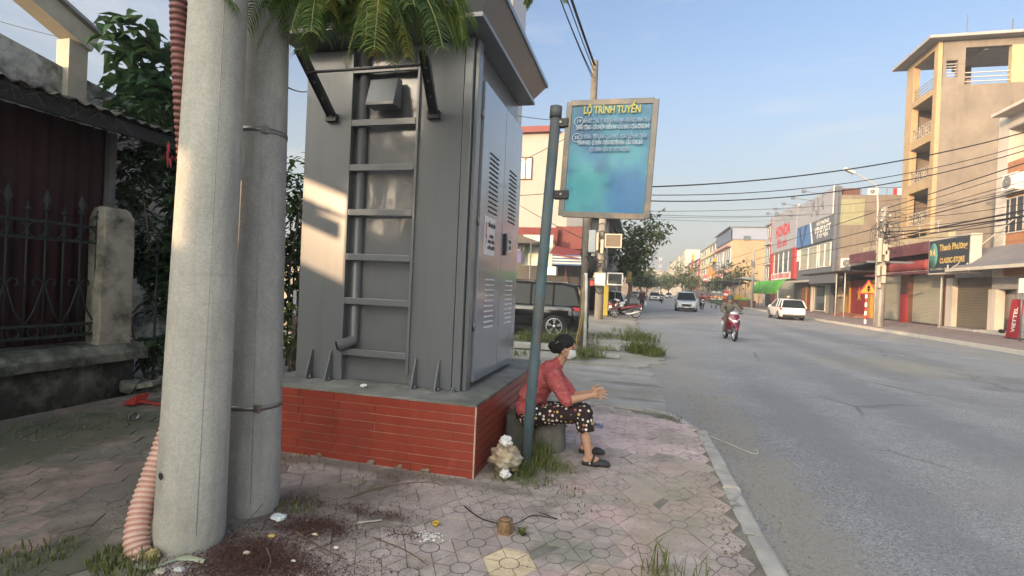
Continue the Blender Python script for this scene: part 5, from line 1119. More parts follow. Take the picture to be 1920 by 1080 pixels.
    b = MB(); b.box(-w*.85, w*.85, -h+.5, h-.5, .16, .24); b.build('underbody', m_trim, t, False)
    return t
car('parked_suv', 'glossy black seven seat SUV parked side on beyond the weedy verge', (-4.15, 17.15, -.035), radians(-90), 4.75, 1.85, 1.80, paint('black', (.008, .008, .009), .12), 'suv', wr=.385)
car('parked_hatchback', 'white hatchback parked at the far kerb seen from behind', (10.85, 43.9, ZR), pi+.02, 4.2, 1.78, 1.56, paint('white', (.78, .76, .72)), 'hatch')
car('oncoming_minivan', 'silver blue minivan driving towards the camera down the street', (3.95, 50.5, ZR), -.03, 4.55, 1.83, 1.76, paint('silver_blue', (.42, .47, .52)), 'hatch')
car('distant_car', 'small white car far down the road behind the nearer motorbikes', (2.25, 99, ZR), 0, 4.4, 1.8, 1.6, paint('white', (.78, .76, .72)), 'suv')
car('distant_car', 'pale parked car far off at the left roadside beyond the walker', (-.1, 108, -.035), 0, 4.4, 1.75, 1.5, paint('pale', (.6, .6, .58)), 'sedan')
car('distant_car', 'grey parked car small in the distance left of the tall mast', (-1.6, 125, -.035), 0, 4.4, 1.75, 1.5, paint('grey', (.3, .3, .31)), 'sedan')
car('distant_car', 'pale car waiting far away on the right side of the road', (7.2, 150, ZR), 0, 4.4, 1.75, 1.5, paint('pale', (.6, .6, .58)), 'sedan')
car('parked_car', 'silver car parked behind the two motorbikes under the street tree', (-2.1, 36.5, -.035), .1, 4.3, 1.74, 1.55, paint('silver', (.5, .52, .54)), 'hatch')
# ---------------------------------------------------------------- motorbikes
m_eng = M('engine_grey', (.16, .16, .17), .45, metal=.6, var=.2); m_seat = M('seat_vinyl', (.02, .02, .021), .55)
def motorbike(t, pm, accent):
    for y, nm in ((-.63, 'front'), (.62, 'rear')):
        b = MB(); r = .285; b.lathe([(r*.76, -.04), (r*.95, -.045), (r, -.02), (r, .02), (r*.95, .045), (r*.76, .04)], (0, y, r), axis=(1, 0, 0), n=26, cap=False); w = b.build('wheel', m_tyre, t, False)
        b = MB(); b.lathe([(r*.72, -.03), (r*.78, -.03), (r*.78, .03), (r*.72, .03), (r*.72, -.03)], (0, y, r), axis=(1, 0, 0), n=24, cap=False); b.lathe([(.04, -.05), (.04, .05)], (0, y, r), axis=(1, 0, 0), n=10)
        for k in range(6): a = k*pi/3; b.bar((0, y+cos(a)*.03, r+sin(a)*.03), (0, y+cos(a)*r*.74, r+sin(a)*r*.74), .03, .02, up=(1, 0, 0))
        b.build('rim', m_rim, w, False)
    b = MB(); 
    for s in (-1, 1): b.tube([(s*.07, -.63, .285), (s*.07, -.50, .62), (s*.05, -.42, .88)], .02, n=8)
    b.build('fork', m_eng, t, False)
    b = MB(); rg = []
    for a in range(9): q = radians(20+a*17); rg.append([(x, -.63-cos(q)*.33, .285+sin(q)*.33) for x in (-.06, -.045, .045, .06)])
    b.loft([[(x, y, z+(.02 if abs(x) < .05 else -.03)) for x, y, z in r] for r in rg], cap=False, closed=False); b.build('front_fender', pm, t, False, normals=False)
    b = MB(); b.loft([[(s_*wd*c, y+.06*(1-c*c)*-1, z) for s_, c in ((-1, 1), (-1, .6), (-1, .2), (1, .2), (1, .6), (1, 1))] for wd, y, z in ((.06, -.60, .55), (.15, -.56, .68), (.19, -.52, .82), (.17, -.46, .95), (.10, -.42, 1.02))], cap=False, closed=False)
    b.loft([[(s_*wd*c, y, z) for s_, c in ((-1, 1), (-1, .4), (1, .4), (1, 1))] for wd, y, z in ((.20, -.34, .40), (.23, -.42, .62), (.21, -.44, .85), (.16, -.40, .98))], cap=False, closed=False); b.build('leg_shield', pm, t, False, normals=False)
    b = MB(); b.ball((0, -.585, .72), .10, .05, .055, n=14, m=8); b.build('headlight', m_head, t, False)
    b = MB()
    for s in (-1, 1): b.prism([(s*.09, -.59, .74), (s*.2, -.53, .80), (s*.205, -.525, .86), (s*.12, -.575, .80)], (0, .015, 0))
    b.build('fairing_stripe', accent, t, False)
    b = MB(); b.ball((0, -.44, 1.0), .15, .10, .075, n=14, m=8); b.build('handlebar_cowl', accent, t, False)
    b = MB(); b.tube([(-.34, -.33, 1.02), (-.18, -.40, 1.0), (.18, -.40, 1.0), (.34, -.33, 1.02)], .017, n=8); b.build('handlebar', m_seat, t, False)
    for s in (-1, 1):
        b = MB(); b.tube([(s*.22, -.38, 1.02), (s*.27, -.40, 1.18)], .007, n=6); b.ball((s*.28, -.405, 1.2), .055, .015, .04, n=12, m=8); b.build('mirror', m_seat, t, False)
    b = MB(); b.loft([[(wd*cos(a), y, z+hh*sin(a)) for a in [2*pi*i/12 for i in range(12)]] for y, wd, z, hh in ((-.12, .09, .75, .04), (.0, .13, .78, .06), (.3, .14, .80, .06), (.62, .11, .83, .05), (.72, .06, .85, .03))]); b.build('seat', m_seat, t, False)
    b = MB(); b.loft([[(wd*cos(a), y, z+hh*sin(a)) for a in [2*pi*i/12 for i in range(12)]] for y, wd, z, hh in ((-.38, .10, .52, .08), (-.12, .10, .56, .12), (.1, .13, .62, .14), (.4, .14, .68, .12), (.75, .11, .74, .08), (.92, .05, .78, .04))]); b.build('side_panel', pm, t, False)
    b = MB(); b.ball((0, .0, .34), .14, .24, .13, n=12, m=8); b.bar((.1, .1, .32), (.1, .62, .29), .05, .1); b.build('engine', m_eng, t, False)
    b = MB(); b.tube([(.12, -.05, .25), (.15, .2, .24), (.17, .45, .32), (.17, .85, .42)], [.02, .025, .05, .05], n=10); b.build('exhaust', accent, t, False)
    b = MB(); b.box(-.1, .1, .88, .93, .70, .78); b.build('tail_light', m_tail, t, False, bevel=.01); b = MB(); b.box(-.09, .09, .93, .945, .52, .65); b.build('rear_plate', m_plate, t, False)
    b = MB(); b.tube([(-.09, -.05, .25), (-.19, -.02, .24)], .014, n=6); b.tube([(.09, -.05, .25), (.19, -.02, .24)], .014, n=6); b.tube([(-.08, .15, .25), (-.2, .2, .02)], .012, n=6); b.build('foot_peg_bar', m_eng, t, False)
    return t
p = G(1368, 637, ZR); m_maroon = paint('maroon', (.16, .012, .03)); m_silv = M('silver_plastic', (.62, .63, .64), .3, metal=.3, var=.05)
mo = motorbike(thing('motorbike', 'maroon motorbike ridden towards the camera in mid road', 'motorbike', (p.x, p.y, ZR), .10), m_maroon, m_silv)
m_olive = M('jacket_olive', (.13, .115, .095), .9, var=.2, vs=6, bump=.3); m_trs = M('trouser_brown', (.11, .085, .075), .9, var=.2); m_hgreen = M('helmet_green', (.035, .07, .055), .3, var=.05, bump=0)
figure(thing('person', 'man in olive jacket and dark green helmet riding the maroon motorbike', 'person', (p.x, p.y, ZR), .10), RIDER, m_olive, m_trs, m_hgreen, 'helmet', vox=.018)
m_dk = M('cloth_dark', (.03, .03, .035), .9); m_dkr = M('cloth_plum', (.09, .035, .04), .9); m_strw = M('straw_hat', (.5, .42, .28), .9, var=.15); m_bl = M('cloth_blue', (.08, .11, .2), .9)
def put_rider(px, py, Y, rz, bl, pl_, pm, top, hat):
    x = OY(px, 545, Y).x
    r_ = dup(mo, (x, Y, ZR), rz, bl)
    for o in [q for q in bpy.data.objects if q.parent == r_ and q.data.materials and q.data.materials[0] == m_maroon]:
        o.data = o.data.copy(); o.data.materials[0] = pm
    figure(thing('person', pl_, 'person', (x, Y, ZR), rz), RIDER, top, m_dk, hat, 'helmet', vox=.03)
put_rider(1241, 0, 78, 0, 'dark motorbike far off in the left half of the road', 'rider in dark clothes far down the left of the road', paint('black', (.008,)*3), m_dk, m_hgreen)
put_rider(1232, 0, 118, 0, 'tiny dark motorbike just right of the distant walker', 'tiny rider farthest away near the road end', paint('black', (.008,)*3), m_bl, m_silv)
put_rider(1317, 0, 58, .05, 'dark motorbike just right of the minivan', 'rider in plum shirt right of the silver minivan', paint('black', (.008,)*3), m_dkr, m_dk)
def park(px, py, rz, label, pm, z=-.01):
    g_ = G(px, py, z); r_ = dup(mo, (g_.x, g_.y, z), rz, label)
    for o in [q for q in bpy.data.objects if q.parent == r_ and q.data.materials and q.data.materials[0] == m_maroon]:
        o.data = o.data.copy(); o.data.materials[0] = pm
    return r_
park(1172, 596, radians(-72), 'red motorbike parked side on by the yellow pillar', paint('red_bike', (.12, .012, .018)))
park(1150, 592, radians(170), 'black scooter parked beside the red motorbike, rear plate showing', paint('black', (.008,)*3))
park(1390, 574, radians(60), 'parked motorbike among the market stalls across the road', paint('blue_bike', (.03, .06, .15)), ZR)
# walkers
x = OY(1203, 581, 45).x; figure(thing('person', 'walker in dark clothes and conical hat carrying bags along the left roadside', 'person', (x, 45, -.035), .1), WALK, m_dkr, m_dk, m_strw, 'cone', vox=.025)
t = thing('carry_bag', 'pale bag hanging from the hand of the walker in the hat', 'bag', (x+.3, 44.9, 0)); b = MB(); b.lathe([(.02, .78), (.10, .66), (.14, .50), (.10, .40)], (x+.28, 44.85, 0), n=12); b.build('bag_body', m_plate, t); b = MB(); b.tube([(x+.2, 44.85, .70), (x+.26, 44.85, .86), (x+.34, 44.85, .70)], .008, n=5); b.build('bag_handle', m_plate, t)
g_ = OX(1457, 575, 14.6); figure(thing('person', 'person in pale top and straw hat standing behind the white hatchback', 'person', (14.0, 56, .06), .4), STAND, M('cloth_cream', (.5, .45, .36), .9), m_bl, m_strw, 'cone', vox=.03)
# ---------------------------------------------------------------- houses across the road (facades on the plane X = 20, facing the street)
ZP = .06
m_cem = M('cement_render', (.215, .18, .145), .9, var=.16, vs=.7, bump=.3, bs=12, col2=(.165, .14, .115), c2=.45)
m_och = M('ochre_paint', (.40, .29, .165), .85, var=.10, vs=1, bump=.15, bs=15, col2=(.33, .25, .16), c2=.4)
m_sof = M('soffit_grey', (.32, .31, .31), .9, var=.1)
m_whp = M('white_plaster', (.52, .48, .42), .85, var=.08, vs=1.2, bump=.15, col2=(.43, .39, .33), c2=.38)
m_org = M('terracotta_paint', (.38, .18, .095), .85, var=.12, vs=1.5)
m_mar = M('maroon_board', (.14, .045, .055), .7, var=.25, vs=3, col2=(.2, .09, .09), c2=.4)
m_shut = M('shutter_grey', (.34, .33, .26), .5, var=.08, vs=1, bump=.05)
m_shutd = M('shutter_brown', (.13, .115, .085), .5, var=.12, vs=1, bump=.05)
m_gl = M('window_glass', (.06, .08, .09), .08, var=.2, vs=.8, bump=0, spec=.7)
m_glw = M('window_glass_warm', (.36, .33, .24), .12, var=.25, vs=.6, bump=0, spec=.6)
m_rail = M('railing_pale', (.42, .40, .36), .6, var=.1)
m_gry = M('cladding_grey', (.12, .13, .15), .45, var=.1, vs=1)
m_pan = M('panel_silver', (.32, .32, .345), .45, var=.06, vs=.6)
m_redp = M('panel_red', (.38, .04, .04), .5, var=.08)
m_brwn = M('brown_wood', (.12, .05, .035), .7, var=.2)
m_blu = M('panel_blue', (.06, .16, .38), .45, var=.1)
m_tarp = M('tarp_green', (.10, .36, .03), .6, var=.15, vs=1)
m_awn = M('awning_grey', (.20, .19, .20), .7, var=.12, vs=1)
m_dksign = M('sign_dark', (.035, .042, .05), .45, var=.1)
m_gold = M('letter_gold', (.62, .45, .16), .5, var=.05); m_white2 = M('sign_white', (.74, .73, .68), .5, var=.05); m_redl = M('letter_red', (.50, .03, .04), .5)
RT_, UP_ = (0, -1, 0), (0, 0, 1)
for _m, _c in ((m_cem, (.12, .10, .08)), (m_och, (.2, .14, .08)), (m_whp, (.22, .20, .17)), (m_org, (.2, .1, .06)), (m_sof, (.15, .145, .14)), (m_shut, (.19, .18, .15)), (m_mar, (.06, .03, .03))): streaks(_m, _c, .55, (1.6, 1.6, .22), .5, .78)
def Yp(px, X=20., py=560): return OX(px, py, X).y
def Zp(px, py, X=20.): return OX(px, py, X).z
def part(t, name, mat, *boxes, bevel=0):
    b = MB()
    for x in boxes: b.box(*x)
    return b.build(name, mat, t, bevel=bevel)
def windowX(t, X, y0, y1, z0, z1, n=2, fm=None, gm=None, d=.06):
    """window in a wall facing -X"""
    fm = fm or m_white2; gm = gm or m_gl; w = .06; b = MB()
    b.box(X-d, X-.003, y0, y0+w, z0, z1); b.box(X-d, X-.003, y1-w, y1, z0, z1); b.box(X-d, X-.003, y0+w, y1-w, z0, z0+w); b.box(X-d, X-.003, y0+w, y1-w, z1-w, z1)
    for k in range(1, n): y = y0+(y1-y0)*k/n; b.box(X-d+.004, X-.003, y-w*.4, y+w*.4, z0+w, z1-w)
    o = b.build('window', fm, t); part(o, 'pane', gm, (X-.025, X-.006, y0+w, y1-w, z0+w, z1-w)); return o
def windowY(t, Y, x0, x1, z0, z1, n=2, fm=None, gm=None, d=.06):
    fm = fm or m_white2; gm = gm or m_gl; w = .06; b = MB()
    b.box(x0, x0+w, Y-d, Y-.003, z0, z1); b.box(x1-w, x1, Y-d, Y-.003, z0, z1); b.box(x0+w, x1-w, Y-d, Y-.003, z0, z0+w); b.box(x0+w, x1-w, Y-d, Y-.003, z1-w, z1)
    for k in range(1, n): x = x0+(x1-x0)*k/n; b.box(x-w*.4, x+w*.4, Y-d+.004, Y-.003, z0+w, z1-w)
    o = b.build('window', fm, t); part(o, 'pane', gm, (x0+w, x1-w, Y-.025, Y-.006, z0+w, z1-w)); return o
def shutter(t, X, y0, y1, z0, z1, mat):
    b = MB(); n = int((z1-z0)/.05); rows = [[(X-.02*abs(sin(pi*i/2)), y, z0+(z1-z0)*i/n) for y in (y0, y1)] for i in range(n+1)]
    b.loft(rows, smooth=False, cap=False, closed=False); o = b.build('roller_shutter', mat, t, normals=False)
    part(o, 'bottom_bar', m_strap, (X-.04, X-.02, y0, y1, z0, z0+.08)); return o
def acunit(label, x0, y0, y1, z0, z1, face='X', dep=.32):
    t = thing('air_conditioner', label, 'air conditioner', (x0, (y0+y1)/2, z0))
    if face == 'X': part(t, 'casing', m_white2, (x0-dep, x0-.01, y0, y1, z0, z1), bevel=.02); c = V((x0-dep-.002, y0+(y1-y0)*.62, (z0+z1)/2)); ax = (-1, 0, 0)
    else: part(t, 'casing', m_white2, (y0, y1, x0-dep, x0-.01, z0, z1), bevel=.02); c = V((y0+(y1-y0)*.38, x0-dep-.002, (z0+z1)/2)); ax = (0, -1, 0)
    r = (z1-z0)*.38; b = MB(); b.lathe([(.001, 0), (r, 0), (r, .01)], c, axis=ax, n=20); g = b.build('fan_opening', m_gry, t)
    b = MB()
    for k in range(1, 5): rr = r*k/4.2; b.lathe([(rr-.008, .012), (rr, .016), (rr+.008, .012)], c, axis=ax, n=20, cap=False)
    b.lathe([(.001, .02), (r*.2, .018)], c, axis=ax, n=10); b.build('fan_grille', m_rail, t)
# ---- near right house with balcony column, windows and awning
X = 19.5
yC0, yC1 = 34.6, 35.5; zt = Zp(1856, 217, X)
t = thing('town_house', 'white and terracotta house at the right edge with barred windows', 'house', (X, 32, ZP))
part(t, 'corner_column', m_whp, (X, X+.75, yC0, yC1, ZP+3.2, zt), bevel=.02)
zr0, zr1 = Zp(1880, 247, X), Zp(1880, 222, X)
part(t, 'roof_beam', m_whp, (X-.05, X+9, 24, yC0-.003, zr0, zr1), (X-.9, X-.053, 24, yC0-.003, zr1-.15, zr1+.02))
part(t, 'balcony_ceiling', m_sof, (X+.0, X+8.9, 24.01, yC0-.01, zr0-.05, zr0-.003))
zf = Zp(1885, 307, X); zw1, zw0 = Zp(1890, 372, X), Zp(1890, 438, X); ze = Zp(1890, 367, X)
part(t, 'upper_wall', M('beige_wall', (.48, .42, .36), .9, var=.1), (X+2.2, X+9, 24, yC1, zf-.3, zr0-.06))
part(t, 'balcony_front', m_org, (X, X+.15, 28, yC0-.003, ze+.12, zf)); part(t, 'balcony_rail_wall', m_sof, (X, X+.15, 24, 27.99, ze+.12, zf-.25))
part(t, 'side_wall', m_whp, (X+.76, X+9, yC0+.1, yC1-.02, ZP+3, zr0+.4))
part(t, 'front_wall', m_org, (X+.05, X+.3, 24, yC0-.003, ZP+3.3, ze-.003)); part(t, 'ledge', m_whp, (X-.25, X+.4, 24, yC0-.003, ze, ze+.11))
b = MB(); yw1, yw0 = Yp(1872, X), Yp(1925, X)
windowX(t, X+.05, yw0, yw1, zw0, zw1, 4, m_whp, M('louvre_dark', (.05, .055, .06), .5))
b = MB(); b.lathe([(.16, 0), (.18, .06), (.08, .12), (.10, .22), (.04, .3), (.05, .4), (.012, .5), (.004, 1.1)], (X+.35, 35.05, zt), n=12); b.build('roof_finial', M('finial_brown', (.22, .12, .08), .7), t)
zb0 = ZP+3.3; part(t, 'ground_wall', m_sof, (X+1.0, X+9, 24, 36.0, ZP, zb0)); part(t, 'ground_lintel', m_sof, (X+.3, X+1.0, 24, 36.0, zb0-.75, zb0-.003))
part(t, 'ground_column', m_whp, (X+.25, X+.7, 35.55, 36.2, ZP, zb0-.76)); part(t, 'ground_column', m_sof, (X+.4, X+.9, 33.4, 34.1, ZP, zb0-.76)); part(t, 'threshold', m_whp, (X-.6, X+1, 26, 35.3, ZP, ZP+.18))
za0, za1 = Zp(1880, 497, 18.2), Zp(1880, 462, X)
b = MB(); b.prism([(X+.02, 36.6, za1), (X+.02, 36.6, za1+.05), (18.0, 36.6, za0+.05), (18.0, 36.6, za0)], (0, -12, 0)); b.build('awning', m_awn, t)
part(t, 'awning_beam', m_whp, (17.9, 18.05, 24, 37.0, za0-.19, za0-.003)); b = MB(); b.bar((18.0, 36.4, za0), (X+.04, 33.6, za1+1.6), .05, .05); b.build('awning_stay', m_rail, t)
y = Yp(1873, X-.2); acunit('air conditioner bracketed under the balcony of the terracotta house', X-.02, y-1.25, y-.15, Zp(1875, 366, X), Zp(1875, 336, X), dep=.4)
# banner stand and little street sign
p = G(1900, 622, ZP); p = V((17.6, OX(1900, 600, 17.6).y, ZP)); t = thing('banner_stand', 'upright red advertising banner leaning at the shop front on the right', 'banner', tuple(p))
b = MB(); b.prism([(17.55, p.y-.43, ZP+.05), (17.55, p.y+.43, ZP+.05), (17.75, p.y+.43, 2.0), (17.75, p.y-.43, 2.0)], (.03, 0, 0)); b.build('banner_cloth', M('banner_red', (.30, .02, .025), .5, var=.1), t)
text('banner_text', 'BÁNH MÌ', (17.64, p.y, 1.05), (.1, .0, 1), (-1, 1, 0), .34, m_white2, t, width=1.2, bold=.02) if False else text('banner_text', 'VIETTEL', (17.62, p.y-.05, 1.0), V((.1, 0, 1)), V((0, 1, 0)), .34, m_white2, t, width=1.25, bold=.02)
part(t, 'base', m_blk, (17.45, 17.9, p.y-.4, p.y+.4, ZP, ZP+.04)); b = MB(); b.ball((17.5, p.y+.62, ZP+.32), .12, .2, .1); b.build('sandbag', m_blk, t)
p = G(1912, 640, ZP); t = thing('small_street_sign', 'small white plate on a thin dark post at the right edge', 'sign', tuple(p))
b = MB(); b.tube([p, p+V((0, 0, OX(1914, 528, p.x).z-ZP))], .035, n=8); b.build('post', m_gry, t); z = OX(1914, 535, p.x).z; part(t, 'plate', m_white2, (p.x-.05, p.x-.02, p.y-.38, p.y+.16, z-.35, z+.32))
# ---- low shop with dark shutter and the dark sign
X = 20.; y0, y1 = 36.25, Yp(1789, X)
t = thing('shutter_shop', 'low shop with one dark brown roller shutter between white pillars', 'shop', (X, 38.5, ZP))
zs = Zp(1830, 520); part(t, 'wall', m_sof, (X+.25, X+8, y0, y1+.6, ZP, zs+1.2)); shutter(t, X+.2, y0, y1, ZP+.05, zs, m_shutd); part(t, 'lintel', m_sof, (X-.05, X+.24, y0, y1, zs, zs+.9))
part(t, 'pillar', m_whp, (X-.12, X+.24, y1+.003, y1+.75, ZP, zs)); part(t, 'doorstep', m_sof, (X-.9, X+.1, y0, y1, ZP, ZP+.1))
xs = 18.2; ys0, ys1 = Yp(1819.5, xs, 480), Yp(1741, xs, 480); zs1, zs0 = Zp(1819, 437, xs), Zp(1819, 511, xs)
t = thing('shop_sign', 'dark boxed shop sign with gold lettering and a green oval above the shutters', 'sign', (xs, ys0, zs0))
part(t, 'box', m_whp, (xs, xs+.55, ys0, ys1, zs0, zs1), bevel=.02); part(t, 'face', m_dksign, (xs-.02, xs-.003, ys0+.1, ys1-.1, zs0+.1, zs1-.1))
hS = zs1-zs0; yc = ys1-.62
b = MB(); b.loft([[(xs-.024-.004*q, yc+.5*cos(a), (zs0+zs1)/2+.03*hS+hS*.36*sin(a)) for a in [2*pi*i/28 for i in range(28)]] for q in (0, 1)]); b.build('oval', M('oval_green', (.10, .26, .22), .5), t)
b = MB(); 
for q in range(7): b.tube([(xs-.034, yc+.3-.1*q, (zs0+zs1)/2+.1+.05*sin(q*2)), (xs-.034, yc+.27-.1*q, (zs0+zs1)/2+.3+.2*sin(q*1.7+1))], .025, n=5)
b.build('oval_emblem', m_gold, t)
text('sign_text', 'Thanh Phương', (xs-.028, (ys0+ys1)/2-.52, zs1-hS*.28), RT_, UP_, .55, m_gold, t, width=2.9, bold=.03); text('sign_text', 'CLASSIC-STORE', (xs-.028, (ys0+ys1)/2-.45, zs0+hS*.36), RT_, UP_, .46, m_gold, t, width=2.6, bold=.03)
text('sign_small_text', 'Đ/C: 125 TRƯỜNG CHINH', (xs-.028, (ys0+ys1)/2+.9, zs0+.32), RT_, UP_, .2, m_rail, t, width=2.0); text('sign_small_text', '0936 588 998', (xs-.028, ys0+.95, zs0+.36), RT_, UP_, .2, m_rail, t, width=1.2)
b = MB(); b.box(xs-.03, xs-.02, (ys0+ys1)/2-.15, (ys0+ys1)/2+.0, zs0+.2, zs0+.55); b.box(xs-.03, xs-.02, ys0+.12, ys0+.28, zs0+.22, zs0+.58); b.build('sign_icon', m_white2, t)
# ---- twin shutter shop with maroon fascia
y0, y1 = y1+.8, Yp(1652, X)
t = thing('twin_shutter_shop', 'single storey shop with two grey green shutters under a maroon fascia', 'shop', (X, (y0+y1)/2, ZP))
zm1, zm0, zp1 = Zp(1739, 459), Zp(1739, 480), Zp(1739, 442); zsh = Zp(1720, 513)
part(t, 'wall', m_cem, (X+.3, X+2, y0, y1+8, ZP, zm1)); part(t, 'parapet', M('parapet_yellow', (.42, .36, .24), .9, var=.15, vs=2, col2=(.4, .34, .24), c2=.4), (X-.1, X+.3, y0, y1+4, zm1-.003, zp1))
part(t, 'fascia', m_mar, (X-1.2, X-1.05, y0, y1+4, zm0, zm1)); part(t, 'canopy_slab', m_brwn, (X-1.045, X+.3, y0, y1+4, zm0+.3, zm0+.5)); part(t, 'soffit_beam', m_brwn, (X-.05, X+.28, y0, y1, zsh, zm0+.29))
m1 = Yp(1706, X); m2 = Yp(1690, X)
shutter(t, X+.2, y0+.3, m1, ZP+.05, zsh, m_shut); shutter(t, X+.2, m2, y1-.2, ZP+.05, zsh, m_shut)
part(t, 'pillar', m_brwn, (X-.1, X+.24, m1+.003, m2-.003, ZP, zsh-.003)); part(t, 'pillar', m_brwn, (X-.1, X+.24, y0-.75, y0+.29, ZP, zsh-.003)); part(t, 'pillar_foot', m_redp, (X-.13, X-.1, m1+.05, m2-.05, ZP, ZP+2.2))
zr = Zp(1700, 500, X-1.1); ra, rb = Yp(1738, X-1.1), Yp(1668, X-1.1)
b = MB(); rg = []
for i in range(25):
    y = ra+(rb-ra)*i/24; rg.append([(X-1.1+.22*cos(a)+.03*noise.noise(V((i*.7, a, 0))), y, zr+(.38+.07*noise.noise(V((i*.5, a*2, 4))))*sin(a)) for a in [2*pi*k/12 for k in range(12)]])
b.loft(rg); b.build('rolled_awning', M('awning_red', (.27, .05, .045), .8, var=.2, vs=3), t)
part(t, 'awning_bar', m_rail, (X-1.15, X-1.08, ra-1.0, rb+.8, zr-.42, zr-.36)); part(t, 'canopy_edge', m_mar, (X-1.35, X-1.2, y0, y1, zr-.6, zr-.43))
b = MB(); b.tube([(X-1.3, Yp(1764, X-1.3), ZP), (X-1.3, Yp(1764, X-1.3), zr-.5)], .05, n=8); b.build('downpipe', m_rail, t)
b = MB()
for yy in (y0+1.5, y0+4, y0+6.5): b.tube([(X, yy, zp1), (X, yy, zp1+.9)], .03, n=6)
b.tube([(X, y0+1, zp1+.9), (X, y1+2, zp1+.9)], .025, n=6); b.build('roof_rail', m_rail, t)
# ---- ochre tower house
X = 22.0; ya, yb = Yp(1746, X, 330), Yp(1694, X, 330); XE = 33
def zz(py): return Zp(1747, py, X)
t = thing('tower_house', 'tall ochre tower house of bare render with balconies and an open roof pavilion', 'house', (X, ya, ZP))
zTop, zSof = zz(86), zz(97); zPar = OY(1770, 162, ya).z
rec = 1.9; pw = .95
levels = [(179, 247), (262, 331), (349, 415), (433, 500)]
part(t, 'back_wall', m_och, (X+rec, X+rec+.2, ya+.2, yb, 3, zPar)); part(t, 'side_wall', m_cem, (X, XE, ya-.2, ya+.2, 3, zPar), (X+.503, XE, yb, yb+.2, 3, zPar))
part(t, 'pillar', m_och, (X, X+.5, yb-pw, yb+.2, 3, zSof-.103)); part(t, 'pillar', m_och, (X-.003, X+.3, ya-.203, ya+.35, 3, zTop-.123))
prev = zPar
for i, (a, c) in enumerate(levels):
    z1 = zz(a); z0 = zz(c)
    part(t, 'floor_band', m_och, (X+.01, X+.35, ya+.353, yb-pw-.003, z1, prev-.003)); part(t, 'floor_slab', m_sof, (X+.353, X+rec-.003, ya+.353, yb-.003, z1+.05, z1+.25)); prev = z0
    d0 = ya+.5; part(t, 'balcony_door', m_gry, (X+rec-.05, X+rec-.003, d0, d0+1.5, z0+.0, z1-.35))
    zr_ = z0+1.05; r_ = MB(); g0, g1 = ya+.36, yb-pw
    r_.bar((X+.15, g0, zr_), (X+.15, g1, zr_), .05, .05); r_.bar((X+.15, g0, z0+.1), (X+.15, g1, z0+.1), .04, .04)
    nn = 3
    for k in range(nn):
        u0 = g0+(g1-g0)*k/nn; u1 = g0+(g1-g0)*(k+1)/nn; um = (u0+u1)/2; zmid = (z0+.1+zr_)/2
        for s, e in (((u0, zmid), (um, zr_)), ((um, zr_), (u1, zmid)), ((u1, zmid), (um, z0+.1)), ((um, z0+.1), (u0, zmid)), ((u0, z0+.1), (u0, zr_))): r_.bar((X+.15, *s), (X+.15, *e), .035, .035)
        r_.tube([(X+.15, um+.22*cos(q), zmid+.22*sin(q)) for q in [2*pi*j/12 for j in range(13)]], .02, n=5, cap=False)
    r_.build('balcony_railing', m_rail, t)
# roof pavilion
part(t, 'terrace_floor', m_sof, (X+.05, XE, ya+.21, yb, zPar-.2, zPar-.05))
def sx(px, py): return OY(px, py, ya-.2).x
def sz(px, py): return OY(px, py, ya-.2).z
x1, x2, x3, x4 = sx(1774, 130), sx(1796, 130), sx(1810, 120), sx(1897, 120); zw0, zw1 = sz(1785, 145), sz(1785, 113)
x5 = sx(1921, 120)
part(t, 'pavilion_wall', m_cem, (X+.35, x1, ya-.2, ya+.2, zPar+.003, zTop-.123), (x2, x3, ya-.2, ya+.2, zPar+.003, zTop-.123), (x1+.003, x2-.003, ya-.2, ya+.2, zPar+.003, zw0), (x1+.003, x2-.003, ya-.2, ya+.2, zw1, zTop-.123), (x3+.003, XE, ya-.19, ya+.2, zSof-.25, zTop-.123))
part(t, 'pavilion_pillar', M('pillar_yellow', (.40, .34, .2), .85, var=.1), (x4, x5, ya-.2, ya+.2, zPar+.003, zSof-.253)); part(t, 'pavilion_pillar', m_cem, (X+3.6, X+4.5, yb-.4, yb, zPar, zSof)); part(t, 'pavilion_pillar', m_cem, (XE-.6, XE, yb-.4, yb, zPar, zSof)); part(t, 'pavilion_pillar', m_cem, (XE-.6, XE, ya-.2, ya+.2, zPar+.003, zSof-1.01))
part(t, 'window_grille', m_rail, *[(x1, x2, ya-.03, ya+.03, zw0+(zw1-zw0)*k/6-.025, zw0+(zw1-zw0)*k/6+.025) for k in range(1, 6)])
part(t, 'terrace_railing', m_rail, *[(x3, XE, ya-.03, ya+.03, zPar+q-.03, zPar+q+.03) for q in (.3, .65, 1.0)], *[(X+.1, X+.16, ya+.4, yb-pw, zPar+q-.02, zPar+q+.02) for q in (.2, .45, .7, .95)], *[(X+1, XE, yb-.03, yb+.03, zPar+q-.03, zPar+q+.03) for q in (.3, .65, 1.0)])
part(t, 'roof_slab', m_sof, (X-.9, XE+1, ya-.9, yb+1.0, zTop-.12, zTop+.12), bevel=.03); part(t, 'top_beam', m_och, (X, X+.4, ya+.36, yb+.2, zSof-.1, zTop-.123)); b = MB(); b.tube([(XE-5.5, ya+1, zTop), (XE-5.5, ya+1, zTop+1.8)], .04, n=6); b.build('lightning_rod', m_gry, t); b = MB(); b.tube([(X+2.2, ya+.5, zTop), (X+2.2, ya+.5, zTop+2.2)], .03, n=6); b.lathe([(.1, 0), (.12, .25), (.03, .4)], (X+2.2, ya+.5, zTop+.1), n=8); b.build('lightning_rod', m_gry, t)
part(t, 'pavilion_beam', m_sof, (x3+1.4, x3+1.7, ya+.21, yb, zSof-.35, zSof-.003))
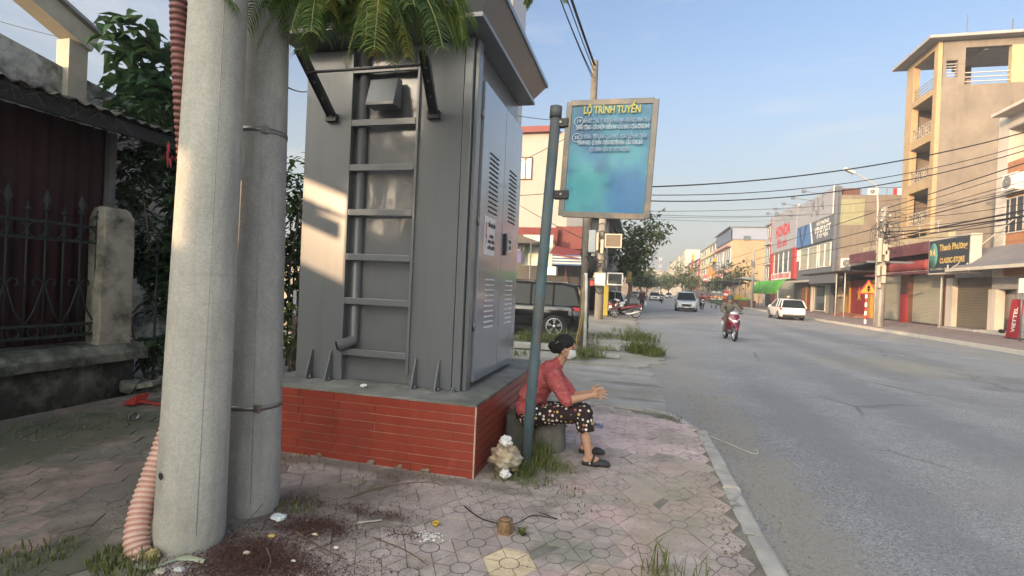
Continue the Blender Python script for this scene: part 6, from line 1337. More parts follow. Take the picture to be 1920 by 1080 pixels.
# ---- house with the red star door
X = 20.; y0, y1 = Yp(1650, X), Yp(1572, X)
t = thing('star_door_shop', 'low shopfront with an orange framed red door bearing a yellow star', 'shop', (X, (y0+y1)/2, ZP))
zc = Zp(1620, 515); part(t, 'wall', m_gry, (X+.3, X+6, y0, y1, ZP, zc+1.0)); ye = m_ye = M('orange_paint', (.45, .26, .06), .7, var=.1)
d0, d1 = Yp(1625, X), Yp(1593, X); zd = Zp(1610, 526)
part(t, 'door', M('door_red', (.26, .025, .03), .5, var=.15, vs=2), (X+.1, X+.29, d0, d1, ZP+.3, zd)); part(t, 'door_pillar', m_ye, (X-.05, X+.29, d1+.003, d1+1.1, ZP, zd)); part(t, 'door_pillar', m_ye, (X-.05, X+.29, d0-.95, d0-.003, ZP, zd))
st_ = MB(); yc, zc_ = (d0+d1)/2, Zp(1610, 551); P = [(X+.09, yc+(.62 if k % 2 == 0 else .25)*sin(k*pi/5), zc_+(.85 if k % 2 == 0 else .34)*cos(k*pi/5)) for k in range(10)]; st_.prism(P, (.008, 0, 0)); st_.build('star', M('star_yellow', (.75, .42, .03), .5), t)
part(t, 'doorstep', M('red_step', (.30, .12, .08), .8, var=.2), (X-1.3, X-.06, d0-1, d1+1, ZP, ZP+.15), (X-.6, X-.06, d0-1, d1+1, ZP+.153, ZP+.3))
part(t, 'side_door', m_brwn, (X+.2, X+.29, y0, d0-1.0, ZP, zd)); part(t, 'grey_gate', m_shut, (X+.15, X+.29, d1+2.2, y1-.3, ZP, zd-.2))
part(t, 'canopy', m_blk, (X-3.2, X+.3, y0-1.5, y1+1.8, zc+.02, zc+.14)); part(t, 'canopy_fascia', m_gry, (X-3.0, X-2.9, d0-1.0, d1+2.5, zc-.9, zc)); 
for px in (1567, 1583): b = MB(); yy = Yp(px, X-2.9); b.tube([(X-2.9, yy, ZP), (X-2.9, yy, zc+.02)], .05, n=8); b.build('canopy_post', m_rail, t)
b = MB(); b.prism([(X-.3, Yp(1577, X)+.3, zd-1.6), (X-.3, Yp(1577, X)-1.2, zd-1.6), (X-.3, Yp(1577, X)-.8, zd-.6), (X-.3, Yp(1577, X)-.1, zd-.6)], (.3, 0, 0)); b.build('lantern_shade', M('lamp_shade', (.6, .5, .3), .6), t)
# ---- showroom pair: grey clad building and red framed shop
ya, ym, yb = Yp(1568, X, 400), Yp(1497, X, 440), Yp(1449, X, 460); zT = Zp(1568, 351); XE = 28.5
t = thing('grey_showroom', 'grey clad showroom with a blue emblem panel and big warm windows', 'shop building', (X, (ya+ym)/2, ZP))
part(t, 'side_wall', m_cem, (X+.1, XE, ya-.2, ya+.2, ZP, OY(1600, 366, ya).z)); part(t, 'wall', m_gry, (X, X+.4, ya-.22, ym, ZP, zT-.003)); part(t, 'back', m_cem, (X+.41, XE, ya+.21, ym, ZP, zT-2.5))
zg1, zg0 = Zp(1540, 412), Zp(1540, 492); zpn = Zp(1568, 401)
part(t, 'upper_panel', m_pan, (X-.25, X-.003, ya, ym-.02, zpn, zT)); zl = Zp(1568, 446)
yd = Yp(1523, X, 430); zl2 = zl
b = MB(); b.prism([(X-.22, ya+.1, zl), (X-.22, yd-1.2, zl), (X-.22, yd-.1, zpn-.02), (X-.22, ya+.1, zpn-.02)], (.2, 0, 0)); b.build('dark_panel', M('panel_slate', (.11, .125, .15), .45, var=.08), t)
b = MB(); b.prism([(X-.22, yd-.9, zl), (X-.22, ym-.05, zl), (X-.22, ym-.05, zpn-.02), (X-.22, yd+.2, zpn-.02)], (.2, 0, 0)); b.build('blue_panel', m_blu, t)
b = MB(); b.prism([(X-.26, yd-1.2, zl), (X-.26, yd-.9, zl), (X-.26, yd+.2, zpn), (X-.26, yd-.1, zpn)], (.04, 0, 0)); b.build('white_slash', m_white2, t)
yv = (yd+ym)/2; zv = (zl+zpn)/2; b = MB()
b.prism([(X-.25, yv+2.0, zv+1.2), (X-.25, yv+1.2, zv+1.2), (X-.25, yv+.05, zv-1.35), (X-.25, yv+.5, zv-1.35)], (.03, 0, 0)); b.prism([(X-.25, yv-1.6, zv+1.2), (X-.25, yv-.7, zv+1.2), (X-.25, yv+.0, zv-1.0), (X-.25, yv+.04, zv-1.35)], (.03, 0, 0)); b.build('emblem', M('emblem_dark', (.02, .045, .12), .4), t)
for s_, f, sz_, w_ in (('HẢI PHÒNG', .82, .6, 4.2), ('VINFAST', .53, 1.0, 5.6), ('Ô TÔ ĐIỆN', .25, .6, 3.8)): text('sign_text', s_, (X-.24, (ya+yd)/2-.5, zl+(zpn-zl)*f), RT_, UP_, sz_, m_white2, t, width=w_, bold=.035)
b = MB(); 
for k in range(11): b.tube([(X-.27, yd-4.6+.42*k, zpn+1.0+.5*sin(k)), (X-.27, yd-4.6+.42*k, zpn+2.0+.9*sin(k*1.7))], .05, n=5)
b.build('skyline_graphic', m_gry, t)
yw = Yp(1531, X); windowX(t, X, ya+1.0, yw-.3, zg0-.6, zl-.3, 2, m_white2, m_glw, .1); windowX(t, X, yw+.3, ym-1.4, zg0-.6, zl-.3, 2, m_white2, m_glw, .1); windowX(t, X, ym-1.2, ym-.15, zg0+.6, zl-.3, 3, m_white2, m_glw, .1)
zgr = Zp(1550, 530); part(t, 'canopy_edge', m_rail, (X-1.6, X-1.45, ya-1, ym+.5, zgr+.05, zgr+.28)); part(t, 'canopy', m_gry, (X-1.44, X-.003, ya-1, ym+.5, zgr+.1, zgr+.25))
windowX(t, X, Yp(1548, X), Yp(1527, X), ZP+.15, zgr-.2, 1, m_white2, m_gl, .08); windowX(t, X, Yp(1517, X), Yp(1505, X), ZP+.15, zgr-.3, 1, m_redp, M('glass_green', (.08, .16, .06), .2), .08)
part(t, 'shutter_panel', m_shut, (X-.06, X-.003, ya+.3, Yp(1549, X), ZP, zgr-.3)); part(t, 'white_post', m_whp, (X-.3, X-.07, Yp(1525, X)-.2, Yp(1525, X)+.1, ZP, zgr)); part(t, 'column', m_org, (X-.2, X-.07, Yp(1513, X)-.3, Yp(1513, X)+.2, ZP, zgr))
part(t, 'pier_strip', m_gry, (X-.3, X-.003, ya-.5, ya-.003, ZP, zT)); part(t, 'corner_strip', m_white2, (X-.32, X-.25, ya-.1, ya+.2, zpn+.0, zT+.2))
for k in range(5): b = MB(); yy = ya+3+k*4.4; b.tube([(X-.2, yy, zT-.3), (X-2.3, yy+.2, zT+.1)], .035, n=5); b.cbox((X-2.4, yy+.2, zT+.1), .4, .35, .3); b.build('flood_lamp', m_gry, t)
ztk = OY(1586, 353, ya).z; part(t, 'stair_head', m_brwn, (X+.6, X+2.2, ya, ya+2, ztk-2.2, ztk)); part(t, 'bricked_window', M('green_render', (.27, .27, .17), .9, var=.12), (X+.35, X+2.6, ya-.23, ya-.203, OY(1586, 422, ya).z, OY(1586, 374, ya).z))
b = MB(); zr_ = OY(1640, 352, ya).z; xr = OY(1690, 352, ya).x; b.tube([(X+2.2, ya, zr_), (xr, ya, zr_)], .035, n=5)
for k in range(4): xx = X+2.3+(xr-X-2.4)*k/3; b.tube([(xx, ya, zr_), (xx, ya, OY(1640, 366, ya).z)], .03, n=5)
b.build('roof_railing', m_gry, t)
a_, c_ = OY(1674, 367, ya), OY(1690, 353, ya); t = thing('roof_flag', 'red and white cloth hanging on the roof rail beside the tower', 'flag', tuple(a_))
part(t, 'red_half', m_redp, (a_.x, (a_.x+c_.x)/2, ya-.05, ya-.03, a_.z, c_.z)); part(t, 'white_half', m_white2, ((a_.x+c_.x)/2+.003, c_.x, ya-.05, ya-.03, a_.z, c_.z))
a_, c_ = OY(1575, 503, ya-.2), OY(1600, 485, ya-.2); acunit('air conditioner low on the bare side wall by the dark canopy', ya-.2, a_.x, c_.x, a_.z, c_.z, 'Y', .45)
a_, c_ = OY(1629, 365, ya-.2), OY(1648, 353, ya-.2); acunit('small air conditioner up on the roof edge of the bare wall', ya+.2, a_.x, c_.x, a_.z, c_.z, 'Y', .4)
t = thing('red_frame_shop', 'motorcycle shop with silver panel and windows framed in red', 'shop building', (X, (ym+yb)/2, ZP))
zh = Zp(1497, 383); zw1, zw0, zb1, zb0 = Zp(1497, 463), Zp(1497, 507), Zp(1497, 508), Zp(1497, 522)
part(t, 'wall', m_cem, (X, X+8, ym+.01, yb, ZP, zh-.2)); part(t, 'silver_panel', m_pan, (X-.3, X-.003, ym, yb, zw1, zh)); part(t, 'red_frame', m_redp, (X-.35, X-.003, ym, ym+1.6, zb0, zw1-.003)); part(t, 'red_frame', m_redp, (X-.35, X-.003, yb-1.6, yb+.3, zb0, zw1-.003)); part(t, 'red_edge', m_redp, (X-.36, X-.303, yb-.2, yb+.3, zw1, zh))
b = MB(); part(t, 'name_band', m_white2, (X-.37, X-.003, ym+1.61, yb-1.61, zb0, zb1)); windowX(t, X, ym+1.65, (ym+yb)/2-.1, zb1, zw1-.05, 2, m_white2, m_gl, .1); windowX(t, X, (ym+yb)/2+.1, yb-1.65, zb1, zw1-.05, 2, m_white2, m_gl, .1)
text('sign_text', 'HONDA', (X-.31, (ym+yb)/2, zw1+(zh-zw1)*.50), RT_, UP_, 2.2, m_redl, t, width=8, bold=.05); text('sign_text', 'đức anh', (X-.31, (ym+yb)/2+.2, zw1+(zh-zw1)*.2), RT_, UP_, 1.7, m_redl, t, width=5.5, bold=.03)
text('band_text', 'HEAD BẢO DƯỠNG XE MÁY', (X-.38, (ym+yb)/2, (zb0+zb1)/2), RT_, UP_, .9, m_redl, t, width=10, bold=.04)
part(t, 'shop_shutter', m_shut, (X-.05, X-.003, ym+.5, yb-3, ZP, zb0-.4)); part(t, 'shop_column', m_redp, (X-.3, X-.053, yb-2.8, yb-2.2, ZP, zb0)); b = MB(); b.tube([(X-.3, ym+2, zh-1.5), (X-2.2, ym+2, zh-1.1)], .04, n=5); b.cbox((X-2.3, ym+2, zh-1.1), .4, .4, .4); b.build('flood_lamp', m_gry, t)
# ---- beyond: yellow slip house with green tarp, tan block with blue attic, coloured row
def house(name, label, pxa, pxb, ptop, pref, wall, X=20., dep=9, floors=3, side=None, cat='house', wn=2, roof=None, gm=None, z_=None):
    y0, y1 = Yp(pxb, X, 500), Yp(pxa, X, 500); zt = Zp(pref, ptop, X); t = thing(name, label, cat, (X, (y0+y1)/2, ZP))
    part(t, 'wall', wall, (X, X+dep, y0+.02, y1-.02, ZP, zt))
    if side: part(t, 'side_wall', side, (X+.02, X+dep, y0-.1, y0+.016, ZP, zt-.02))
    sh = (zt-ZP-3.4)/floors
    for k in range(floors):
        for j in range(wn):
            a = y0+(y1-y0)*(j+.18)/wn; c = y0+(y1-y0)*(j+.82)/wn; windowX(t, X, a, c, ZP+3.6+k*sh+.3*sh, ZP+3.6+k*sh+.85*sh, 2, m_white2, gm or m_gl, .12)
        part(t, 'ledge', m_whp, (X-.5, X-.003, y0, y1, ZP+3.45+k*sh, ZP+3.6+k*sh))
    part(t, 'shaded_shopfront', m_blk, (X-.04, X-.003, y0+.6, y1-.6, ZP, ZP+3.0)); part(t, 'roof_edge', roof or m_sof, (X-.4, X+dep+.3, y0-.2, y1+.2, zt+.003, zt+.25))  # black slab painted for the shade in an open shopfront
    return t, y0, y1, zt
t, y0, y1, zt = house('slip_house', 'narrow sunlit yellow house beside the silver panelled shop', 1436, 1448.5, 425, 1440, m_whp, side=m_och, floors=3, wn=1)
p0 = OX(1462, 550, 16.2); p1_ = OX(1411, 528, 16.2); t = thing('market_awning', 'bright green tarpaulin awning over a stall beside the white hatchback', 'awning', (16.2, p0.y, ZP))
zb_ = p0.z; zt_ = Zp(1440, 528, 16.2); b = MB(); nn = 12
b.loft([[(16.0+q*.3, p0.y+(p1_.y-p0.y)*i/nn, z-.12*sin(pi*i/nn)) for q, z in ((0, zb_), (0, zb_+.4), (2.5, zt_+.1), (4, zt_+.35))] for i in range(nn+1)], cap=False, closed=False); b.build('tarpaulin', m_tarp, t, normals=False)
for yy in (p0.y, (p0.y+p1_.y)/2, p1_.y): b = MB(); b.tube([(16.0, yy, ZP), (16.0, yy, zb_+.4)], .05, n=6); b.build('awning_pole', m_rail, t)
y0, y1 = Yp(1371, X, 500), Yp(1344, X, 500); ya_ = y0; xe = OY(1436, 460, ya_).x; zt = Zp(1371, 447, X)
t = thing('attic_block', 'tan rendered block with a blue grey attic storey on top', 'house', (X, (y0+y1)/2, ZP))
m_tan = M('tan_render', (.36, .26, .15), .9, var=.12, vs=.4, col2=(.29, .21, .14), c2=.4); m_bgr = M('blue_grey_sheet', (.22, .25, .33), .6, var=.08)
part(t, 'side_wall', m_tan, (X, xe, ya_, ya_+.4, ZP, zt)); part(t, 'front_wall', M('pale_pink_wall', (.50, .42, .38), .9, var=.1), (X-.1, X+.3, ya_+.41, y1, ZP, zt)); part(t, 'attic_side', m_bgr, (X-.4, xe+2, ya_-.3, ya_-.003, zt-.4, zt+2.4)); part(t, 'attic_front', M('attic_navy', (.10, .13, .20), .6), (X-.5, X-.1, ya_-.3, y1, zt-.6, zt+2.0)); part(t, 'roof', m_gry, (X-1, xe+2.3, ya_-.6, y1, zt+2.41, zt+2.6))
for k in range(5): xx = X+1.2+(xe-X)*k/5; part(t, 'wall_rib', m_och, (xx, xx+.12, ya_-.06, ya_-.003, ZP+6, zt-.4))
for k in range(2): windowX(t, X-.1, ya_+1+k*(y1-ya_)*.48, ya_+1+k*(y1-ya_)*.48+(y1-ya_)*.4, zt-6.5, zt-2.5, 3, m_white2, m_gl, .1)
part(t, 'balcony', M('rosy_ledge', (.42, .24, .2), .8), (X-1.2, X-.11, ya_+.4, y1, zt-8.2, zt-7.4), (X-1.0, X-.11, ya_+.4, y1, zt-2.0, zt-1.4))
a_, c_ = OY(1394, 442, ya_-.3), OY(1408, 450, ya_-.3); windowY(t, ya_-.3, a_.x, c_.x, c_.z, a_.z, 1, m_gry, m_gl)
house('yellow_house', 'yellow green narrow house with pale cornice in the far row', 1313, 1344, 459, 1336, M('olive_yellow', (.50, .44, .24), .85, var=.1), floors=4, side=m_sof, wn=2)
house('red_front_house', 'far house faced with a large red board', 1292, 1313, 487, 1310, M('red_board', (.50, .035, .04), .6, var=.1), floors=3, side=m_sof, wn=1, roof=m_bgr)
house('far_house', 'pale yellow hotel block at the far end of the right hand row', 1253, 1284, 483, 1270, M('pale_yellow', (.68, .56, .3), .85, var=.08), X=26, floors=5, side=m_whp, wn=4)
house('far_house', 'small pinkish house between the red board and the pale hotel', 1284, 1292, 500, 1288, M('pinkish', (.45, .3, .26), .85, var=.1), X=21, floors=3, wn=1)
house('far_house', 'cream house hidden behind the green tarpaulin and pole', 1371, 1410, 520, 1390, m_cream, X=18.8, floors=1, wn=3) if False else None
# ---- vertical shop signs and stalls along the far pavement
def vsign(label, px0, px1, py0, py1, X, mat, txt=None, tm=None, bands=()):
    y1, y0 = Yp(px0, X, 500), Yp(px1, X, 500); z0, z1 = Zp((px0+px1)/2, py1, X), Zp((px0+px1)/2, py0, X)
    t = thing('street_sign_board', label, 'sign', (X, y0, z0)); part(t, 'board', mat, (X-.06, X+.06, y0, y1, z0, z1)); part(t, 'post', m_gry, (X+.07, X+.15, (y0+y1)/2-.05, (y0+y1)/2+.05, ZP, z1))
    for f0, f1, m in bands: part(t, 'colour_band', m, (X-.075, X-.063, y0+.1, y1-.1, z0+(z1-z0)*f0, z0+(z1-z0)*f1))
    if txt: text('board_text', txt, (X-.08, (y0+y1)/2, (z0+z1)/2), RT_, UP_, (y1-y0)*.2, tm, t, width=(y1-y0)*.8)
m_orb = M('sign_orange', (.65, .25, .04), .5); m_pk = M('sign_pink', (.55, .12, .14), .5); m_ylw = M('sign_yellow', (.70, .48, .03), .5)
vsign('tall orange and dark banner pillar in the far row', 1336, 1343, 482, 545, 17, m_gry, bands=((.8, .98, m_ylw), (.3, .6, m_orb)))
vsign('orange vertical board left of the dark banner pillar', 1329, 1335, 500, 538, 17, m_orb, bands=((.3, .5, m_white2),))
vsign('white and pink lettered board before the tan block', 1343, 1355, 510, 526, 16.5, m_white2, bands=((.1, .3, m_pk), (.4, .62, m_pk), (.72, .9, m_pk)))
vsign('rose board among the far stalls', 1319, 1328, 515, 532, 17, m_pk, bands=((.4, .6, m_white2),))
vsign('pale lantern shaped sign on the red house front', 1296, 1301, 478, 512, 18.5, m_ylw, bands=((.3, .7, m_redp),))
vsign('yellow notice board standing by the market stalls', 1378, 1391, 553, 576, 13.6, m_ylw, bands=((.55, .62, m_orb), (.35, .42, m_orb), (.75, .8, m_orb)))
vsign('red notice board left of the yellow one', 1360, 1368, 545, 563, 14.2, m_redp, bands=((.5, .7, m_white2),))
def stall(label, px, Y, w, d, h, mat):
    xx = OY(px, 555, Y).x; t = thing('market_stall', label, 'stall', (xx, Y, ZP)); b = MB(); b.prism([(xx-w/2, Y-d/2, h), (xx+w/2, Y-d/2, h-.3), (xx+w/2, Y-d/2, h-.24), (xx, Y-d/2, h+.25), (xx-w/2, Y-d/2, h+.06)], (0, d, 0)); b.build('canopy', mat, t)
    b = MB()
    for i in (-.46, .46):
        for j in (-.46, .46): b.tube([(xx+i*w, Y+j*d, ZP), (xx+i*w, Y+j*d, h-.1)], .04, n=5)
    b.build('stall_frame', m_gry, t); part(t, 'counter', m_brwn, (xx-w*.4, xx+w*.4, Y-d*.3, Y+d*.3, ZP, ZP+.9)); b = MB()
    for k in range(14): b.ball((xx+random.uniform(-.36, .36)*w, Y+random.uniform(-.25, .25)*d, ZP+1.0), .16, n=6, m=5)
    tag(b.build('fruit_heap', random.choice([m_orb, m_ylw, m_pk, m_tarp]), t), kind='stuff')
m_cv = M('canvas_dark', (.05, .055, .05), .8, var=.2); m_cvg = M('canvas_green', (.05, .09, .06), .8, var=.2); m_cvl = M('canvas_pale', (.35, .36, .33), .8, var=.2)
stall('long dark canopied stall left of the yellow notice board', 1365, 84, 3.6, 9, 3.6, m_cv); stall('dark green stall canopy farther along the right kerb', 1345, 104, 4, 10, 3.9, m_cvg); stall('pale canopied stall beside the utility pole and tarpaulin', 1398, 76, 2.6, 5, 3.9, m_cvl); stall('small distant stall past the dark green canopy', 1326, 124, 4, 9, 3.6, m_cv)
for k, (px, lb) in enumerate(((1338, 'left white topped vending cart at the far kerb'), (1347, 'right white topped vending cart at the far kerb'))):
    Y = 64; xx = OY(px, 565, Y).x; t = thing('vending_cart', lb, 'cart', (xx, Y, ZR)); part(t, 'cart_box', m_cvg, (xx-.26, xx+.26, Y-.5, Y+.5, .5, 1.0)); part(t, 'cart_top', m_white2, (xx-.33, xx+.33, Y-.6, Y+.6, 1.0, 1.1)); b = MB(); b.lathe([(.001, .3), (.15, .2), (.42, .0)], (xx, Y, 1.75), n=12, cap=False); b.tube([(xx, Y, 1.1), (xx, Y, 2.0)], .02, n=5); b.build('parasol', m_cvl, t)
    b = MB()
    for s in (-.25, .25): b.lathe([(.2, -.03), (.24, 0), (.2, .03)], (xx+s, Y-.2, ZR+.25), axis=(1, 0, 0), n=14)
    b.build('cart_wheel', m_tyre, t)
# ---- utility pole, lamp, warning sign on the far pavement
m_cpole = streaks(M('grey_pole', (.29, .27, .24), .9, var=.15, vs=3, bump=.3), (.14, .125, .105), .7, (6, 6, .6), .48, .75)
def upole(label, x, y, r0, h, name='utility_pole', mat=None):
    t = thing(name, label, 'pole', (x, y, 0)); b = MB(); b.tube([(x, y, -.1), (x, y, h)], [r0, r0*.66], n=16); b.build('shaft', mat or m_cpole, t); return t
p = G(1648, 612, ZP); hp = OY(1655, 388, p.y).z
t = upole('far side utility pole hung with meter boxes and knots of cable', p.x, p.y, .26, hp)
def pbox(t, px0, px1, py0, py1, mat, Y, d=.3, name='meter_box'):
    a = OY(px0, py1, Y); c = OY(px1, py0, Y); part(t, name, mat, (a.x, c.x, Y-d, Y, a.z, c.z), bevel=.02)
m_box = M('box_beige', (.38, .34, .27), .6, var=.1)
for q in ((1642, 1651, 447, 492), (1651, 1661, 458, 478), (1655, 1664, 470, 490), (1640, 1647, 498, 517), (1650, 1658, 498, 516), (1649, 1657, 518, 531), (1644, 1648, 530, 540)): pbox(t, *q, m_box, p.y-.2)
part(t, 'crossarm', m_gry, (p.x-.9, p.x+1.6, p.y-.15, p.y-.05, OY(1650, 493, p.y).z, OY(1650, 491, p.y).z+.05))
for k in range(9): b = MB(); z = hp-.3-k*.32; b.lathe([(.06, 0), (.1, .06), (.05, .13)], (p.x+(.25 if k % 2 else -.2), p.y-.22, z), n=8); b.build('insulator', m_rail, t)
b = MB()
for k in range(30):
    z = OY(1655, random.uniform(395, 470), p.y).z; cx = p.x+random.gauss(.1, .25); r1 = random.uniform(.15, .6); r2 = random.uniform(.2, .8); a0 = random.uniform(0, 6.28); n_ = random.choice((7, 9, 12))
    b.tube([(cx+r1*cos(a0+q*.5), p.y-.28+.12*sin(q*.9+k), z-.3+r2*sin(a0+q*.5)) for q in range(n_)], .014, n=4)
b.build('cable_tangle', m_blk, t)
t = thing('street_lamp', 'tall curved arm street lamp beside the far utility pole', 'street lamp', (p.x-.3, p.y+.5, ZP)); yl = p.y+.5
b = MB(); A = OY(1643, 560, yl); pts = [V((A.x, yl, ZP)), OY(1644, 500, yl), OY(1646, 385, yl), OY(1645, 352, yl), OY(1640, 345, yl), OY(1615, 331, yl-.2), OY(1596, 322, yl-.4)]; b.tube(pts, [.09, .07, .055, .045, .04, .035, .03], n=10); b.build('lamp_post', m_rail, t)
a = OY(1582, 316, yl-.5); c = OY(1602, 325, yl-.4); b = MB(); b.bar(a, c, .3, .14); b.build('lamp_head', M('lamp_grey', (.5, .5, .48), .4), t, bevel=.03)
p = G(1622, 607, ZP); ztri = OY(1627, 552, p.y).z; t = thing('warning_sign', 'orange triangular warning sign on a red and white striped post', 'sign', tuple(p))
b = MB()
n_ = 9
for k in range(n_):
    b.m = k % 2; b.tube([(p.x, p.y, ZP+(ztri-ZP+.6)*k/n_), (p.x, p.y, ZP+(ztri-ZP+.6)*(k+1)/n_)], .075, n=10)
b.build('striped_post', [m_white2, m_redp], t, normals=False)
cx, wz = OY(1627, 545, p.y).x, ztri
zt_ = OY(1627, 524, p.y).z; hh = zt_-wz; b = MB(); b.prism([(cx-hh*.62, p.y-.12, wz), (cx+hh*.62, p.y-.12, wz), (cx, p.y-.12, zt_)], (0, .03, 0)); b.build('red_border', m_redp, t, bevel=.05); b = MB(); b.prism([(cx-hh*.46, p.y-.135, wz+hh*.10), (cx+hh*.46, p.y-.135, wz+hh*.10), (cx, p.y-.135, zt_-hh*.17)], (0, .012, 0)); b.build('orange_field', M('sign_amber', (.75, .30, .03), .5), t)
b = MB(); b.box(cx-.03, cx+.03, p.y-.15, p.y-.136, wz+hh*.16, wz+hh*.55); b.prism([(cx-.12, p.y-.15, wz+hh*.42), (cx+.12, p.y-.15, wz+hh*.42), (cx, p.y-.15, wz+hh*.66)], (0, .012, 0)); b.prism([(cx-.14, p.y-.15, wz+hh*.26), (cx+.14, p.y-.15, wz+hh*.26), (cx, p.y-.15, wz+hh*.44)], (0, .012, 0)); b.build('symbol', m_blk, t)
g_ = OX(1409, 578, 13.9); t = upole('thin utility pole by the pale stall farther along the far side', 13.9, g_.y, .2, OX(1411, 468, 13.9).z)
part(t, 'junction_box', m_gry, (13.6, 13.9, g_.y-.4, g_.y-.15, OX(1411, 500, 13.9).z, OX(1411, 490, 13.9).z))
# ---------------------------------------------------------------- left side of the street beyond the side lane
YB = 32.
def ox(px, py=400, Y=YB): return OY(px, py, Y).x
def oz(px, py, Y=YB): return OY(px, py, Y).z
m_wht3 = streaks(M('white_wall', (.33, .31, .275), .85, var=.06, vs=.8, bump=.1), (.25, .23, .2), .5, (1.5, 1.5, .25), .52, .8)
m_rroof = M('red_roof', (.17, .035, .035), .6, var=.1)
t = thing('corner_house', 'sunlit cream house with a red roof edge behind the blue post', 'house', (-7, YB, 0))
xl, xr = -15, ox(1082); zt = oz(1000, 250)
part(t, 'wall', m_wht3, (xl, xr, YB, YB+12, 0, zt)); b = MB(); b.prism([(xl, YB-.3, zt+.003), (ox(1046), YB-.3, zt+.003), (ox(1028), YB-.3, oz(1028, 238)), (xl, YB-.3, oz(1028, 238))], (0, 1.5, 0)); b.build('roof_edge', m_rroof, t)
windowY(t, YB, ox(973, 315), ox(998, 315), oz(985, 337), oz(985, 295), 2, m_brwn, M('pane_lit_pale', (.6, .57, .5), .3), .08)  # pane colour carries the bright lit look of the glass
t = thing('narrow_house', 'tall pale blue grey house rising behind the cabinet roof', 'house', (-9, 36, 0))
Y2 = 36.; part(t, 'wall', M('pale_blue_wall', (.50, .53, .58), .8, var=.05), (-13, OY(985, 60, Y2+6).x, Y2, Y2+6, 0, 26)); windowY(t, Y2, OY(952, 0, Y2).x, OY(964, 0, Y2).x, OY(958, 28, Y2).z, OY(958, -30, Y2).z, 1, m_brwn, m_gl)
# red fronted shop with awnings and posters in front of it
Y3 = 29.; t = thing('red_shop', 'low shop with dark red fascia and open dark front behind the black car', 'shop', (-6, Y3, 0))
def bx3(px0, px1, py0, py1, Y, d=.1): a = OY(px0, py1, Y); c = OY(px1, py0, Y); return (a.x, c.x, Y, Y+d, a.z, c.z)
m_dred = M('dark_red_wall', (.15, .035, .032), .8, var=.2, vs=2)
part(t, 'fascia', m_dred, bx3(930, 1046, 427, 455, Y3)); part(t, 'side_fascia', M('faded_red', (.15, .045, .04), .8, var=.25, vs=2, col2=(.16, .05, .04), c2=.45), bx3(1040, 1092, 425, 466, Y3+.4)); part(t, 'shaded_inside', m_blk, (-12, OY(1090, 500, Y3).x, Y3+1.5, Y3+1.6, 0, 4)); part(t, 'shop_column', m_dred, bx3(1056, 1061, 478, 640, Y3+.2)); part(t, 'cornice_wall', m_gry, bx3(1062, 1093, 405, 424, Y3+.6))  # black sheet at the back stands for the shaded shop interior
zc_ = oz(985, 446, 26); t2 = thing('black_canopy', 'black peaked canopy on thin posts beside the grey cabinet', 'canopy', (-6, 26, 0))
b = MB(); a = OY(958, 434, 26); c = OY(1008, 452, 26); b.prism([(a.x, 26, a.z), (c.x, 26, c.z), (c.x, 26, c.z-.1), (a.x-.6, 26, c.z-.12)], (0, 3, 0)); b.build('canopy_cloth', m_blk, t2); b = MB()
for px in (996, 962): q = OY(px, 455, 26); b.tube([(q.x, 26, 0), (q.x, 26, c.z)], .04, n=6)
b.build('canopy_post', m_gry, t2)
t2 = thing('poster_board', 'pale advertising poster with coloured blotches behind the blue post', 'sign', (-6, 28, 0)); part(t2, 'board', M('poster', (.55, .56, .5), .6, var=.3, vs=1.5, col2=(.35, .45, .25), c2=.45), bx3(979, 1037, 441, 497, 28)); part(t2, 'board_frame', m_rail, bx3(1035, 1038, 438, 499, 27.98))
t2 = thing('violet_sign', 'violet blue shop sign ending in a white letter N by the cabinet edge', 'sign', (-7, 27.5, 0)); q = bx3(940, 979, 449, 491, 27.5); part(t2, 'board', M('violet', (.08, .08, .26), .5, var=.08), q); text('sign_text', 'ĐIỆN', ((q[0]+q[1])/2+.25, 27.49, q[4]+(q[5]-q[4])*.68), (1, 0, 0), UP_, .62, m_white2, t2, width=1.0, bold=.04)
b = MB(); a = OY(1037, 478, 27); c = OY(1090, 498, 27); n_ = 7
for k in range(n_):
    b.m = k % 2; z0 = c.z+(a.z-c.z)*k/n_; z1 = c.z+(a.z-c.z)*(k+1)/n_; b.quad((a.x, 27-.05*k, z0), (c.x, 27-.05*k, z0), (c.x, 27-.05*(k+1)+.0, z1), (a.x, 27-.05*(k+1), z1))
tag(b.build('striped_awning', [M('stripe_blue', (.12, .2, .36), .7), m_white2], normals=False), 'blue and white striped awning strip under the red shop fascia', 'awning')
b = MB(); a = OY(1040, 462, 28); c = OY(1090, 472, 28); b.prism([(a.x, 28, a.z), (c.x, 28, c.z), (c.x, 26.6, c.z-.5), (a.x, 26.6, a.z-.5)], (0, 0, .05)); tag(b.build('red_tin_awning', m_rroof), 'red tin awning over the striped strip', 'awning')
t2 = thing('counter_display', 'white topped display counter left of the utility pole', 'counter', (-6, 24, 0)); part(t2, 'counter_top', m_white2, bx3(1020, 1042, 500, 515, 24, .5))
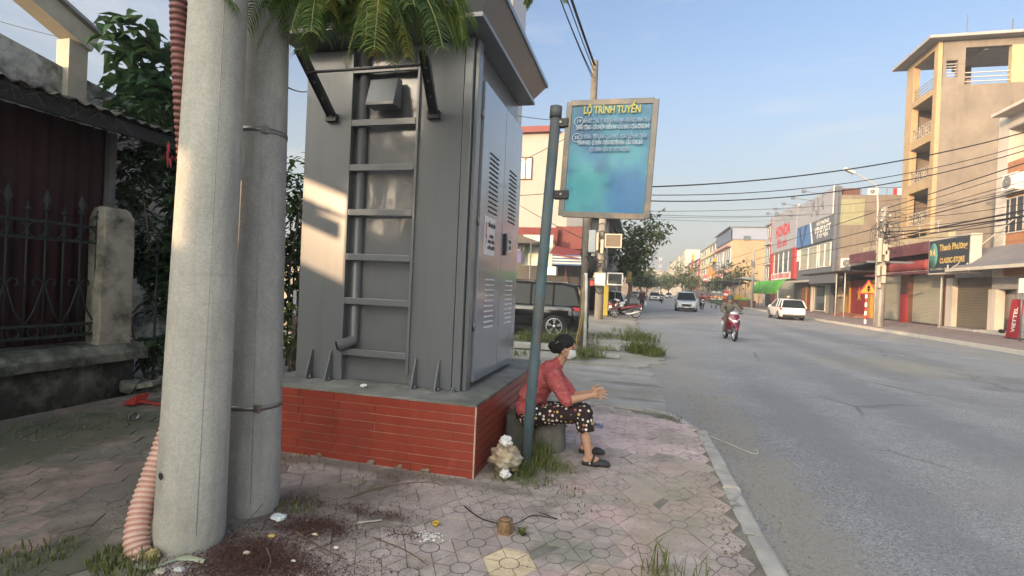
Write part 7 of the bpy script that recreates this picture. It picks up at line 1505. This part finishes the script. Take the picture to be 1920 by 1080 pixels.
# grey house and shops farther along
t = thing('grey_house', 'grey weathered house edge behind the cable laden poles', 'house', (-6, 40, 0)); xg = OY(1140, 450, 40).x; part(t, 'wall', M('weathered_grey', (.30, .29, .28), .9, var=.2, vs=1, col2=(.2, .19, .18), c2=.4), (-14, xg, 40, 52, 0, OY(1120, 412, 40).z)); part(t, 'shaded_shopfront', m_blk, (-10, xg-.3, 39.9, 39.99, 0, 3)); part(t, 'tin_roof', m_gry, (-14, OY(1160, 450, 40).x, 39, 52.5, OY(1120, 412, 40).z+.01, OY(1120, 412, 40).z+.2))  # black front panel is the interior shade done as colour
t = thing('dark_awning', 'dark sloping awning above the parked motorbikes', 'awning', (-3, 34, 0)); b = MB(); a = OY(1128, 497, 34); c = OY(1158, 512, 34); b.prism([(a.x-2, 34, a.z+.6), (c.x, 34, c.z), (c.x, 34, c.z-.15), (a.x-2, 34, a.z+.3)], (0, 4, 0)); b.build('awning_sheet', m_cv, t); b = MB(); b.tube([(c.x-.1, 34.1, 0), (c.x-.1, 34.1, c.z)], .04, n=6); b.build('awning_post', m_gry, t)
for k, (Y, zt, dep, mat, lb) in enumerate(((56, 7.5, 12, m_cream, 'cream house hidden behind the street tree'), (72, 6.5, 14, m_wht3, 'pale house beyond the street tree'), (90, 9, 14, m_tan, 'tan house in the left row far along'), (112, 8, 20, m_cem, 'brown house at the left far end'))):
    t = thing('far_left_house', lb, 'house', (-10, Y, 0)); part(t, 'wall', mat, (-16, -5.2, Y, Y+dep, 0, zt)); part(t, 'roof_edge', m_sof, (-16.2, -5.0, Y-.2, Y+dep, zt+.003, zt+.2)); part(t, 'shaded_shopfront', m_blk, (-5.21, -5.16, Y+1, Y+dep-1, 0, 3)); windowY(t, Y, -9, -7, zt-2.6, zt-1, 2)
# ---------------------------------------------------------------- poles, cabinets and hanging signs
p = G(1092, 655, 0); t = upole('weathered grey utility pole behind the route board with yellow cable down it', p.x, p.y, .13, OY(1100, 116, p.y).z, mat=M('weathered_pole', (.16, .145, .125), .9, var=.25, vs=5, bump=.4, col2=(.10, .08, .065), c2=.45))
UP1 = V((p.x, p.y, OY(1100, 125, p.y).z))
pbox(t, 1104, 1119, 433, 474, M('meter_white', (.42, .44, .43), .5, var=.05), p.y-.12, .2); pbox(t, 1109, 1117, 474, 481, m_rail, p.y-.12, .12)
b = MB(); a = OY(1099, 512, p.y-.16); c = OY(1096, 655, p.y-.16); b.tube([a, c], .05, n=8); b.build('white_conduit', M('conduit_white', (.55, .54, .50), .6), t)
b = MB(); b.tube([OY(1093, 540, p.y-.18), OY(1091, 590, p.y-.2), OY(1081, 640, p.y-.22), OY(1079, 655, p.y-.2)], .025, n=6); b.tube([OY(1095, 515, p.y-.2), OY(1094, 590, p.y-.22), OY(1085, 640, p.y-.25)], .02, n=6); b.build('yellow_cable', M('cable_yellow', (.26, .19, .07), .6), t)
b = MB()
for k in range(26): b.tube([(p.x+.1+random.gauss(0, .05), p.y-.15, OY(1105, 470+random.random()*15, p.y).z), (p.x+.25+random.gauss(0, .08), p.y-.2, OY(1105, 495+random.gauss(0, 8), p.y).z), (p.x+.12+random.gauss(0, .05), p.y-.16, OY(1105, 510+random.random()*15, p.y).z)], .015, n=4)
b.build('cable_bundle', m_blk, t)
p = G(1122, 597, 0); p2 = p; t = upole('second utility pole wrapped in cable coils beside the yellow pillar', p.x, p.y, .24, OY(1124, 215, p.y).z)
b = MB()
for k in range(14):
    z = OY(1124, random.uniform(420, 540), p.y).z; a0 = random.random()*6; r_ = random.uniform(.2, .55); b.tube([(p.x+r_*.8*cos(q+a0)*.7, p.y-.28, z+r_*sin(q+a0)) for q in [2*pi*i/14 for i in range(13)]], .02, n=4)
b.build('cable_coil', m_blk, t)
pbox(t, 1112, 1124, 437, 470, m_box, p.y-.26); pbox(t, 1126, 1133, 450, 476, m_box, p.y-.26); pbox(t, 1110, 1124, 512, 520, m_box, p.y-.3, .1); pbox(t, 1106, 1114, 526, 536, m_redp, p.y-.3, .05, 'red_notice')
UP2 = V((p.x, p.y, OY(1124, 380, p.y).z))
b = MB(); a = OY(1118, 500, p.y-1.0); 
def frame_sign(label, px0, px1, py0, py1, Y, fm, face, name='hanging_sign', word=None):
    a = OY(px0, py1, Y); c = OY(px1, py0, Y); t = thing(name, label, 'sign', (a.x, Y, a.z)); e = .07
    part(t, 'panel', face, (a.x, c.x, Y, Y+.05, a.z, c.z)); part(t, 'frame', fm, (a.x-e, a.x-.003, Y-.02, Y+.07, a.z-e, c.z+e), (c.x+.003, c.x+e, Y-.02, Y+.07, a.z-e, c.z+e), (a.x, c.x, Y-.02, Y+.07, a.z-e, a.z-.003), (a.x, c.x, Y-.02, Y+.07, c.z+.003, c.z+e))
    b = MB(); b.bar((a.x-e, Y+.03, (a.z+c.z)/2), (a.x-.7, Y+.03, (a.z+c.z)/2), .05, .05); b.build('bracket', m_gry, t); return t
frame_sign('brown boarded sign in a cream frame high on the cable pole', 1136, 1164, 441, 462, p.y-.5, m_cream, M('board_brown', (.15, .115, .085), .8, var=.1)); frame_sign('black blank board in a white frame over the motorbikes', 1140, 1166, 514, 532, p.y+2, m_white2, M('board_black', (.03, .035, .035), .4))
frame_sign('pale lettered notice board low on the cable pole', 1117, 1133, 514, 533, p.y-.6, m_rail, M('notice_pale', (.5, .56, .54), .6, var=.12, vs=6))
frame_sign('black and yellow sign hanging in the street tree', 1176, 1184, 510, 529, 40, m_blk, M('board_yellowblack', (.35, .26, .03), .6, var=.4, vs=5, col2=(.03, .03, .03), c2=.5))
p = G(1132, 592, 0); b = MB(); b.box(p.x-.22, p.x+.22, p.y, p.y+.4, 0, OY(1132, 535, p.y).z); tag(b.build('yellow_pillar', M('pillar_lemon', (.34, .29, .06), .8, var=.15), bevel=.02), 'yellow painted gate pillar beside the parked motorbikes', 'pillar')
# ---------------------------------------------------------------- street trees
def tree(label, c, h, r, n, mat, lw=.3, trunk=.16, low=.35, tilt=0):
    t = thing('street_tree', label, 'tree', c); b = MB(); top = V((c[0]+tilt, c[1], c[2]+h*low)); limb(b, c, top, trunk, trunk*.7, .3); ends = []
    for k in range(11):
        a = k*2.4; rr = r*random.uniform(.35, .85); e = V((top.x+cos(a)*rr, top.y+sin(a)*rr, c[2]+h*random.uniform(low+.12, .95))); ends += limb(b, top-V((0, 0, .2*k/11)), e, trunk*.42, trunk*.1, .5)[2:]
    b.build('trunk', m_bark, t); b = MB()
    for i in range(n):
        e = random.choice(ends); q = e+V((random.gauss(0, .17*r), random.gauss(0, .17*r), random.gauss(0, .12*r)))
        if noise.noise(q*(1.3/max(r*.4, .6))) < -.2: continue
        a = random.uniform(0, 6.28); leaf(b, q, (cos(a), sin(a), random.uniform(-.6, .4)), lw*random.uniform(.6, 1.3), lw*.55*random.uniform(.7, 1.3), .4)
    b.build('crown', mat, t, normals=False); return t
q = OY(1172, 575, 42); tree('dark leafy street tree on the left beyond the cable poles', (q.x, 42, 0), 8.2, 2.6, 3000, m_tree, .42, .2, .34, .4)
for px, Y, h, r, lb, mt, X_ in ((1278, 118, 9, 4.2, 'bright green round tree before the far red board', m_treel, None), (1374, 106, 8.2, 4.6, 'green tree in front of the tan block', m_tree, None), (1252, 150, 7, 4, 'olive tree right of the road end', m_treel, None), (1238, 170, 8, 4.5, 'pale olive tree near the road end', m_treel, None), (1212, 130, 6.5, 3.5, 'grey green tree on the far left roadside', m_tree, None), (1200, 95, 6, 2.8, 'small tree past the walker on the left', m_tree, None), (1296, 135, 6.5, 3, 'thin tree beside the red board house', m_treel, None), (1340, 118, 5.5, 3.2, 'low tree by the orange sign pillar', m_tree, None), (1226, 210, 9, 6, 'hazy tree closing off the road', m_tree, None)):
    tree(lb, (OY(px, 560, Y).x, Y, 0), h, r, 700, mt, .75, .2, .4)
# far mast
x = OY(1236, 540, 330).x; t = thing('radio_mast', 'thin red and white lattice mast on the horizon', 'mast', (x, 330, 0)); zt = OY(1234, 482, 330).z; b = MB()
for k in range(10):
    b.m = k % 2
    for i, j in ((-1, -1), (1, -1), (1, 1), (-1, 1)): b.bar((x+i*.9*(1-.05*k), 330+j*.9, zt*k/10), (x+i*.9*(1-.05*(k+1)), 330+j*.9, zt*(k+1)/10), .12, .12)
    b.bar((x-.9, 329.1, zt*k/10), (x+.9, 329.1, zt*(k+1)/10), .08, .08); b.bar((x+.9, 329.1, zt*k/10), (x-.9, 329.1, zt*(k+1)/10), .08, .08)
b.build('lattice', [m_redp, m_white2], t)
for k, (px, Y, w_, zt, mat, lb) in enumerate(((1205, 240, 14, 11, m_wht3, 'pale far block left of the road end'), (1225, 330, 30, 10, m_tan, 'tan far block closing the street'), (1250, 300, 22, 13, m_cream, 'cream far block right of the road end'), (1185, 200, 16, 9, m_cem, 'brown far block behind the left trees'))):
    x = OY(px, 550, Y).x; t = thing('far_block', lb, 'building', (x, Y, 0)); part(t, 'wall', mat, (x-w_/2, x+w_/2, Y, Y+12, 0, zt)); part(t, 'roof_edge', m_sof, (x-w_/2-.4, x+w_/2+.4, Y-.4, Y+12.4, zt+.003, zt+.5))
    for i in range(3): windowY(t, Y, x-w_*.4+i*w_*.3, x-w_*.4+i*w_*.3+w_*.16, zt*.55, zt*.75, 1)
# ---------------------------------------------------------------- overhead cables
m_cab = M('cable_black', (.025, .025, .027), .6, var=.1, bump=0)
def cable(label, a, b_, sag, r=.012, n=24, group=None):
    a = V(a); b_ = V(b_); b = MB(); b.tube([a.lerp(b_, i/n)-V((0, 0, sag*4*(i/n)*(1-i/n))) for i in range(n+1)], r, n=5); o = b.build('overhead_cable', m_cab); tag(o, label, 'cable', group); return o
RP = G(1648, 612, ZP); RZ = lambda py: OY(1655, py, RP.y).z
def R(py, dx=0): return V((RP.x+dx, RP.y-.25, RZ(py)))
NR = lambda px, py: OY(px, py, 20.0)      # next pole on the far side, beyond the right edge of the picture
GP = V((13.9, G(1409, 578, 13.9).y, 0)); GZ = lambda py: OX(1411, py, 13.9).z
# crossing spans in front of the tower
for k, (pa, pb, sg, r) in enumerate((((1105, 352), (2010, 222), .55, .019), ((1105, 362), (2010, 243), .7, .012), ((1110, 372), (2010, 252), .75, .016))):
    cable('%s heavy cable of three crossing the road in front of the tower' % ('topmost', 'middle', 'lowest')[k], OY(*pa, UP1.y+.1), NR(*pb), sg, r)
# bundle along the far side
NEXT = V((15.2, 12, 0))
for k, (pa, z_, sg, r) in enumerate(((398, 6.6, .5, .02), (408, 6.4, .8, .02), (428, 6.0, .6, .02), (436, 5.75, .5, .05), (440, 5.6, .6, .03), (446, 5.4, .7, .02))):
    cable('%s cable along the far shops right of the meter pole' % ('topmost', 'second', 'third', 'thick fourth', 'fifth', 'lowest')[k], R(pa), (15.3, 14, z_), sg, r*.7)
for k, (pa, pb, sg, r) in enumerate(((402, 470, .5, .02), (414, 474, .9, .02), (425, 480, 1.1, .02), (448, 484, 1.3, .045), (455, 492, 1.5, .03), (420, 476, .4, .015))):
    cable('%s cable between the meter pole and the thin pole by the stall' % ('topmost', 'second', 'third', 'thick fourth', 'lowest', 'fine upper')[k], R(pa), V((13.9, GP.y, GZ(pb))), sg, r*.75)
for k, (pb, pc) in enumerate(((472, 10.0), (480, 8.5), (490, 7.5))):
    cable('%s far cable running on from the thin pole down the street' % ('upper', 'middle', 'lower')[k], V((13.9, GP.y, GZ(pb))), (18, 200, pc), 1.5, .03)
# thin lines over the road from the left pole to far houses
for k, (pa, pc) in enumerate((((1110, 395), (1700, 372)), ((1110, 398), (1640, 395)), ((1112, 402), (1520, 400)), ((1112, 404), (1500, 410)))):
    cable('%s thin line over the street between the route board and the far facades' % ('topmost', 'second', 'third', 'lowest')[k], OY(*pa, UP2.y), OX(*pc, 19.5), .35, .014)
for k, (pa, pc) in enumerate((((1130, 455), 9), ((1130, 470), 7.5), ((1130, 480), 6.5))):
    cable('%s distant line leaving the cable pole along the left side' % ('upper', 'middle', 'lower')[k], OY(*pa, UP2.y), (3.0, 220, pc), 1.0, .02)
# spans coming over the camera from the near concrete poles
T2 = V((P2[0]+L2[0]*8.9, P2[1]+L2[1]*8.9, 8.9))
for k, (dz, r, sg) in enumerate(((0, .03, .25), (-.12, .012, .3), (-.25, .012, .45), (-.3, .010, .3))):
    cable('%s line sweeping up from the weathered pole to the near concrete poles' % ('thick black', 'thin first', 'thin second', 'thin third')[k], UP1+V((-.02*k, 0, dz)), T2+V((.25+.02*k, 0, -.28*k)), sg, r)
for k in range(3): cable('%s link between the weathered pole and the coil wrapped pole' % ('upper', 'middle', 'lower')[k], UP1+V((0, 0, -.8-.5*k)), UP2+V((0, 0, 1.2-.6*k)), .3, .016)
cable('thin wire from the blue post side to the cream house, upper', OY(940, 212, 12), OY(1100, 228, UP1.y), .05, .008); cable('thin wire crossing the cream house wall, lower', OY(930, 365, 20), OY(1094, 352, UP1.y), .1, .012)
cable('diagonal wire falling across the cream house wall', OY(930, 355, 22), OY(1094, 448, UP1.y+.2), .1, .01); cable('wire rising across the cream house to the route board', OY(930, 320, 22), OY(1094, 240, UP1.y), .1, .01)
cable('thin wire in the sky at the top left corner', OY(-60, 22, 9), OY(330, 112, 9), .1, .008); cable('short wire between rear pole and cabinet top', OY(540, 164, 3.4), OY(578, 171, 5.6), .02, .006)
# ---------------------------------------------------------------- unseen houses added behind the camera as blockers, to throw the evening shade
def back_house(label, y0, y1, h, wall, x0=-17, x1=-7.2):
    t = thing('shade_row_house', label, 'house', (x1, (y0+y1)/2, 0)); part(t, 'wall', wall, (x0, x1, y0, y1, 0, h)); part(t, 'roof_edge', m_sof, (x0-.2, x1+.4, y0-.05, y1-.06, h+.003, h+.2))
    for k in range(int((h-3)//3.3)):
        b = MB(); b.box(x1+.003, x1+.06, (y0+y1)/2-1.2, (y0+y1)/2+1.2, 3.9+k*3.3, 5.6+k*3.3); o = b.build('window', m_white2, t); part(o, 'pane', m_gl, (x1+.061, x1+.07, (y0+y1)/2-1.1, (y0+y1)/2+1.1, 4.0+k*3.3, 5.5+k*3.3))
    part(t, 'door', m_brwn, (x1+.003, x1+.05, (y0+y1)/2-1.5, (y0+y1)/2+1.5, 0, 2.8)); return t
ys = -11.05
for w_, h_, lb, mt in ((6, 7.4, 'cream', m_cream), (5, 8.6, 'ochre', m_och), (5.5, 7.2, 'white', m_wht3), (6, 8.2, 'tan', m_tan), (7, 7.0, 'grey', m_sof), (6, 9.4, 'pale', m_whp), (8, 7.6, 'brown', m_cem), (6, 9, 'yellow', m_och), (8, 8, 'plain', m_cream), (8, 9.5, 'bare', m_cem), (9, 8.8, 'dusty', m_tan), (10, 9.5, 'last', m_wht3)):
    back_house('%s row house added unseen behind the camera to shade the street' % lb, ys-w_, ys, h_+1.8, mt, x0=-8.9 if ys > -31 else -17); ys -= w_
# unseen wall added to block the low sun; two openings shape its patches
t = thing('sun_mask_frame', 'added sun-blocking concrete wall with two shaped openings, unseen behind the camera', 'house', (-7.2, -4.5, 0))
m_raw = M('raw_concrete', (.36, .34, .31), .9, var=.15)
XA, XB = -7.35, -7.2
oA = (-4.15, -2.3, 3.2, 4.08); oB = (-6.75, -5.75, 3.48, 4.03)
F = MB()
za, zb_ = 3.2, 4.08; HF = 6.4
part(t, 'front_wall', m_raw, (XA, XB, -11, -1.6, 0, za), (XA, XB, -11, -1.6, zb_, HF), (XA, XB, -11, oB[0], za+.003, zb_-.003), (XA, XB, oB[1], oA[0], za+.003, zb_-.003), (XA, XB, oA[1], -1.6, za+.003, zb_-.003), (XA, XB, oB[0]+.003, oB[1]-.003, za+.003, oB[2]))
part(t, 'upper_slab', m_raw, (-12, XA-.003, -11, -1.6, HF-.3, HF)); part(t, 'side_wall', m_raw, (-12, XA-.003, -1.8, -1.6, 0, HF-.31))
# ---------------------------------------------------------------- sky and sun
SUN_EL = radians(10.0); SUN_HEAD = radians(208)     # heading clockwise from +Y
sdir = V((sin(SUN_HEAD)*cos(SUN_EL), cos(SUN_HEAD)*cos(SUN_EL), sin(SUN_EL)))
sl_ = bpy.data.lights.new('sun', 'SUN'); so = bpy.data.objects.new('sun', sl_); C.objects.link(so)
sl_.energy = 2.0; sl_.angle = radians(.6); sl_.color = (1.0, .66, .38)
so.rotation_euler = (-sdir).to_track_quat('-Z', 'Y').to_euler(); so.location = sdir*80
W_ = bpy.data.worlds.new('World'); S.world = W_; W_.use_nodes = True; nt = W_.node_tree; N = nt.nodes; L = nt.links
sk = N.new('ShaderNodeTexSky'); sk.sky_type = 'NISHITA'; sk.sun_disc = False; sk.sun_elevation = SUN_EL; sk.sun_rotation = SUN_HEAD
sk.air_density = 1.0; sk.dust_density = 5.0; sk.ozone_density = 1.6
bg = N['Background']; bg.inputs['Strength'].default_value = .15
tc = N.new('ShaderNodeTexCoord'); mp = N.new('ShaderNodeMapping'); mp.inputs['Scale'].default_value = (1, 1, 4.5); L.new(tc.outputs['Generated'], mp.inputs[0])
cn = N.new('ShaderNodeTexNoise'); cn.inputs['Scale'].default_value = 2.6; cn.inputs['Detail'].default_value = 9; cn.inputs['Roughness'].default_value = .55; cn.inputs['Distortion'].default_value = .6; L.new(mp.outputs[0], cn.inputs['Vector'])
cr = N.new('ShaderNodeMapRange'); cr.inputs[1].default_value = .5; cr.inputs[2].default_value = .8; cr.inputs[4].default_value = .5; L.new(cn.outputs['Fac'], cr.inputs[0])
cm = N.new('ShaderNodeMix'); cm.data_type = 'RGBA'; cm.inputs[7].default_value = (2.0, 1.98, 1.95, 1); L.new(cr.outputs[0], cm.inputs[0]); 
sx_ = N.new('ShaderNodeSeparateXYZ'); L.new(tc.outputs['Generated'], sx_.inputs[0])
hz = N.new('ShaderNodeMapRange'); hz.interpolation_type = 'SMOOTHSTEP'; hz.inputs[1].default_value = .0; hz.inputs[2].default_value = .48; hz.inputs[3].default_value = .8; hz.inputs[4].default_value = .0; L.new(sx_.outputs[2], hz.inputs[0])
hm = N.new('ShaderNodeMix'); hm.data_type = 'RGBA'; hm.inputs[7].default_value = (1.28, 1.34, 1.27, 1); L.new(hz.outputs[0], hm.inputs[0]); L.new(cm.outputs[2], hm.inputs[6]); tn = N.new('ShaderNodeMix'); tn.data_type = 'RGBA'; tn.blend_type = 'MULTIPLY'; tn.inputs[0].default_value = 1; tn.inputs[7].default_value = (.69, .68, .73, 1); L.new(sk.outputs[0], tn.inputs[6]); L.new(tn.outputs[2], cm.inputs[6])
# broad glow added round the low sun to brighten the shaded foreground
dt = N.new('ShaderNodeVectorMath'); dt.operation = 'DOT_PRODUCT'; dt.inputs[1].default_value = tuple(sdir); L.new(tc.outputs['Generated'], dt.inputs[0])
mxx = N.new('ShaderNodeMath'); mxx.operation = 'MAXIMUM'; mxx.inputs[1].default_value = 0; L.new(dt.outputs['Value'], mxx.inputs[0])
pw_ = N.new('ShaderNodeMath'); pw_.operation = 'POWER'; pw_.inputs[1].default_value = 2.6; L.new(mxx.outputs[0], pw_.inputs[0])
gl_ = N.new('ShaderNodeMix'); gl_.data_type = 'RGBA'; gl_.blend_type = 'ADD'; gl_.inputs[7].default_value = (11.6, 11.0, 9.2, 1); L.new(pw_.outputs[0], gl_.inputs[0]); L.new(hm.outputs[2], gl_.inputs[6]); L.new(gl_.outputs[2], bg.inputs['Color'])
S.view_settings.view_transform = 'Standard'; S.view_settings.look = 'None'; S.view_settings.exposure = 1.75; S.view_settings.gamma = 1; S.view_settings.use_curve_mapping = False
S.cycles.max_bounces = 6; S.cycles.diffuse_bounces = 4; S.cycles.glossy_bounces = 3; S.cycles.transparent_max_bounces = 6; S.cycles.caustics_reflective = False; S.cycles.caustics_refractive = False
S.cycles.use_denoising = True

# evening haze down the street
hb = MB(); hb.box(-75, 75, -105, 420, -1.2, 32)
hm_ = bpy.data.materials.new('haze'); hm_.use_nodes = True; hn = hm_.node_tree; hn.nodes.remove(hn.nodes['Principled BSDF'])
pv2 = hn.nodes.new('ShaderNodeVolumePrincipled'); pv2.inputs['Color'].default_value = (.88, .89, .9, 1); pv2.inputs['Density'].default_value = .0016; pv2.inputs['Anisotropy'].default_value = .2
hn.links.new(pv2.outputs[0], hn.nodes['Material Output'].inputs['Volume'])
tag(hb.build('haze', hm_), kind='stuff')
S.cycles.volume_bounces = 0
